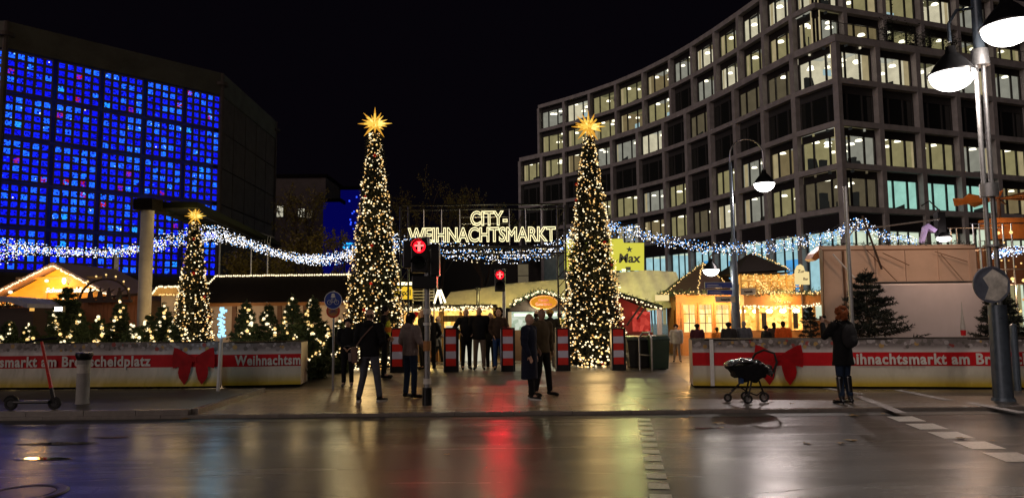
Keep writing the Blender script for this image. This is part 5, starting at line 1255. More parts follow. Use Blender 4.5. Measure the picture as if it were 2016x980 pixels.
def bulbs_line(parent, pts, n, rad=.028, mat='bulb_cream', jit=.015, seed=1, name='bulb', cable=True, lim=100):
    """bulbs along a polyline given in parent space"""
    g = random.Random(seed); pts = [Vector(p) for p in pts]; ls = [(pts[i + 1] - pts[i]).length for i in range(len(pts) - 1)]; T = sum(ls)
    if cable: m = MB(); m.tube(pts, .008, 4); m.build('bulb_cable', 'rubber', parent)
    for k in range(n):
        s = T * (k + .5) / n; i = 0
        while s > ls[i] and i < len(ls) - 1: s -= ls[i]; i += 1
        p = pts[i] + (pts[i + 1] - pts[i]) * (s / ls[i]) + Vector((g.uniform(-jit, jit), g.uniform(-jit, jit) - .02, g.uniform(-jit, jit)))
        if k < lim: ball_child('light_bulb', p, rad, mat, parent)
def greenery(parent, pts, seed, r=.10, n=60):
    segs = [(tuple(pts[i]), tuple(pts[i + 1])) for i in range(len(pts) - 1)]; return needles('fir_garland', 'needle', segs, parent, n, r * .5, .10, seed)
def loc_(t, px, py, Y): p = at(px, py, Y); return (p.x - t.location.x, Y - t.location.y, p.z - t.location.z)
def box_px(t, name, mat, px0, px1, py0, py1, Y, dep, bevel=0, **k):
    """box whose front face spans the given picture rectangle at depth Y"""
    p = loc_(t, px0, py1, Y); q = loc_(t, px1, py0, Y); m = MB(); m.b2(p[0], q[0], p[1], p[1] + dep, p[2], q[2]); return m.build(name, mat, t, bevel=bevel, **k)
def stall(name, label, cat, px, Y): return thing(name, label, cat, (ax(px, 640, Y), Y, 0))

# ---- gabled cabin at the left
Y = 26; t = stall('market_cabin', 'golden gabled wooden cabin outlined in bright bulbs behind the brown fence at the left', 'market stall', 120, Y)
A_ = loc_(t, 121, 523, Y); Lq = loc_(t, -18, 592, Y); Rq = loc_(t, 248, 590, Y)
m = MB(); m.prism([(Lq[0] + .25, 0, 0), (Rq[0] - .25, 0, 0), (Rq[0] - .25, 0, Rq[2]), (A_[0], 0, A_[2] - .06), (Lq[0] + .25, 0, Lq[2])], (0, 3.4, 0)); m.build('wall', 'gable_gold', t)
m = MB()
for a, b in ((Lq, A_), (A_, Rq)):
    a = Vector(a); b = Vector(b); u = Vector((0, 0, .09)); m.prism([a + Vector((0, -.5, 0)), b + Vector((0, -.5, 0)), b + Vector((0, -.5, 0)) + u, a + Vector((0, -.5, 0)) + u], (0, 4.1, 0))
m.build('roof', 'roof_pale', t)
for a, b, sd in ((Lq, A_, 1), (A_, Rq, 2)): bulbs_line(t, [(a[0], -.53, a[2] - .02), (b[0], -.53, b[2] - .02)], 44, .034, 'bulb_cream', .02, sd)
for px, w_ in ((90, .1), (150, .1)):
    p = loc_(t, px, 600, Y); m = MB(); m.b2(p[0] - .06, p[0] + .06, -.06, -.002, 0, Rq[2] + .5); m.build('timber_post', 'wood_gold', t)
m = MB(); p = loc_(t, 0, 548, Y); m.b2(Lq[0] + .9, Rq[0] - .9, -.05, -.003, p[2] - .05, p[2] + .04); m.build('beam', 'wood_gold', t)
p = loc_(t, 138, 571, Y - .1); o = text_obj('Schwarzwaldhütte', 'lettering', 'tube_white', .25, (p[0], -.12, p[2]), parent=t, sx=.95, extrude=.012, offset=.004, shear=.25, world=False)
p = loc_(t, 131, 553, Y); m = MB(); m.ell((p[0], -.15, p[2]), (.06, .05, .11), 10, 6); m.build('pendant_lamp', 'lamp_bowl', t)
lamp('gable_light', (t.location.x - .2, Y - .9, 2.9), 120, (1, .50, .12), .2, t); lamp('gable_light', (t.location.x - 1.6, Y - .9, 2.3), 50, (1, .50, .12), .2, t)
for px in (96, 25):
    p = loc_(t, px, 553 if px > 50 else 575, Y); m = MB(); m.ell((p[0], -.12, p[2]), (.09, .04, .06), 8, 5); m.build('wall_light', 'bulb_cream', t)
# pale roof of the neighbouring stall behind
Y = 29; t = stall('market_stall', 'stall with a pale pinkish pitched roof rising behind the golden cabin', 'market stall', 210, Y)
A2 = loc_(t, 140, 520, Y); R2 = loc_(t, 275, 582, Y)
m = MB(); m.prism([(A2[0], 0, A2[2]), (R2[0], -.0, R2[2]), (R2[0], 0, R2[2] - .14), (A2[0], 0, A2[2] - .14)], (0, 3, 0)); m.prism([(A2[0], -.9, A2[2] - .9), (A2[0], 0, A2[2]), (R2[0], 0, R2[2]), (R2[0], -.9, R2[2] - .5)], (0, .03, .03)); m.build('roof', 'roof_pale', t)
m = MB(); m.b2(A2[0], R2[0] - .2, .2, 2.8, 0, R2[2]); m.build('wall', 'wood_brown', t)
bulbs_line(t, [(A2[0] + .8, -.95, A2[2] - .75), (R2[0], -.95, R2[2] - .45)], 16, .035, 'bulb_warm', .02, 5)
lamp('roof_light', (t.location.x - .3, Y - 1.6, 3.3), 14, (1, .72, .66), .2, t)
# ---- brown plank fence
Y = 22.3; a = at(-80, 640, Y); b = at(272, 640, Y); t = thing('wooden_fence', 'high dark brown plank fence behind the small lit spruces at the left', 'fence', (a.x, Y, 0)); L = b.x - a.x
m = MB(); z0_, z1_ = az(60, 606, Y), az(272, 581, Y); n = 46
for i in range(n):
    xa = L * i / n + .004; xb = L * (i + 1) / n - .004; f = i / n; zz_ = z0_ + (z1_ - z0_) * max(0, f - .2) / .8; m.b2(xa, xb, 0, .04, 0, zz_)
m.build('planks', 'brown_fence', t)
m = MB(); m.prism([(L * .2, -.03, z0_), (L, -.03, z1_), (L, -.03, z1_ + .07), (L * .2, -.03, z0_ + .07)], (0, .12, 0)); m.build('top_rail', 'wood_dark', t)
for i in range(5): m = MB(); x = L * (.1 + .2 * i); m.b2(x - .06, x + .06, .041, .16, 0, z0_); m.build('post', 'wood_dark', t)
g_ = [(L * f, -.02, z0_ + (z1_ - z0_) * max(0, f - .2) / .8 + .1) for f in (.05, .2, .3, .42)]
greenery(t, g_, 71, .12, 120); bulbs_line(t, g_, 14, .03, 'bulb_warm', .06, 6, cable=False)
# candle arch on the fence
Y = 22.1; p = at(206, 592, Y); t = thing('candle_arch', 'dark wooden candle arch with figure silhouettes standing on the brown fence', 'decoration', (p.x, Y, az(206, 592, Y) - .0)); r_ = .78; z0b = 0
m = MB(); m.tube([(r_ * math.cos(R(a)), 0, .68 * math.sin(R(a))) for a in range(0, 181, 10)], .035, 6); m.build('arch', 'wood_dark', t)
m = MB(); m.b2(-r_ - .05, r_ + .05, -.05, .08, -.05, .03); m.build('base', 'wood_dark', t)
for i, x in enumerate((-.45, -.15, .12, .45)):
    m = MB(); m.ell((x, 0, .36), (.045, .03, .055), 8, 6); m.prism([(x - .10, -.01, .03), (x + .10, -.01, .03), (x + .05, -.01, .31), (x - .05, -.01, .31)], (0, .03, 0)); m.prism([(x + .04, -.01, .24), (x + .17, -.01, .33), (x + .17, -.01, .36), (x + .04, -.01, .30)], (0, .02, 0)); m.build('figure', 'wood_dark', t)
for i in range(7):
    a = R(20 + i * 23); m = MB(); m.cyl((r_ * math.cos(a), 0, .68 * math.sin(a) + .03), (r_ * math.cos(a), 0, .68 * math.sin(a) + .10), .015, n=6); c = m.build('candle', 'wood_gold', t); ball_child('candle_flame', (r_ * math.cos(a), 0, .68 * math.sin(a) + .13), .032, 'bulb_warm', c)
# far left snow-blue awning
Y = 20.6; t = stall('market_stall', 'stall at the far left edge with a bluish rounded awning and a small lit hatch', 'market stall', 10, Y)
m = MB(); q = [loc_(t, x, y, Y) for x, y in ((-60, 583), (0, 583), (45, 587), (72, 598), (72, 606), (40, 596), (0, 592), (-60, 592))]; m.prism([(a[0], -.4, a[2]) for a in q], (0, 1.6, 0)); m.build('awning', 'snow_blue', t)
box_px(t, 'wall', 'wood_dark', -60, 66, 606, 720, Y, 1.0); o = box_px(t, 'hatch', 'goods_warm', 58, 66, 600, 612, Y - .1, .05)
# ---- concrete column with canopy
Y = 20.4; b = at(283, 640, Y); t = thing('platform_canopy', 'round concrete column carrying a dark green canopy that runs back over the stalls', 'canopy', (b.x, Y, 0)); zc_ = az(283, 415, Y)
m = MB(); m.lathe([(.18, 0), (.18, zc_)], n=24); m.build('column', 'concrete_pale', t, smooth=True)
m = MB(); m.b2(-.27, .28, -.3, .5, zc_ + .001, zc_ + .32); m.build('beam_end', 'roof_dark', t)
pmat('canopy_green', (.010, .012, .006), .9, spec=.1)
m = MB(); m.prism([(.29, .2, zc_ + .05), (.29, .2, zc_ + .34), (.0, .2, zc_ + .34), (0, .2, zc_ + .05)], (-1.6, 13.0, 0)); m.prism([(.30, .3, zc_ + .12), (1.3, .3, zc_ + .12), (1.3, .3, zc_ + .30), (.30, .3, zc_ + .30)], (-1.6, 12.5, 0)); m.build('canopy', 'canopy_green', t)
m = MB()
for i in range(9): m.cyl((.3 - .15 * i, .7 + 1.2 * i, zc_ - .02), (1.25 - .15 * i, .7 + 1.2 * i, zc_ - .06), .02, n=5)
m.cyl((1.25, .6, zc_ - .05), (-.1, 11, zc_ - .05), .02, n=5); m.build('ribs', 'dark_metal', t)
p = at(434, 446, 27); t = thing('round_sign', 'small red and white oval sign above the garland right of the short star tree', 'road sign', (p.x, 27, 0)); m = MB(); m.cyl((0, 0, 0), (0, 0, p.z), .03, n=8); m.build('pole', 'galvanised', t)
m = MB(); m.ell((0, -.05, p.z), (.13, .012, .22), 20, 10); o = m.build('disc', 'sign_red', t); m = MB(); m.ell((0, -.065, p.z - .04), (.07, .008, .13), 16, 8); m.build('inner_field', 'sign_white', o)
p = at(480, 460, 30); t = thing('roof_lattice', 'pale slatted roof frame poking up behind the garland beside the church', 'frame', (p.x, 30, p.z - .9))
m = MB(); 
for i in range(11): x = .11 * i * 1.0; m.cyl((x, 0, .75 - x * .35), (x + .05, 0, 1.15 - x * .35), .012, n=5)
m.cyl((0, 0, 1.15), (1.3, 0, .72), .02, n=5); m.cyl((-.05, 0, .75), (1.2, 0, .32), .02, n=5); m.cyl((.3, .1, -3.3), (.3, .1, .7), .03, n=6); m.cyl((1.0, .1, -3.3), (1.0, .1, .5), .03, n=6); m.build('slats', 'galvanised', t)
# small bulb-lit roof left of the short tree
Y = 27; t = stall('market_stall', 'small stall with a stepped bulb lit roof edge left of the short star tree', 'market stall', 330, Y)
box_px(t, 'wall', 'wall_beige', 314, 372, 572, 700, Y, 2); m = MB(); q = [loc_(t, x, y, Y) for x, y in ((306, 582), (320, 565), (372, 565), (378, 582))]; m.prism([(a[0], -.3, a[2]) for a in q], (0, 2.5, 0)); m.build('roof', 'wood_gold', t)
bulbs_line(t, [(q[0][0], -.35, q[0][2]), (q[1][0], -.35, q[1][2]), (q[2][0], -.35, q[2][2])], 20, .04, 'bulb_cream', .02, 9); bulbs_line(t, [(q[0][0] + .3, -.35, q[0][2] + .02), (q[3][0] - .2, -.35, q[0][2] + .02)], 14, .03, 'bulb_warm', .02, 10); lamp('stall_light', (t.location.x, Y - .9, 2.3), 12, (1, .75, .4), .1, t)
# ---- long dark roofed stall
Y = 24; t = stall('market_stall', 'long low stall with a black roof and one straight row of bulbs', 'market stall', 560, Y)
p = loc_(t, 404, 596, Y); q = loc_(t, 775, 541, Y); zlo, zhi = p[2], loc_(t, 560, 543, Y)[2]
m = MB(); m.prism([(p[0], -.55, zlo), (q[0], -.55, zlo), (q[0], .25, zhi), (p[0] + .22, .25, zhi)], (0, .06, .02)); m.b2(p[0] + .2, q[0], .3, 3.4, zhi - .12, zhi - .02); m.prism([(p[0], -.5, zlo), (p[0] + .22, .25, zhi - .02), (p[0] + .22, 3.2, zhi - .02), (p[0], 3.4, zlo)], (.03, 0, 0)); m.build('roof', 'roof_dark', t)
w0 = loc_(t, 402, 640, Y); w1 = loc_(t, 775, 640, Y); m = MB(); m.b2(w0[0] + .05, w1[0], 0, 3.2, 0, zlo - .02); m.build('wall', 'wall_beige', t)
for px in (404, 462, 551, 602, 690): x = loc_(t, px, 640, Y)[0]; m = MB(); m.b2(x - .07, x + .07, -.09, -.002, 0, zlo - .12); m.build('timber_post', 'wood_brown', t)
m = MB(); m.b2(w0[0], w1[0], -.1, -.003, zlo - .119, zlo - .01); m.build('top_beam', 'wood_orange', t)
bulbs_line(t, [(p[0] + .05, .1, zhi - .25), (p[0] + .25, .22, zhi + .03), (q[0], .22, zhi + .04)], 84, .034, 'bulb_cream', .008, 11)
lamp('crown_fill_light', (t.location.x + 1.6, Y + 2.6, zhi + 1.2), 190, (1, .80, .40), .3, t); lamp('wall_light', (t.location.x - 1.5, Y - 1.3, 1.9), 26, (1, .70, .42), .2, t); lamp('wall_light', (t.location.x + 1.2, Y - 1.3, 1.9), 20, (1, .70, .42), .2, t)  # lamp over the roof is added, unseen, to brighten the trees behind
# ---- Tirol stall / yellow stall in the centre
Y = 25; t = stall('market_stall', 'bright golden food stall with bulb lit eaves behind the waiting group', 'market stall', 880, Y)
zf = lambda py: loc_(t, 870, py, Y)[2]
p0 = loc_(t, 786, 640, Y)[0]; p1 = loc_(t, 972, 640, Y)[0]
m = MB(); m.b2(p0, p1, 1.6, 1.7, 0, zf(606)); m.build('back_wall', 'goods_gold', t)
m = MB(); m.b2(p0 - .1, p1 + .1, -.5, 1.8, zf(606), zf(600)); m.build('roof', 'wood_dark', t)
m = MB(); m.b2(loc_(t, 872, 0, Y)[0], loc_(t, 965, 0, Y)[0], -.25, -.2, zf(633), zf(621)); m.build('balcony_board', 'wood_gold', t)
m = MB()
for i in range(34): x = loc_(t, 873 + i * 2.7, 0, Y)[0]; m.b2(x, x + .022, -.28, -.252, zf(633), zf(621))
m.build('balusters', 'wood_dark', t)
for px in (790, 827, 866, 871, 905, 968): x = loc_(t, px, 0, Y)[0]; m = MB(); m.b2(x - .05, x + .05, -.1, .0, 0, zf(606)); m.build('post', 'wood_gold', t)
m = MB(); m.b2(loc_(t, 876, 0, Y)[0], loc_(t, 962, 0, Y)[0], .05, .12, .0, zf(641)); m.build('counter_curtain', 'curtain_white', t)
m = MB(); m.b2(loc_(t, 892, 0, Y)[0], loc_(t, 912, 0, Y)[0], -.02, .04, zf(668), zf(648)); m.build('notice_board', 'wood_gold', t)
m = MB(); m.b2(loc_(t, 792, 0, Y)[0], loc_(t, 862, 0, Y)[0], .0, .5, 0, zf(668)); m.build('counter', 'wood_orange', t)
g_ = [(p0, -.55, zf(607)), (p1, -.55, zf(605))]; greenery(t, g_, 81, .1, 500); bulbs_line(t, g_, 60, .034, 'bulb_cream', .035, 12, cable=False); bulbs_line(t, [(p0, -.5, zf(612)), (p1, -.5, zf(611))], 50, .028, 'bulb_warm', .02, 13)
m = MB(); m.b2(p0 + .1, p1 - .1, .3, .38, zf(611), zf(608)); m.build('tube_light', 'tube_white', t)  # strip added under the eave to brighten the golden stall
m = MB(); x = loc_(t, 822, 0, Y)[0]; m.ell((x, -.4, zf(617)), (.09, .06, .13), 8, 6); m.build('red_heart', 'ornament_glow_red', t)
lamp('stall_light', (t.location.x - .8, Y + .6, 1.85), 170, (1, .68, .2), .2, t); lamp('stall_light', (t.location.x + .8, Y + .5, 1.9), 240, (1, .76, .32), .2, t)
# Tirol light box + louvre
t = thing('light_box_sign', 'yellow light box sign ending in the letters rol above the golden stall', 'sign', (ax(798, 575, 23.6), 23.6, 0)); Y = 23.6
q0 = loc_(t, 776, 589, Y); q1 = loc_(t, 811, 564, Y); m = MB(); m.b2(q0[0], q1[0], 0, .14, q0[2], q1[2]); b_ = m.build('box', 'board_yellow', t)
text_obj('Tirol', 'lettering', 'ink', .27, ((q0[0] + q1[0]) / 2 + .01, -.012, (q0[2] + q1[2]) / 2), parent=b_, sx=.95, extrude=.004, offset=.006, world=False)
q2 = loc_(t, 782, 561, Y); q3 = loc_(t, 811, 555, Y); m = MB(); m.b2(q2[0], q3[0], .0, .08, q2[2], q3[2]); m.build('tube_light', 'tube_white', t)
m = MB(); m.cyl((-.1, .1, 0), (-.1, .1, q0[2]), .04, n=8); m.build('post', 'wood_dark', t)
t = thing('slatted_screen', 'pale horizontal slat screen between the yellow light box and the traffic light pole', 'screen', (ax(833, 590, 24.2), 24.2, 0)); Y = 24.2
m = MB()
for py in (568, 574, 580, 586, 592): a = loc_(t, 812, py, Y); c = loc_(t, 854, py, Y); m.b2(a[0], c[0], 0, .03, a[2], a[2] + .035)
m.build('slats', 'tarp_beige', t); m = MB()
for px in (812, 833, 854): a = loc_(t, px, 600, Y); m.b2(a[0] - .02, a[0] + .02, .03, .07, 0, loc_(t, px, 566, Y)[2])
m.build('uprights', 'galvanised', t)
t = thing('tube_ornament', 'glowing white tubes set up like a letter A on the golden stall roof', 'light', (ax(866, 595, 24), 24, az(866, 600, 24))); Y = 24
for (xa, ya, xb, yb) in ((855, 597, 863, 570), (863, 571, 869, 597), (867, 570, 877, 596)):
    a = loc_(t, xa, ya, Y); b = loc_(t, xb, yb, Y); m = MB(); m.cyl(a, b, .035, n=8); m.build('light_tube', 'tube_white', t)
lamp('frame_glow', (t.location.x, 23.4, t.location.z + .2), 10, (1, .85, .5), .1, t)
# ---- beige tarpaulin tents
def tarp(label, pts_top, pts_bot, Y, dep, seed, mat='tarp_beige'):
    t = thing('tarpaulin_tent', label, 'tent', (ax(pts_bot[0][0], 600, Y), Y, 0)); n = 40; rows_ = 8; g = random.Random(seed); m = MB()
    def lerp(P, f): 
        f *= len(P) - 1; i = min(int(f), len(P) - 2); f -= i; return (P[i][0] + (P[i + 1][0] - P[i][0]) * f, P[i][1] + (P[i + 1][1] - P[i][1]) * f)
    for j in range(rows_ + 1):
        for i in range(n + 1):
            a = lerp(pts_top, i / n); b = lerp(pts_bot, i / n); f = j / rows_; x = b[0] + (a[0] - b[0]) * f; y = b[1] + (a[1] - b[1]) * f; q = loc_(t, x, y, Y)
            m.v.append((q[0], f * dep * .35 + .05 * math.sin(i * .9 + j * .7 + seed) + .03 * math.sin(i * 2.3 - j * 1.9), q[2]))
    for j in range(rows_):
        for i in range(n): a = j * (n + 1) + i; m.f.append((a, a + 1, a + n + 2, a + n + 1)); m.m.append(0)
    k = len(m.v); m.v += [(v[0], dep, v[2]) for v in m.v[rows_ * (n + 1):]]; top = rows_ * (n + 1)
    for i in range(n): m.f.append((top + i, top + i + 1, k + i + 1, k + i)); m.m.append(0)
    m.build('cloth', mat, t, smooth=True)
    m = MB()
    for f in (0.02, .33, .66, .98):
        b = lerp(pts_bot, f); a = lerp(pts_top, f); q = loc_(t, b[0], b[1], Y); q2 = loc_(t, a[0], a[1], Y); m.cyl((q[0], .3, 0), (q2[0], .35 * dep + .1, q2[2] - .05), .03, n=8)
    m.build('poles', 'galvanised', t); return t
tarp('long pale tarpaulin roof above the golden stall, between the two tallest trees', [(882, 573), (940, 566), (1000, 556), (1060, 551), (1125, 546)], [(866, 606), (930, 606), (1000, 606), (1060, 606), (1125, 606)], 27.5, 3.5, 1)
tt = tarp('wrinkled pale tarpaulin tent under the yellow board, right of the right tall tree', [(1175, 536), (1235, 532), (1290, 528), (1345, 532)], [(1175, 612), (1235, 614), (1290, 610), (1352, 600)], 28, 3.5, 2)
t = thing('flood_lamp', 'small lamp lighting the pale tent from the foot of the yellow board', 'lamp', (ax(1228, 535, 27.2), 27.2, az(1228, 532, 27.2))); m = MB(); m.box((0, 0, 0), (.16, .12, .10)); m.build('housing', 'black_plastic', t); m = MB(); m.box((0, -.07, -.0), (.12, .02, .06)); m.build('lens', 'bulb_cream', t)
lamp('flood_light', (t.location.x, 26.6, t.location.z + .05), 110, (.95, 1, .35), .1, t)
lamp('flood_light', (ax(1060, 560, 26.2), 26.0, az(1060, 575, 26.2)), 85, (1, .84, .26), .15, t); lamp('flood_light', (ax(950, 560, 26.2), 26.0, az(950, 585, 26.2)), 75, (1, .80, .26), .15, t)
t = thing('flue_pipe', 'thin dark chimney pipe in front of the long pale tarpaulin', 'pipe', (ax(941, 600, 26.4), 26.4, 0)); z = az(941, 572, 26.4); m = MB(); m.cyl((0, 0, 0), (0, 0, z), .06, n=12); m.build('tube', 'dark_metal', t, smooth=True); m = MB(); m.lathe([(.06, z), (.11, z + .04), (.11, z + .10), (0, z + .16)], n=12); m.build('cowl', 'dark_metal', t)
# ---- hot drinks stall with round gable
Y = 25; t = stall('market_stall', 'round gabled drinks stall with an orange oval sign and cool white counter light', 'market stall', 1062, Y)
arch = [loc_(t, x, y, Y) for x, y in ((1003, 612), (1006, 602), (1022, 592), (1040, 582), (1062, 575), (1085, 578), (1105, 589), (1122, 598), (1128, 612))]
m = MB(); m.prism([(a[0], 0, a[2]) for a in arch], (0, 2.2, 0)); m.build('gable', 'wood_dark', t)
m = MB(); m.tube([(a[0], -.1, a[2]) for a in arch[1:-1]], .07, 8); m.build('gable_edge', 'roof_dark', t)
ga = [(a[0], -.2, a[2] + .03) for a in arch[1:-1]]; greenery(t, ga, 91, .1, 90); bulbs_line(t, ga, 44, .036, 'bulb_cream', .05, 14, cable=False)
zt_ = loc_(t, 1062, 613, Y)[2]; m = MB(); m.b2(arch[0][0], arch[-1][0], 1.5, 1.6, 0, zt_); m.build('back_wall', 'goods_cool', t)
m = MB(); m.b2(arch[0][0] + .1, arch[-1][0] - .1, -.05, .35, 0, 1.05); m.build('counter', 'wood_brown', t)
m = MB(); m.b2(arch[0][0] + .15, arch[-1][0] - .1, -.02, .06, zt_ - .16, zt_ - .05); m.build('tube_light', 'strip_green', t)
for x in (arch[0][0], arch[-1][0]): m = MB(); m.b2(x - .05, x + .07, -.06, 1.6, 0, zt_); m.build('side_post', 'wall_beige', t)
c = loc_(t, 1070, 595, Y); m = MB(); m.ell((c[0], -.14, c[2]), (.46, .03, .23), 28, 8); s_ = m.build('oval_sign', 'oval_orange', t, smooth=True)
m = MB(); m.tube([(c[0] + .47 * math.cos(R(a)), -.15, c[2] + .235 * math.sin(R(a))) for a in range(0, 361, 12)], .022, 6); m.build('sign_edge', 'orange_paint', s_)
text_obj('Heiße', 'lettering', 'wood_red', .15, (c[0], -.178, c[2] + .075), parent=s_, extrude=.003, offset=.003, world=False); text_obj('Getränke', 'lettering', 'wood_red', .15, (c[0], -.178, c[2] - .065), parent=s_, extrude=.003, offset=.003, world=False)
lamp('counter_light', (t.location.x, Y - .5, 1.75), 80, (.95, 1, .7), .2, t); lamp('sign_light', (t.location.x, Y - 1.1, 2.1), 5, (1, .8, .5), .1, t)
# ---- yellow board
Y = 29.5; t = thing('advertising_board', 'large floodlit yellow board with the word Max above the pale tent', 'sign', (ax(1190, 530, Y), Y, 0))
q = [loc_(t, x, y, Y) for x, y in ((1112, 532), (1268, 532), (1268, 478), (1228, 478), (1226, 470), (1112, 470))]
emat('board_floodlit_glow', (.86, .80, .09), .78); m = MB(); m.prism([(a[0], 0, a[2]) for a in q], (0, .2, 0)); b_ = m.build('panel', 'board_floodlit_glow', t)  # floodlighting on the board is put into its colour as emission
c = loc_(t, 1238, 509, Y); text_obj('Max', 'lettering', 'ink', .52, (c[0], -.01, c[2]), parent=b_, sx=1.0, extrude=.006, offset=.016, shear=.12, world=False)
c = loc_(t, 1239, 491, Y); m = MB(); m.v = [(c[0] + (.15 if k % 2 == 0 else .06) * math.sin(PI * k / 5), -.012, c[2] + (.15 if k % 2 == 0 else .06) * math.cos(PI * k / 5)) for k in range(10)]; m.f = [tuple(range(10))]; m.m = [0]; m.build('green_star', 'bin_green', b_)
m = MB(); m.cyl((q[0][0] + .5, .1, 0), (q[0][0] + .5, .1, q[0][2]), .06, n=8); m.cyl((q[1][0] - .5, .1, 0), (q[1][0] - .5, .1, q[0][2]), .06, n=8); m.build('posts', 'dark_metal', t)
c = loc_(t, 1235, 529, Y); m = MB(); m.box((c[0], -.2, c[2]), (.20, .12, .13)); m.build('lamp_box', 'black_plastic', t)
# ---- red stall
Y = 24.5; t = stall('market_stall', 'red glowing stall with a dark lean-to roof right of the right tall tree', 'market stall', 1250, Y)
a = loc_(t, 1185, 572, Y); b = loc_(t, 1300, 607, Y)
m = MB(); m.prism([(a[0], -.4, a[2]), (b[0], -.4, b[2]), (b[0], -.4, b[2] + .10), (a[0], -.4, a[2] + .10)], (0, 2.4, 0)); m.build('roof', 'roof_dark', t)
m = MB(); m.b2(a[0] + .2, b[0] - .25, 1.2, 1.3, 0, b[2]); m.prism([(a[0] + .2, 1.2, b[2]), (b[0] - .25, 1.2, b[2]), (a[0] + .2, 1.2, a[2])], (0, .1, 0)); m.build('back_wall', 'wood_red', t)
m = MB(); x0_ = loc_(t, 1240, 0, Y)[0]; x1_ = loc_(t, 1275, 0, Y)[0]; m.b2(x0_, x1_, 1.1, 1.18, .95, 1.65); m.build('shelf_goods', 'goods_red', t)
m = MB(); m.b2(a[0] + .2, b[0] - .3, -.1, .3, 0, .95); m.build('counter', 'wood_red', t)
m = MB(); m.b2(loc_(t, 1276, 0, Y)[0], loc_(t, 1284, 0, Y)[0], -.1, .02, 0, b[2]); m.build('post', 'sign_white', t)
for (xa, ya, xb, yb) in ((1232, 640, 1262, 598), (1252, 628, 1268, 605)): m = MB(); p = loc_(t, xa, ya, Y); q = loc_(t, xb, yb, Y); m.cyl((p[0], -.2, p[2]), (q[0], -.2, q[2]), .035, n=6); m.build('slanted_bar', 'wood_dark', t)
gg = [(a[0], -.45, a[2] + .03), (b[0], -.45, b[2] + .03)]; greenery(t, gg, 92, .1, 250); bulbs_line(t, [(a[0], -.5, a[2] - .03), (b[0], -.5, b[2] - .03)], 22, .03, 'bulb_cream', .03, 15, cable=False)
lamp('red_light', (t.location.x + .1, Y + .4, 1.7), 12, (1, .16, .10), .15, t); lamp('post_light', (t.location.x + .45, Y - .7, 1.6), 9, (1, .65, .5), .1, t)
# ---- octagonal kiosk with glazed doors
Y = 27; t = stall('market_kiosk', 'orange wooden kiosk with a pointed dark roof and three glowing glazed doors', 'kiosk', 1385, Y)
zE = loc_(t, 1385, 577, Y)[2]; zA = loc_(t, 1400, 514, Y)[2]; xl = loc_(t, 1296, 0, Y)[0]; xr = loc_(t, 1468, 0, Y)[0]; xc = (xl + xr) / 2; rr = (xr - xl) / 2
oc = [(xc + rr * math.cos(R(22.5 + 45 * k)), 1.2 + rr * math.sin(R(22.5 + 45 * k))) for k in range(8)]; mid = .42; zM = zE + (zA - zE) * .55
m = MB()
for k in range(8):
    a, b = oc[k], oc[(k + 1) % 8]; f = lambda p, s: (xc + (p[0] - xc) * s, 1.2 + (p[1] - 1.2) * s)
    a1, b1 = f(a, 1.06), f(b, 1.06); a2, b2 = f(a, .5), f(b, .5)
    m.quadv((*a1, zE), (*b1, zE), (*b2, zM), (*a2, zM)); m.quadv((*a2, zM), (*b2, zM), (xc, 1.2, zA)); m.quadv((*a1, zE - .08), (*b1, zE - .08), (*b1, zE), (*a1, zE))
m.build('roof', 'wood_dark', t)
m = MB(); f = lambda p, s: (xc + (p[0] - xc) * s, 1.2 + (p[1] - 1.2) * s)
for k in range(8):
    a, b = f(oc[k], .84), f(oc[(k + 1) % 8], .84)
    if k in (4, 5, 6): m.quadv((*a, zE - .62), (*b, zE - .62), (*b, zE - .05), (*a, zE - .05))
    m.quadv((*a, zE - .62), (*b, zE - .62), (*b, zE - .05), (*a, zE - .05)) if k not in (4, 5, 6) else None
    if k not in (4, 5, 6): m.quadv((*a, 0), (*b, 0), (*b, zE - .62), (*a, zE - .62))
m.build('wall', 'wood_orange', t)
yF = 1.2 - rr * .84 * math.cos(R(22.5)) - .02
for i, (a, b) in enumerate(((1326, 1348), (1356, 1379), (1387, 1412))):
    x0_, x1_ = loc_(t, a, 0, Y + yF)[0], loc_(t, b, 0, Y + yF)[0]; zt_ = loc_(t, a, 600, Y + yF)[2]; zb_ = loc_(t, a, 654, Y + yF)[2]
    m = MB(); e = .09
    m.b2(x0_ - e, x0_, yF - .05, yF + .05, 0, zt_ + e); m.b2(x1_, x1_ + e, yF - .05, yF + .05, 0, zt_ + e); m.b2(x0_, x1_, yF - .05, yF + .05, zt_, zt_ + e); m.b2(x0_, x1_, yF - .03, yF + .04, 0, zb_)
    d_ = m.build('door', 'wood_orange', t); m = MB(); m.b2(x0_, x1_, yF + .02, yF + .03, zb_, zt_); m.build('door_glass', 'window_gold', d_)
    m = MB(); xm = (x0_ + x1_) / 2; m.b2(xm - .012, xm + .012, yF - .01, yF + .018, zb_, zt_)
    for q in (1, 2): zz_ = zb_ + (zt_ - zb_) * q / 3; m.b2(x0_, x1_, yF - .012, yF + .016, zz_ - .012, zz_ + .012)
    m.build('glazing_bars', 'wood_dark', d_)
m = MB(); m.b2(loc_(t, 1312, 0, Y + yF)[0], loc_(t, 1455, 0, Y + yF)[0], yF - .04, yF + .1, loc_(t, 1385, 597, Y + yF)[2], zE - .05); m.build('fascia', 'wood_orange', t)
m = MB(); m.b2(loc_(t, 1312, 0, Y + yF)[0], loc_(t, 1322, 0, Y + yF)[0], yF - .02, yF + .1, 0, loc_(t, 1385, 597, Y + yF)[2] - .001); m.build('corner_post', 'wood_orange', t)
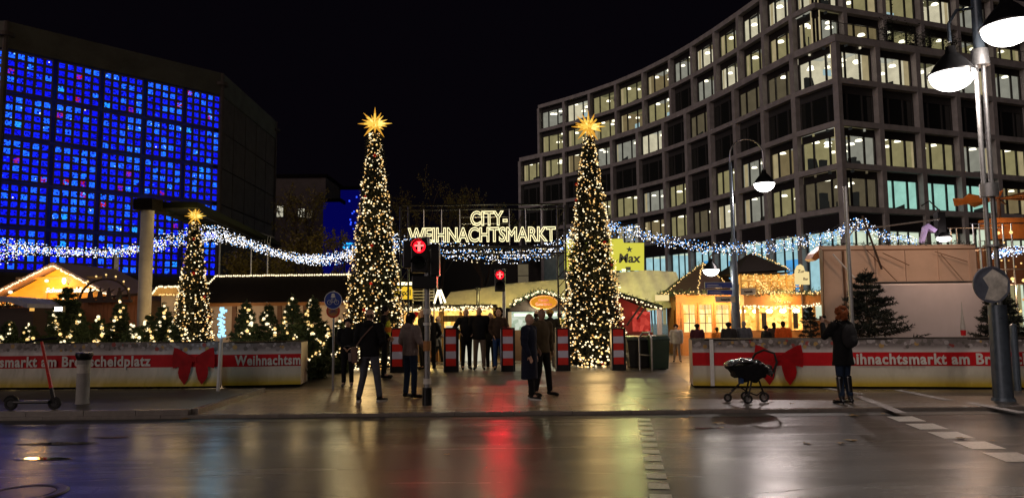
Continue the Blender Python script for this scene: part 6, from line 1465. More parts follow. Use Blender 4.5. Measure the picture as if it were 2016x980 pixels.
x0_ = loc_(t, 1418, 0, Y + yF)[0]; x1_ = loc_(t, 1452, 0, Y + yF)[0]; m = MB(); m.b2(x0_, x1_, yF + .6, yF + .65, .3, 1.85); m.build('hatch_display', 'goods_gold', t); m = MB(); m.b2(x0_, x1_, yF - .03, yF + .3, 0, .95); m.build('hatch_counter', 'wood_orange', t)
x0_ = loc_(t, 1415, 0, Y + yF)[0]; m = MB(); m.b2(x0_, x0_ + .2, yF - .07, yF - .045, .95, 1.65); m.build('chalk_board', 'glass_dark', t)
er = [(*f(oc[k % 8], 1.07), zE) for k in (3, 4, 5, 6, 7, 8)]; greenery(t, er, 93, .12, 220); bulbs_line(t, er, 66, .027, 'bulb_warm', .06, 16, cable=False)
for k in (4, 5, 6): rl = [(*f(oc[k], 1.06), zE), (*f(oc[k], .5), zM + .03), (xc, 1.18, zA)]; bulbs_line(t, rl, 20, .026, 'bulb_warm', .03, 17 + k, cable=False)
greenery(t, [(*f(oc[4], 1.06), zE), (*f(oc[4], .5), zM + .03), (xc, 1.18, zA), (*f(oc[7], .5), zM + .03)], 94, .1, 120)
lamp('door_light', (t.location.x + xc, Y + yF - .7, 1.9), 110, (1, .56, .18), .2, t); lamp('door_light', (t.location.x + xc - 1, Y + yF - .8, 1.9), 75, (1, .56, .18), .2, t)
box_px(t, 'lamp_panel', 'sign_lit_cream', 1292, 1317, 580, 592, Y - .5, .2)
# ---- second kiosk, tall lit lattice
Y = 25.5; t = stall('market_kiosk', 'tall kiosk with a lit lattice band, bulb strings and a golden open counter', 'kiosk', 1530, Y)
Zp = lambda py, yy=0: loc_(t, 1530, py, Y + yy)[2]; Xp = lambda px: loc_(t, px, 600, Y)[0]
m = MB(); ap = (Xp(1506), 1.3, Zp(497, 1.3)); el = (Xp(1448), -.3, Zp(536)); er_ = (Xp(1552), -.3, Zp(532)); el2 = (el[0], 2.8, el[2]); er2 = (er_[0], 2.8, er_[2])
m.quadv(el, er_, ap); m.quadv(er_, er2, ap); m.quadv(er2, el2, ap); m.quadv(el2, el, ap); m.b2(el[0], er_[0], -.28, 2.7, el[2] - .05, el[2] - .005); m.build('roof', 'roof_dark', t)
m = MB(); z0_, z1_ = Zp(577), el[2] - .051
for i in range(9): x = Xp(1460) + (Xp(1580) - Xp(1460)) * i / 8; m.b2(x - .03, x + .03, -.03, .03, z0_, z1_)
for q in (.33, .66): z = z0_ + (z1_ - z0_) * q; m.b2(Xp(1460), Xp(1580), -.028, .02, z - .02, z + .02)
m.build('lattice_frame', 'wood_gold', t)
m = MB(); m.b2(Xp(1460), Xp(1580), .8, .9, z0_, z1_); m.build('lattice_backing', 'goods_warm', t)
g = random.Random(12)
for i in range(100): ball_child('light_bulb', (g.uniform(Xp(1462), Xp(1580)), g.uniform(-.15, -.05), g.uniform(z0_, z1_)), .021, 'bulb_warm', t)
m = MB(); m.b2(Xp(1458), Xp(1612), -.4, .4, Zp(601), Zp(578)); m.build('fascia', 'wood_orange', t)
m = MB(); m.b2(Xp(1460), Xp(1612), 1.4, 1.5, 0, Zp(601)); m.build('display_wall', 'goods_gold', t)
m = MB(); m.b2(Xp(1455), Xp(1612), -.3, .2, 0, .95); m.build('counter', 'wood_orange', t)
for px in (1457, 1485, 1548, 1595): x = Xp(px); m = MB(); m.b2(x - .05, x + .05, -.32, -.22, .951, Zp(601)); m.build('post', 'wood_gold', t)
for px in (1492, 1553): x = Xp(px); m = MB(); m.b2(x - .0, x + .16, -.36, -.33, 1.0, Zp(615)); m.build('chalk_board', 'glass_dark', t)
for i in range(5): x = Xp(1470 + i * 27); m = MB(); m.ell((x, .5, Zp(612)), (.12, .12, .07), 10, 6); m.build('pendant_lamp', 'lamp_bowl', t)
b0 = [(Xp(1458), -.45, Zp(603)), (Xp(1540), -.45, Zp(606)), (Xp(1612), -.45, Zp(600))]; bulbs_line(t, b0, 70, .030, 'bulb_cream', .05, 21); greenery(t, [(Xp(1458), -.42, Zp(577)), (Xp(1615), -.42, Zp(577))], 95, .12, 700); bulbs_line(t, [(Xp(1458), -.48, Zp(577)), (Xp(1615), -.48, Zp(577))], 54, .026, 'bulb_warm', .05, 22, cable=False)
bulbs_line(t, [(Xp(1478), -.5, Zp(548)), (Xp(1500), -.5, Zp(570)), (Xp(1520), -.5, Zp(590)), (Xp(1545), -.5, Zp(598))], 40, .028, 'bulb_warm', .08, 23, cable=False)
bulbs_line(t, [(ap[0], ap[1] - .2, ap[2]), ((ap[0] + er_[0]) / 2, .5, (ap[2] + er_[2]) / 2 + .05), er_], 24, .024, 'bulb_warm', .03, 24, cable=False); greenery(t, [ap, er_], 96, .1, 160)
lamp('counter_light', (t.location.x - .6, Y + .5, 1.75), 200, (1, .62, .18), .2, t); lamp('counter_light', (t.location.x + .7, Y + .4, 1.75), 170, (1, .62, .18), .2, t); lamp('front_light', (t.location.x, Y - .9, 2.1), 110, (1, .60, .22), .2, t)
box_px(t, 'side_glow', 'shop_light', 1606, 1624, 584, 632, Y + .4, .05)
t2 = thing('hanging_sign', 'pale lit sign with a rounded top on the tall kiosk roof', 'sign', (ax(1578, 550, 25), 25, 0)); Y = 25
q = [loc_(t2, x, y, Y) for x, y in ((1566, 560), (1566, 532), (1570, 523), (1576, 520), (1582, 524), (1585, 534), (1593, 535), (1594, 560))]; m = MB(); m.prism([(a[0], 0, a[2]) for a in q], (0, .08, 0)); b_ = m.build('panel', 'sign_lit_cream', t2)
c = loc_(t2, 1577, 534, Y); text_obj('Zur', 'lettering', 'wood_dark', .15, (c[0], -.01, c[2]), parent=b_, world=False, offset=.003); c = loc_(t2, 1586, 549, Y); text_obj('Bar', 'lettering', 'wood_dark', .13, (c[0], -.01, c[2]), parent=b_, world=False, offset=.003)
m = MB(); a = loc_(t2, 1579, 560, Y); m.cyl((a[0], .04, 0), (a[0], .04, a[2]), .03, n=8); m.build('post', 'wood_dark', t2)
Y = 21; t = stall('counter_box', 'plain orange brown wooden counter box left of the woman taking a photo', 'counter', 1622, Y); box_px(t, 'body', 'wood_orange', 1602, 1642, 630, 730, Y, .6); box_px(t, 'top_board', 'wood_dark', 1600, 1644, 627, 629.5, Y - .04, .7)
# ---- beige hoarding
Y = 20.2; t = stall('board_hoarding', 'tall beige panelled hoarding with a ragged top behind the white trailer', 'hoarding', 1620, Y)
Xp = lambda px: loc_(t, px, 600, Y)[0]; Zp = lambda py: loc_(t, 1775, py, Y)[2]
m = MB(); m.b2(Xp(1619), Xp(1928), 0, .06, 0, Zp(482)); m.build('panels', 'hoarding_beige', t)
m = MB(); m.b2(Xp(1619), Xp(1928), -.025, -.001, Zp(492), Zp(490)); m.build('rail', 'wood_brown', t)
for px in (1623, 1664, 1729, 1788, 1853, 1915): m = MB(); m.b2(Xp(px) - .025, Xp(px) + .025, -.05, -.002, 0, Zp(493)); m.build('stud', 'hoarding_beige' if px != 1664 else 'wood_brown', t)
g = random.Random(6); m = MB(); x = Xp(1621); pts = []
segs = [((Xp(1621) + (Xp(1925) - Xp(1621)) * i / 24, -.01, Zp(481) + g.uniform(-.02, .06)), (Xp(1621) + (Xp(1925) - Xp(1621)) * (i + 1) / 24, -.01, Zp(481) + g.uniform(-.02, .06))) for i in range(24)]; needles('ivy_fringe', 'needle_dark', segs, t, 22, .02, .07, 5)
m = MB(); m.prism([(Xp(1619) - .02, -.3, Zp(495)), (Xp(1619), 0, Zp(485)), (Xp(1619), 0, Zp(700)), (Xp(1619) - .02, -.0, Zp(700))], (-.02, 0, 0)); m.build('end_trim', 'wood_brown', t)
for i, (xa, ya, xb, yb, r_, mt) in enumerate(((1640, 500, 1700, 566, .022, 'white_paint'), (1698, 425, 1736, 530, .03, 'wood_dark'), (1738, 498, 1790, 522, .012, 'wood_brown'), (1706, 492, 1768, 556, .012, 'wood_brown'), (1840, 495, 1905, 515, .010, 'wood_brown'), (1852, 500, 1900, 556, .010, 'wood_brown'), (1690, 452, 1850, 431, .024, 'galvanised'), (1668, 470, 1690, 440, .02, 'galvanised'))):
    p = loc_(t, xa, ya, Y - .25); q = loc_(t, xb, yb, Y - .25); m = MB(); m.cyl(p, q, r_, n=8); m.build('slanted_bar', mt, t)  # thin brown bars are branch shadows modelled as solid struts
lamp('work_light', (t.location.x + 2.6, Y - 2.6, 3.6), 85, (1, .62, .40), .15, t)
t = thing('red_awning', 'small folded reddish awning at the left end of the beige hoarding', 'awning', (ax(1607, 500, 20.6), 20.6, 0)); q = [loc_(t, x, y, 20.6) for x, y in ((1592, 510), (1598, 500), (1616, 484), (1619, 496), (1612, 506), (1600, 514))]; m = MB(); m.prism([(a[0], -.2, a[2]) for a in q], (0, .5, 0)); m.build('cloth', 'orange_paint', t)
t = thing('spot_lights', 'purple tinted floodlight frame and a glaring round lamp above the beige hoarding', 'lamp', (ax(1835, 480, 21), 21, 0)); Y = 21; pmat('mauve_metal', (.34, .26, .52), .5)
m = MB(); q = [loc_(t, x, y, Y) for x, y in ((1812, 478), (1820, 446), (1828, 440), (1846, 452), (1840, 458), (1828, 450), (1820, 478))]; m.prism([(a[0], 0, a[2]) for a in q], (0, .12, 0)); m.build('lamp_frame', 'mauve_metal', t)
c = loc_(t, 1858, 470, Y); m = MB(); m.ell(c, (.20, .16, .10), 14, 8); m.build('round_lamp', 'lamp_bowl', t); m = MB(); m.lathe([(.0, .20), (.10, .16), (.22, .08), (.23, .04)], c=c, n=16); m.build('lamp_shade', 'dark_metal', t)
m = MB(); m.cyl((c[0] - .05, .1, 0), (c[0] - .05, .1, c[2] + .9), .05, n=8); m.tube([(c[0] - .05, .1, c[2] + .9), (c[0] - .3, .1, c[2] + 1.15), (c[0] - .55, .1, c[2] + 1.0)], .02, 6); m.b2(c[0] - .15, c[0] + .08, -.02, .2, c[2] + .1, c[2] + .8); m.build('post', 'dark_metal', t)
lamp('round_lamp_light', (t.location.x + c[0], 20.6, c[2]), 25, (1, .85, .8), .1, t)
# ---- white trailer
Y = 18.9; t = stall('market_trailer', 'plain white trailer side wall between the dark spruce and the lamp post', 'trailer', 1838, Y)
box_px(t, 'body', 'trailer_white', 1733, 1946, 556, 690, Y, 2.0 * 0 + 1.1, bevel=.04); box_px(t, 'roof_edge', 'galvanised', 1731, 1948, 552, 555.5, Y - .02, 1.14)
for px in (1760, 1920): x = loc_(t, px, 0, Y)[0]; m = MB(); m.cyl((x, .1, .28), (x, .3, .28), .28, n=18); m.build('wheel', 'rubber', t)
t = thing('paper_angel', 'small folded white and red ornament in front of the white trailer', 'decoration', (ax(1897, 660, 17.9), 17.9, 0)); z0_ = .9; m = MB(); m.cyl((0, 0, 0), (0, 0, 1.0), .012, n=6); m.build('stick', 'steel', t)
z1_ = az(1897, 594, 17.9); m = MB(); m.lathe([(.05, .98), (.06, 1.2), (.025, 1.5), (.006, z1_)], n=7); m.build('folded_cloth', 'concrete_pale', t); m = MB(); m.lathe([(.055, .99), (.064, 1.12)], n=7); m.build('red_trim', 'banner_red', t)
# ---- scaffold + pyramid at the right edge
Y = 23; t = stall('scaffold_tower', 'steel tube scaffold tower at the right edge holding an orange hut and hanging lights', 'scaffold', 1975, Y)
Xp = lambda px: loc_(t, px, 600, Y)[0]; Zp = lambda py: loc_(t, 1970, py, Y)[2]
for px in (1926, 1938, 1985, 2002, 2035):
    for yy in (0, 1.2): m = MB(); m.cyl((Xp(px), yy, 0), (Xp(px), yy, Zp(440)), .024, n=8); m.build('upright', 'steel', t)
for py in (440, 487, 530, 560):
    m = MB(); m.cyl((Xp(1920), -.03, Zp(py)), (Xp(2040), -.03, Zp(py)), .02, n=8); m.cyl((Xp(1920), 1.2, Zp(py)), (Xp(2040), 1.2, Zp(py)), .02, n=8); m.build('ledger', 'steel', t)
box_px(t, 'orange_hut', 'orange_paint', 1958, 2050, 428, 470, Y + 1.4, .8); box_px(t, 'planks', 'wood_brown', 1928, 2050, 485, 560, Y + 1.4, .06)
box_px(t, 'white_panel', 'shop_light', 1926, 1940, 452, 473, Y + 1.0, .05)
g = random.Random(9)
for i in range(26): ball_child('light_bulb', (g.uniform(Xp(1962), Xp(2030)), -.1, g.uniform(Zp(620), Zp(445))), g.choice((.03, .045, .06)), g.choice(('bulb_warm', 'bulb_cream', 'lamp_bowl', 'bulb_dim')), t)
lamp('hut_light', (t.location.x + .4, Y + .6, 4.2), 35, (1, .5, .22), .15, t); lamp('hut_light', (t.location.x + .4, Y - .4, 2.2), 35, (1, .5, .25), .15, t)
Y = 25; c = at(1965, 392, Y); t = thing('christmas_pyramid', 'orange wooden windmill rotor of a Christmas pyramid behind the lamp post', 'decoration', (c.x, Y, 0))
m = MB(); m.cyl((0, 0, 0), (0, 0, c.z + .1), .06, n=8); m.build('shaft', 'wood_brown', t)
for i in range(8):
    a = R(45 * i + 8); d = Vector((math.cos(a), math.sin(a), 0)); s_ = Vector((-d.y, d.x, 0)); m = MB(); z = Vector((0, 0, c.z))
    m.prism([z + d * .15 - s_ * .05, z + d * 1.35 - s_ * .22 + Vector((0, 0, -.10)), z + d * 1.35 + s_ * .22 + Vector((0, 0, .12)), z + d * .15 + s_ * .05], (0, 0, .025)); m.build('rotor_blade', 'orange_paint', t)
lamp('rotor_light', (c.x - .5, Y - 1.2, c.z - 1.2), 10, (1, .6, .3), .1, t)
# ---- blue neon word on the far building
p = at(692, 481, 60); t = thing('neon_sign', 'small light blue neon word cut off by the left tall tree', 'sign', (p.x, 60, 0)); text_obj('mai', 'lettering', 'neon_blue', 1.0, (p.x + .15, 59.85, p.z - .05), parent=t, sx=1.25, extrude=.05, offset=.03, align='CENTER'); m = MB(); m.b2(-1.05, 1.3, 0, .2, p.z - .38, p.z + .42); m.build('panel', 'sign_blue', t); m = MB(); m.cyl((-.6, .1, 0), (-.6, .1, p.z - .3), .08, n=8); m.cyl((.8, .1, 0), (.8, .1, p.z - .3), .08, n=8); m.build('posts', 'dark_metal', t)
# ================================================================ PEOPLE
def fused(name, mb, voxel, mat, parent, smooth_it=3):
    me = bpy.data.meshes.new(name); me.from_pydata(mb.v, [], mb.f)
    bm = bmesh.new(); bm.from_mesh(me); bmesh.ops.recalc_face_normals(bm, faces=bm.faces); bm.to_mesh(me); bm.free()
    o = bpy.data.objects.new(name, me); COL.objects.link(o)
    r = o.modifiers.new('r', 'REMESH'); r.mode = 'VOXEL'; r.voxel_size = voxel
    s = o.modifiers.new('s', 'SMOOTH'); s.iterations = smooth_it; s.factor = .5
    dg = bpy.context.evaluated_depsgraph_get(); dg.update(); m2 = bpy.data.meshes.new_from_object(o.evaluated_get(dg))
    bpy.data.objects.remove(o); bpy.data.meshes.remove(me); m2.name = name; m2.materials.clear(); m2.materials.append(M(mat))
    m2.polygons.foreach_set('use_smooth', [True] * len(m2.polygons))
    o = bpy.data.objects.new(name, m2); COL.objects.link(o); o.parent = parent; return o
def cap(m, p0, p1, r0, r1, n=12):
    p0 = Vector(p0); p1 = Vector(p1); m.cyl(p0, p1, r0, r1, n); m.ell(p0, (r0,) * 3, n, 6, z0=-.999, z1=.999); m.ell(p1, (r1,) * 3, n, 6, z0=-.999, z1=.999)
def loft(m, rings, n=20):
    """closed loft of ellipses: (x, y, z, rx, ry)"""
    i = len(m.v)
    for x, y, z, rx, ry in rings:
        for k in range(n): a = 2 * PI * k / n; m.v.append((x + rx * math.cos(a), y + ry * math.sin(a), z))
    for j in range(len(rings) - 1):
        for k in range(n): k2 = (k + 1) % n; a0 = i + j * n; m.f.append((a0 + k, a0 + k2, a0 + n + k2, a0 + n + k)); m.m.append(0)
    m.f.append(tuple(i + k for k in reversed(range(n)))); m.m.append(0); m.f.append(tuple(i + (len(rings) - 1) * n + k for k in range(n))); m.m.append(0)
pmat('skin', (.50, .30, .21), .5, var=.12, scale=5); pmat('skin_dark', (.30, .17, .11), .5, var=.12, scale=5)
for nm, c in dict(cloth_black=(.014, .014, .016), cloth_charcoal=(.035, .034, .038), cloth_grey=(.17, .155, .15), cloth_taupe=(.24, .19, .18), cloth_brown=(.055, .035, .025), cloth_olive=(.09, .065, .035), cloth_navy=(.018, .022, .045), cloth_beige=(.30, .23, .18), cloth_maroon=(.07, .02, .03), cloth_orange=(.75, .12, .02), cloth_white=(.5, .47, .42), jeans_blue=(.03, .07, .20), jeans_grey=(.085, .09, .115), jeans_dark=(.02, .035, .07), hair_brown=(.04, .02, .012), hair_black=(.012, .01, .009), hair_grey=(.25, .23, .22), hair_red=(.24, .07, .025), hood_grey=(.18, .17, .21), hat_yellow=(.32, .20, .04), hivis=(.60, .72, .05), hivis_orange=(.8, .25, .04), bag_taupe=(.20, .13, .11), shoe_black=(.012, .012, .012), sole_white=(.6, .58, .55)).items():
    pmat(nm, tuple(q * (.75 if max(c) < .05 else 1) for q in c), .85 if 'shoe' not in nm else .4, var=.25, scale=14, bump=.35, bscale=9, spec=.15)
pmat('leather_boot', (.015, .016, .02), .18, coat=.5); emat('hivis_glow', (0, 0, 0), 0)
def fingers(m, w, d, sp, s, curl=.5):
    """palm, four unequal bent fingers and a thumb leaving the palm's side; w = wrist, d = hand direction, sp = across the palm"""
    d = d.normalized(); sp = (sp - d * sp.dot(d)).normalized(); nrm = d.cross(sp)
    pc_ = w + d * .045 * s; 
    for q in (-1, 0, 1): cap(m, w + sp * q * .018 * s + d * .01 * s, w + sp * q * .024 * s + d * .08 * s, .017 * s, .015 * s, 8)
    for k, (off, ln) in enumerate(((-.030, .062), (-.010, .074), (.010, .070), (.029, .055))):
        a = w + d * .085 * s + sp * off * s; b = a + (d * (1 - curl * .3) + nrm * curl * .35).normalized() * ln * .55 * s; c = b + (d * (1 - curl * .8) + nrm * curl).normalized() * ln * .5 * s
        cap(m, a, b, .0092 * s, .0085 * s, 6); cap(m, b, c, .0085 * s, .0068 * s, 6)
    a = w + d * .025 * s - sp * .030 * s; b = a + (d * .6 - sp * .8 + nrm * .2).normalized() * .035 * s; c = b + (d * .95 - sp * .2 + nrm * .3).normalized() * .032 * s
    cap(m, a, b, .012 * s, .010 * s, 6); cap(m, b, c, .010 * s, .008 * s, 6)
def person(label, x, y, z, H, face, top, bottom, hair='short', haircol='hair_brown', coat=.88, arms=None, legs=None, voxel=.012, shoes='shoe_black', skin='skin', sole=None, hood=None, hat=None, bulk=1.0, headturn=0, group=None, collar=True, lean=0, bagcol=None, female=False, feet=None):
    """face: 0 looks towards the viewer, 180 away, 90 to the picture's right. Local front is -Y."""
    t = thing('person', label, 'person', (x, y, z), R(face), group); s = H / 1.75
    V = lambda a, b, c: Vector((a, b, c)) * s
    sw = (.175 if female else .195) * (.5 + .5 * bulk)
    hipz, kneez, ankz = .92, .50, .09
    L = dict(hipL=(-.085, 0, hipz), hipR=(.085, 0, hipz), kneeL=(-.095, -.01, kneez), kneeR=(.095, -.01, kneez), ankL=(-.10, .02, ankz), ankR=(.10, .02, ankz), toeL=(-.12, -.16, .03), toeR=(.12, -.16, .03))
    if legs: L.update(legs)
    A = dict(shL=(-sw, 0, 1.42), shR=(sw, 0, 1.42), elL=(-sw - .055, .02, 1.14), elR=(sw + .055, .02, 1.14), wrL=(-sw - .05, -.05, .90), wrR=(sw + .05, -.05, .90))
    if arms: A.update(arms)
    J = {k: V(*v) for k, v in {**L, **A}.items()}
    hc = V(0, -.01 + lean, 1.635); hr = Matrix.Rotation(R(headturn), 3, 'Z')
    hp = lambda a, b, c: hc + hr @ (Vector((a, b, c)) * s)
    # body: one continuous figure
    m = MB()
    m.ell(hc, (.074 * s, .092 * s, .112 * s), 16, 10, rot=hr, z0=-.999, z1=.999); m.ell(hp(0, -.030, -.055), (.050 * s, .052 * s, .058 * s), 12, 8, z0=-.999, z1=.999)
    cap(m, hp(0, -.088, .005), hp(0, -.106, -.022), .010 * s, .014 * s, 8)
    for sg in (-1, 1): m.ell(hp(sg * .076, .008, -.01), (.012 * s, .022 * s, .032 * s), 8, 6, z0=-.999, z1=.999); m.ell(hp(sg * .03, -.078, .02), (.018 * s, .012 * s, .010 * s), 8, 6, z0=-.999, z1=.999)
    m.ell(hp(0, -.084, -.052), (.024 * s, .010 * s, .010 * s), 8, 6, z0=-.999, z1=.999)
    cap(m, V(0, .01 + lean * .6, 1.42), hp(0, .015, -.06), .056 * s, .052 * s)
    loft(m, [(0, 0, .86 * s, .10 * s, .07 * s), (0, 0, .95 * s, .145 * s, .095 * s), (0, 0, 1.08 * s, .125 * s, .085 * s), (0, lean * .4 * s, 1.28 * s, .15 * s, .10 * s), (0, lean * .6 * s, 1.42 * s, .15 * s, .08 * s), (0, lean * .7 * s, 1.46 * s, .07 * s, .055 * s)])
    for S in 'LR':
        cap(m, J['hip' + S], J['knee' + S], .078 * s, .050 * s); cap(m, J['knee' + S], J['ank' + S], .050 * s, .034 * s); cap(m, J['ank' + S], J['toe' + S], .035 * s, .026 * s)
        cap(m, V(0, lean * .6, 1.40), J['sh' + S], .06 * s, .05 * s); cap(m, J['sh' + S], J['el' + S], .046 * s, .036 * s); cap(m, J['el' + S], J['wr' + S], .036 * s, .025 * s)
        d = (J['wr' + S] - J['el' + S]).normalized(); fingers(m, J['wr' + S], d, Vector((0, -1, 0)) if abs(d.y) < .8 else Vector((1, 0, 0)), s * 1.02)
    fused('body', m, min(voxel, .0085) if voxel <= .011 else .0105, skin, t, 2)
    # eyes and mouth
    for sg in (-1, 1):
        m = MB(); m.ell(hp(sg * .031, -.086, .018), (.0095 * s, .006 * s, .005 * s), 8, 6); m.build('eye', 'hair_black', t)
        m = MB(); m.tube([hp(sg * .016, -.090, .037), hp(sg * .032, -.090, .042), hp(sg * .048, -.082, .036)], .0035 * s, 5); m.build('eyebrow', haircol if haircol != 'hair_grey' else 'hair_grey', t)
    m = MB(); m.tube([hp(-.022, -.090, -.052), hp(0, -.095, -.050), hp(.022, -.090, -.052)], .004 * s, 5); m.build('mouth', 'cloth_maroon', t)
    # trousers
    m = MB()
    loft(m, [(0, 0, .82 * s, .12 * s, .10 * s), (0, 0, .90 * s, .168 * s, .118 * s), (0, 0, 1.0 * s, .16 * s, .112 * s), (0, 0, 1.05 * s, .148 * s, .10 * s)])
    for S in 'LR':
        k = J['knee' + S]; a = J['ank' + S]; cap(m, J['hip' + S], k, .098 * s, .068 * s); cap(m, k, k + (a - k) * .93, .068 * s, .056 * s); m.ell(k + (a - k) * .86, (.062 * s, .066 * s, .035 * s), 12, 6, z0=-.99, z1=.99)
    fused('trousers', m, voxel * 1.15, bottom, t)
    # shoes
    for S in 'LR':
        m = MB(); a, b = J['ank' + S], J['toe' + S]; f = (b - a); f.z = 0; f.normalize(); heel = Vector((a.x, a.y, b.z + .012 * s)) - f * .03 * s
        cap(m, heel + Vector((0, 0, .018 * s)), b + Vector((0, 0, .006 * s)), .044 * s, .036 * s); cap(m, a + Vector((0, 0, -.02 * s)), a + Vector((0, 0, .04 * s)), .050 * s, .050 * s)
        sh = fused('shoe', m, voxel, shoes, t)
        if sole: m = MB(); cap(m, heel + Vector((0, 0, -.018 * s)), b + Vector((0, 0, -.014 * s)), .046 * s, .040 * s); so = fused('sole', m, voxel, sole, sh)
    # jacket
    if top:
        m = MB(); b_ = bulk; z0 = coat; hem = .172 if coat > .7 else .215
        rings = [(0, 0, z0 * s, (hem + .01) * b_ * s, .135 * b_ * s)]
        if coat < .8: rings += [(0, 0, (z0 + .9) / 2 * s, .195 * b_ * s, .14 * b_ * s)]
        rings += [(0, 0, .96 * s, .178 * b_ * s, .135 * b_ * s), (0, 0, 1.08 * s, .165 * b_ * s, .125 * b_ * s), (0, lean * .4 * s, 1.26 * s, .185 * b_ * s, .135 * b_ * s), (0, lean * .6 * s, 1.40 * s, .175 * b_ * s, .115 * b_ * s), (0, lean * .7 * s, 1.47 * s, .10 * s, .085 * s), (0, lean * .75 * s, 1.50 * s, .07 * s, .07 * s)]
        loft(m, rings, 24)
        for S in 'LR':
            w_ = J['el' + S] + (J['wr' + S] - J['el' + S]) * .93
            cap(m, V(0, lean * .6, 1.38), J['sh' + S], .09 * s, .080 * b_ * s); cap(m, J['sh' + S], J['el' + S], .080 * b_ * s, .060 * b_ * s); cap(m, J['el' + S], w_, .060 * b_ * s, .046 * b_ * s)
            for q in (.3, .62): c = J['sh' + S] + (J['el' + S] - J['sh' + S]) * q; m.ell(c, (.080 * b_ * s,) * 3, 10, 6, z0=-.99, z1=.99)
        if collar: m.ell(V(0, .012 + lean * .8, 1.495), (.084 * s, .082 * s, .045 * s), 14, 8, z0=-.99, z1=.99)
        if hood == 'down': m.ell(V(0, .085 + lean, 1.47), (.11 * s, .075 * s, .075 * s), 14, 8, z0=-.99, z1=.99)
        fused('jacket' if coat > .7 else 'coat', m, voxel * 1.2, top, t)
    # hair / hat / hood
    if hood == 'up':
        m = MB(); m.ell(hp(0, .022, .012), (.098 * s, .104 * s, .128 * s), 16, 10, z0=-.99, z1=.99); m.ell(hp(0, .04, -.10), (.10 * s, .10 * s, .07 * s), 14, 8, z0=-.99, z1=.99); fused('hood', m, voxel, hat or 'hood_grey', t)
    else:
        m = MB()
        if hair == 'short': m.ell(hp(0, .018, .024), (.090 * s, .100 * s, .106 * s), 16, 10, z0=-.99, z1=.99); m.ell(hp(0, .045, -.035), (.080 * s, .070 * s, .075 * s), 12, 8, z0=-.99, z1=.99)
        if hair == 'bald': m.ell(hp(0, .035, -.01), (.086 * s, .076 * s, .072 * s), 14, 8, z0=-.99, z1=.99)
        if hair == 'long': m.ell(hp(0, .018, .020), (.088 * s, .096 * s, .104 * s), 16, 10, z0=-.99, z1=.99); cap(m, hp(0, .045, -.02), hp(0, .055, -.20), .082 * s, .060 * s)
        if hair in ('curly', 'bigcurly'):
            g = random.Random(hash(label) % 1000 if False else int(x * 100) % 97); k_ = 1.0 if hair == 'curly' else 1.15
            for q in range(60):
                a = g.uniform(-.25, PI + .25); e = g.uniform(-.95, 1.35); rr = .098 * k_
                m.ell(hp(rr * math.cos(a) * math.cos(e * .8), .012 + .085 * math.sin(a) * math.cos(e * .8) + .01, .012 + .115 * k_ * math.sin(e)), (.027 * s * k_,) * 3, 8, 5, z0=-.99, z1=.99)
            m.ell(hp(0, .03, .02), (.085 * s, .085 * s, .10 * s), 14, 8, z0=-.99, z1=.99)
        fused('hair', m, voxel * .9, haircol, t, 1)
        if hat:
            m = MB(); m.ell(hp(0, .008, .045), (.088 * s, .100 * s, .085 * s), 16, 10, z0=-.2, z1=.99); cap(m, hp(-.05, .0, .035), hp(.05, .0, .035), .075 * s, .075 * s); fused('hat', m, voxel, hat, t)
    t['_s'] = s
    return t
def P_at(px, pfoot, z=0): p = gz(px, pfoot, z); return p.x, p.y, p.z
def add(t, name, mb, mat, **k): return mb.build(name, mat, t, **k)
V3 = Vector
WALK = dict(kneeL=(-.10, -.02, .50), ankL=(-.13, .06, .09), toeL=(-.15, -.12, .03), kneeR=(.11, -.06, .50), ankR=(.16, -.05, .09), toeR=(.20, -.23, .03))
def legs_apart(w): return dict(kneeL=(-.10 - w * .4, -.01, .50), ankL=(-.10 - w, .02, .09), toeL=(-.12 - w * 1.2, -.15, .03), kneeR=(.10 + w * .4, -.01, .50), ankR=(.10 + w, .02, .09), toeR=(.12 + w * 1.2, -.15, .03))
POCK = dict(elL=(-.29, .05, 1.15), wrL=(-.20, -.11, 1.00), elR=(.29, .05, 1.15), wrR=(.20, -.11, 1.00))
BACK = dict(elL=(-.28, .06, 1.16), wrL=(-.17, .15, .98), elR=(.28, .06, 1.16), wrR=(.17, .15, .98))
FRONT = dict(elL=(-.27, .0, 1.15), wrL=(-.08, -.17, 1.00), elR=(.27, .0, 1.15), wrR=(.08, -.17, .99))

x, y, z = P_at(684, 760); t = person('person in black cap and black clothes facing the street beside the lit spruces', x, y, z, 1.58, 8, 'cloth_black', 'cloth_black', hat='cloth_black', arms=FRONT, bulk=1.06, voxel=.011, shoes='cloth_grey')
m = MB(); m.lathe([(.165, .935), (.172, .94), (.165, .948)], n=24); m.build('belt', 'cloth_grey', t)
x, y, z = P_at(727, 791); t = person('person from behind in black jacket and grey jeans with taupe shoulder bag', x, y, z, 1.78, 168, 'cloth_black', 'jeans_grey', hair='short', haircol='hair_black', legs=dict(kneeL=(-.14, -.03, .50), ankL=(-.20, -.02, .09), toeL=(-.27, -.17, .03), kneeR=(.12, .0, .50), ankR=(.19, .06, .09), toeR=(.24, -.11, .03)), arms=FRONT, voxel=.010, hood='down', coat=.86, bulk=1.05, sole='sole_white')
m = MB(); m.box((.27, .10, .90), (.12, .30, .30), rot=Euler((0, .05, .45)).to_matrix()); bg_ = m.build('shoulder_bag', 'bag_taupe', t, bevel=.03); m = MB(); m.box((.285, .27, .87), (.06, .02, .16), rot=Euler((0, .05, .45)).to_matrix()); m.build('bag_pocket', 'cloth_taupe', bg_, bevel=.01)
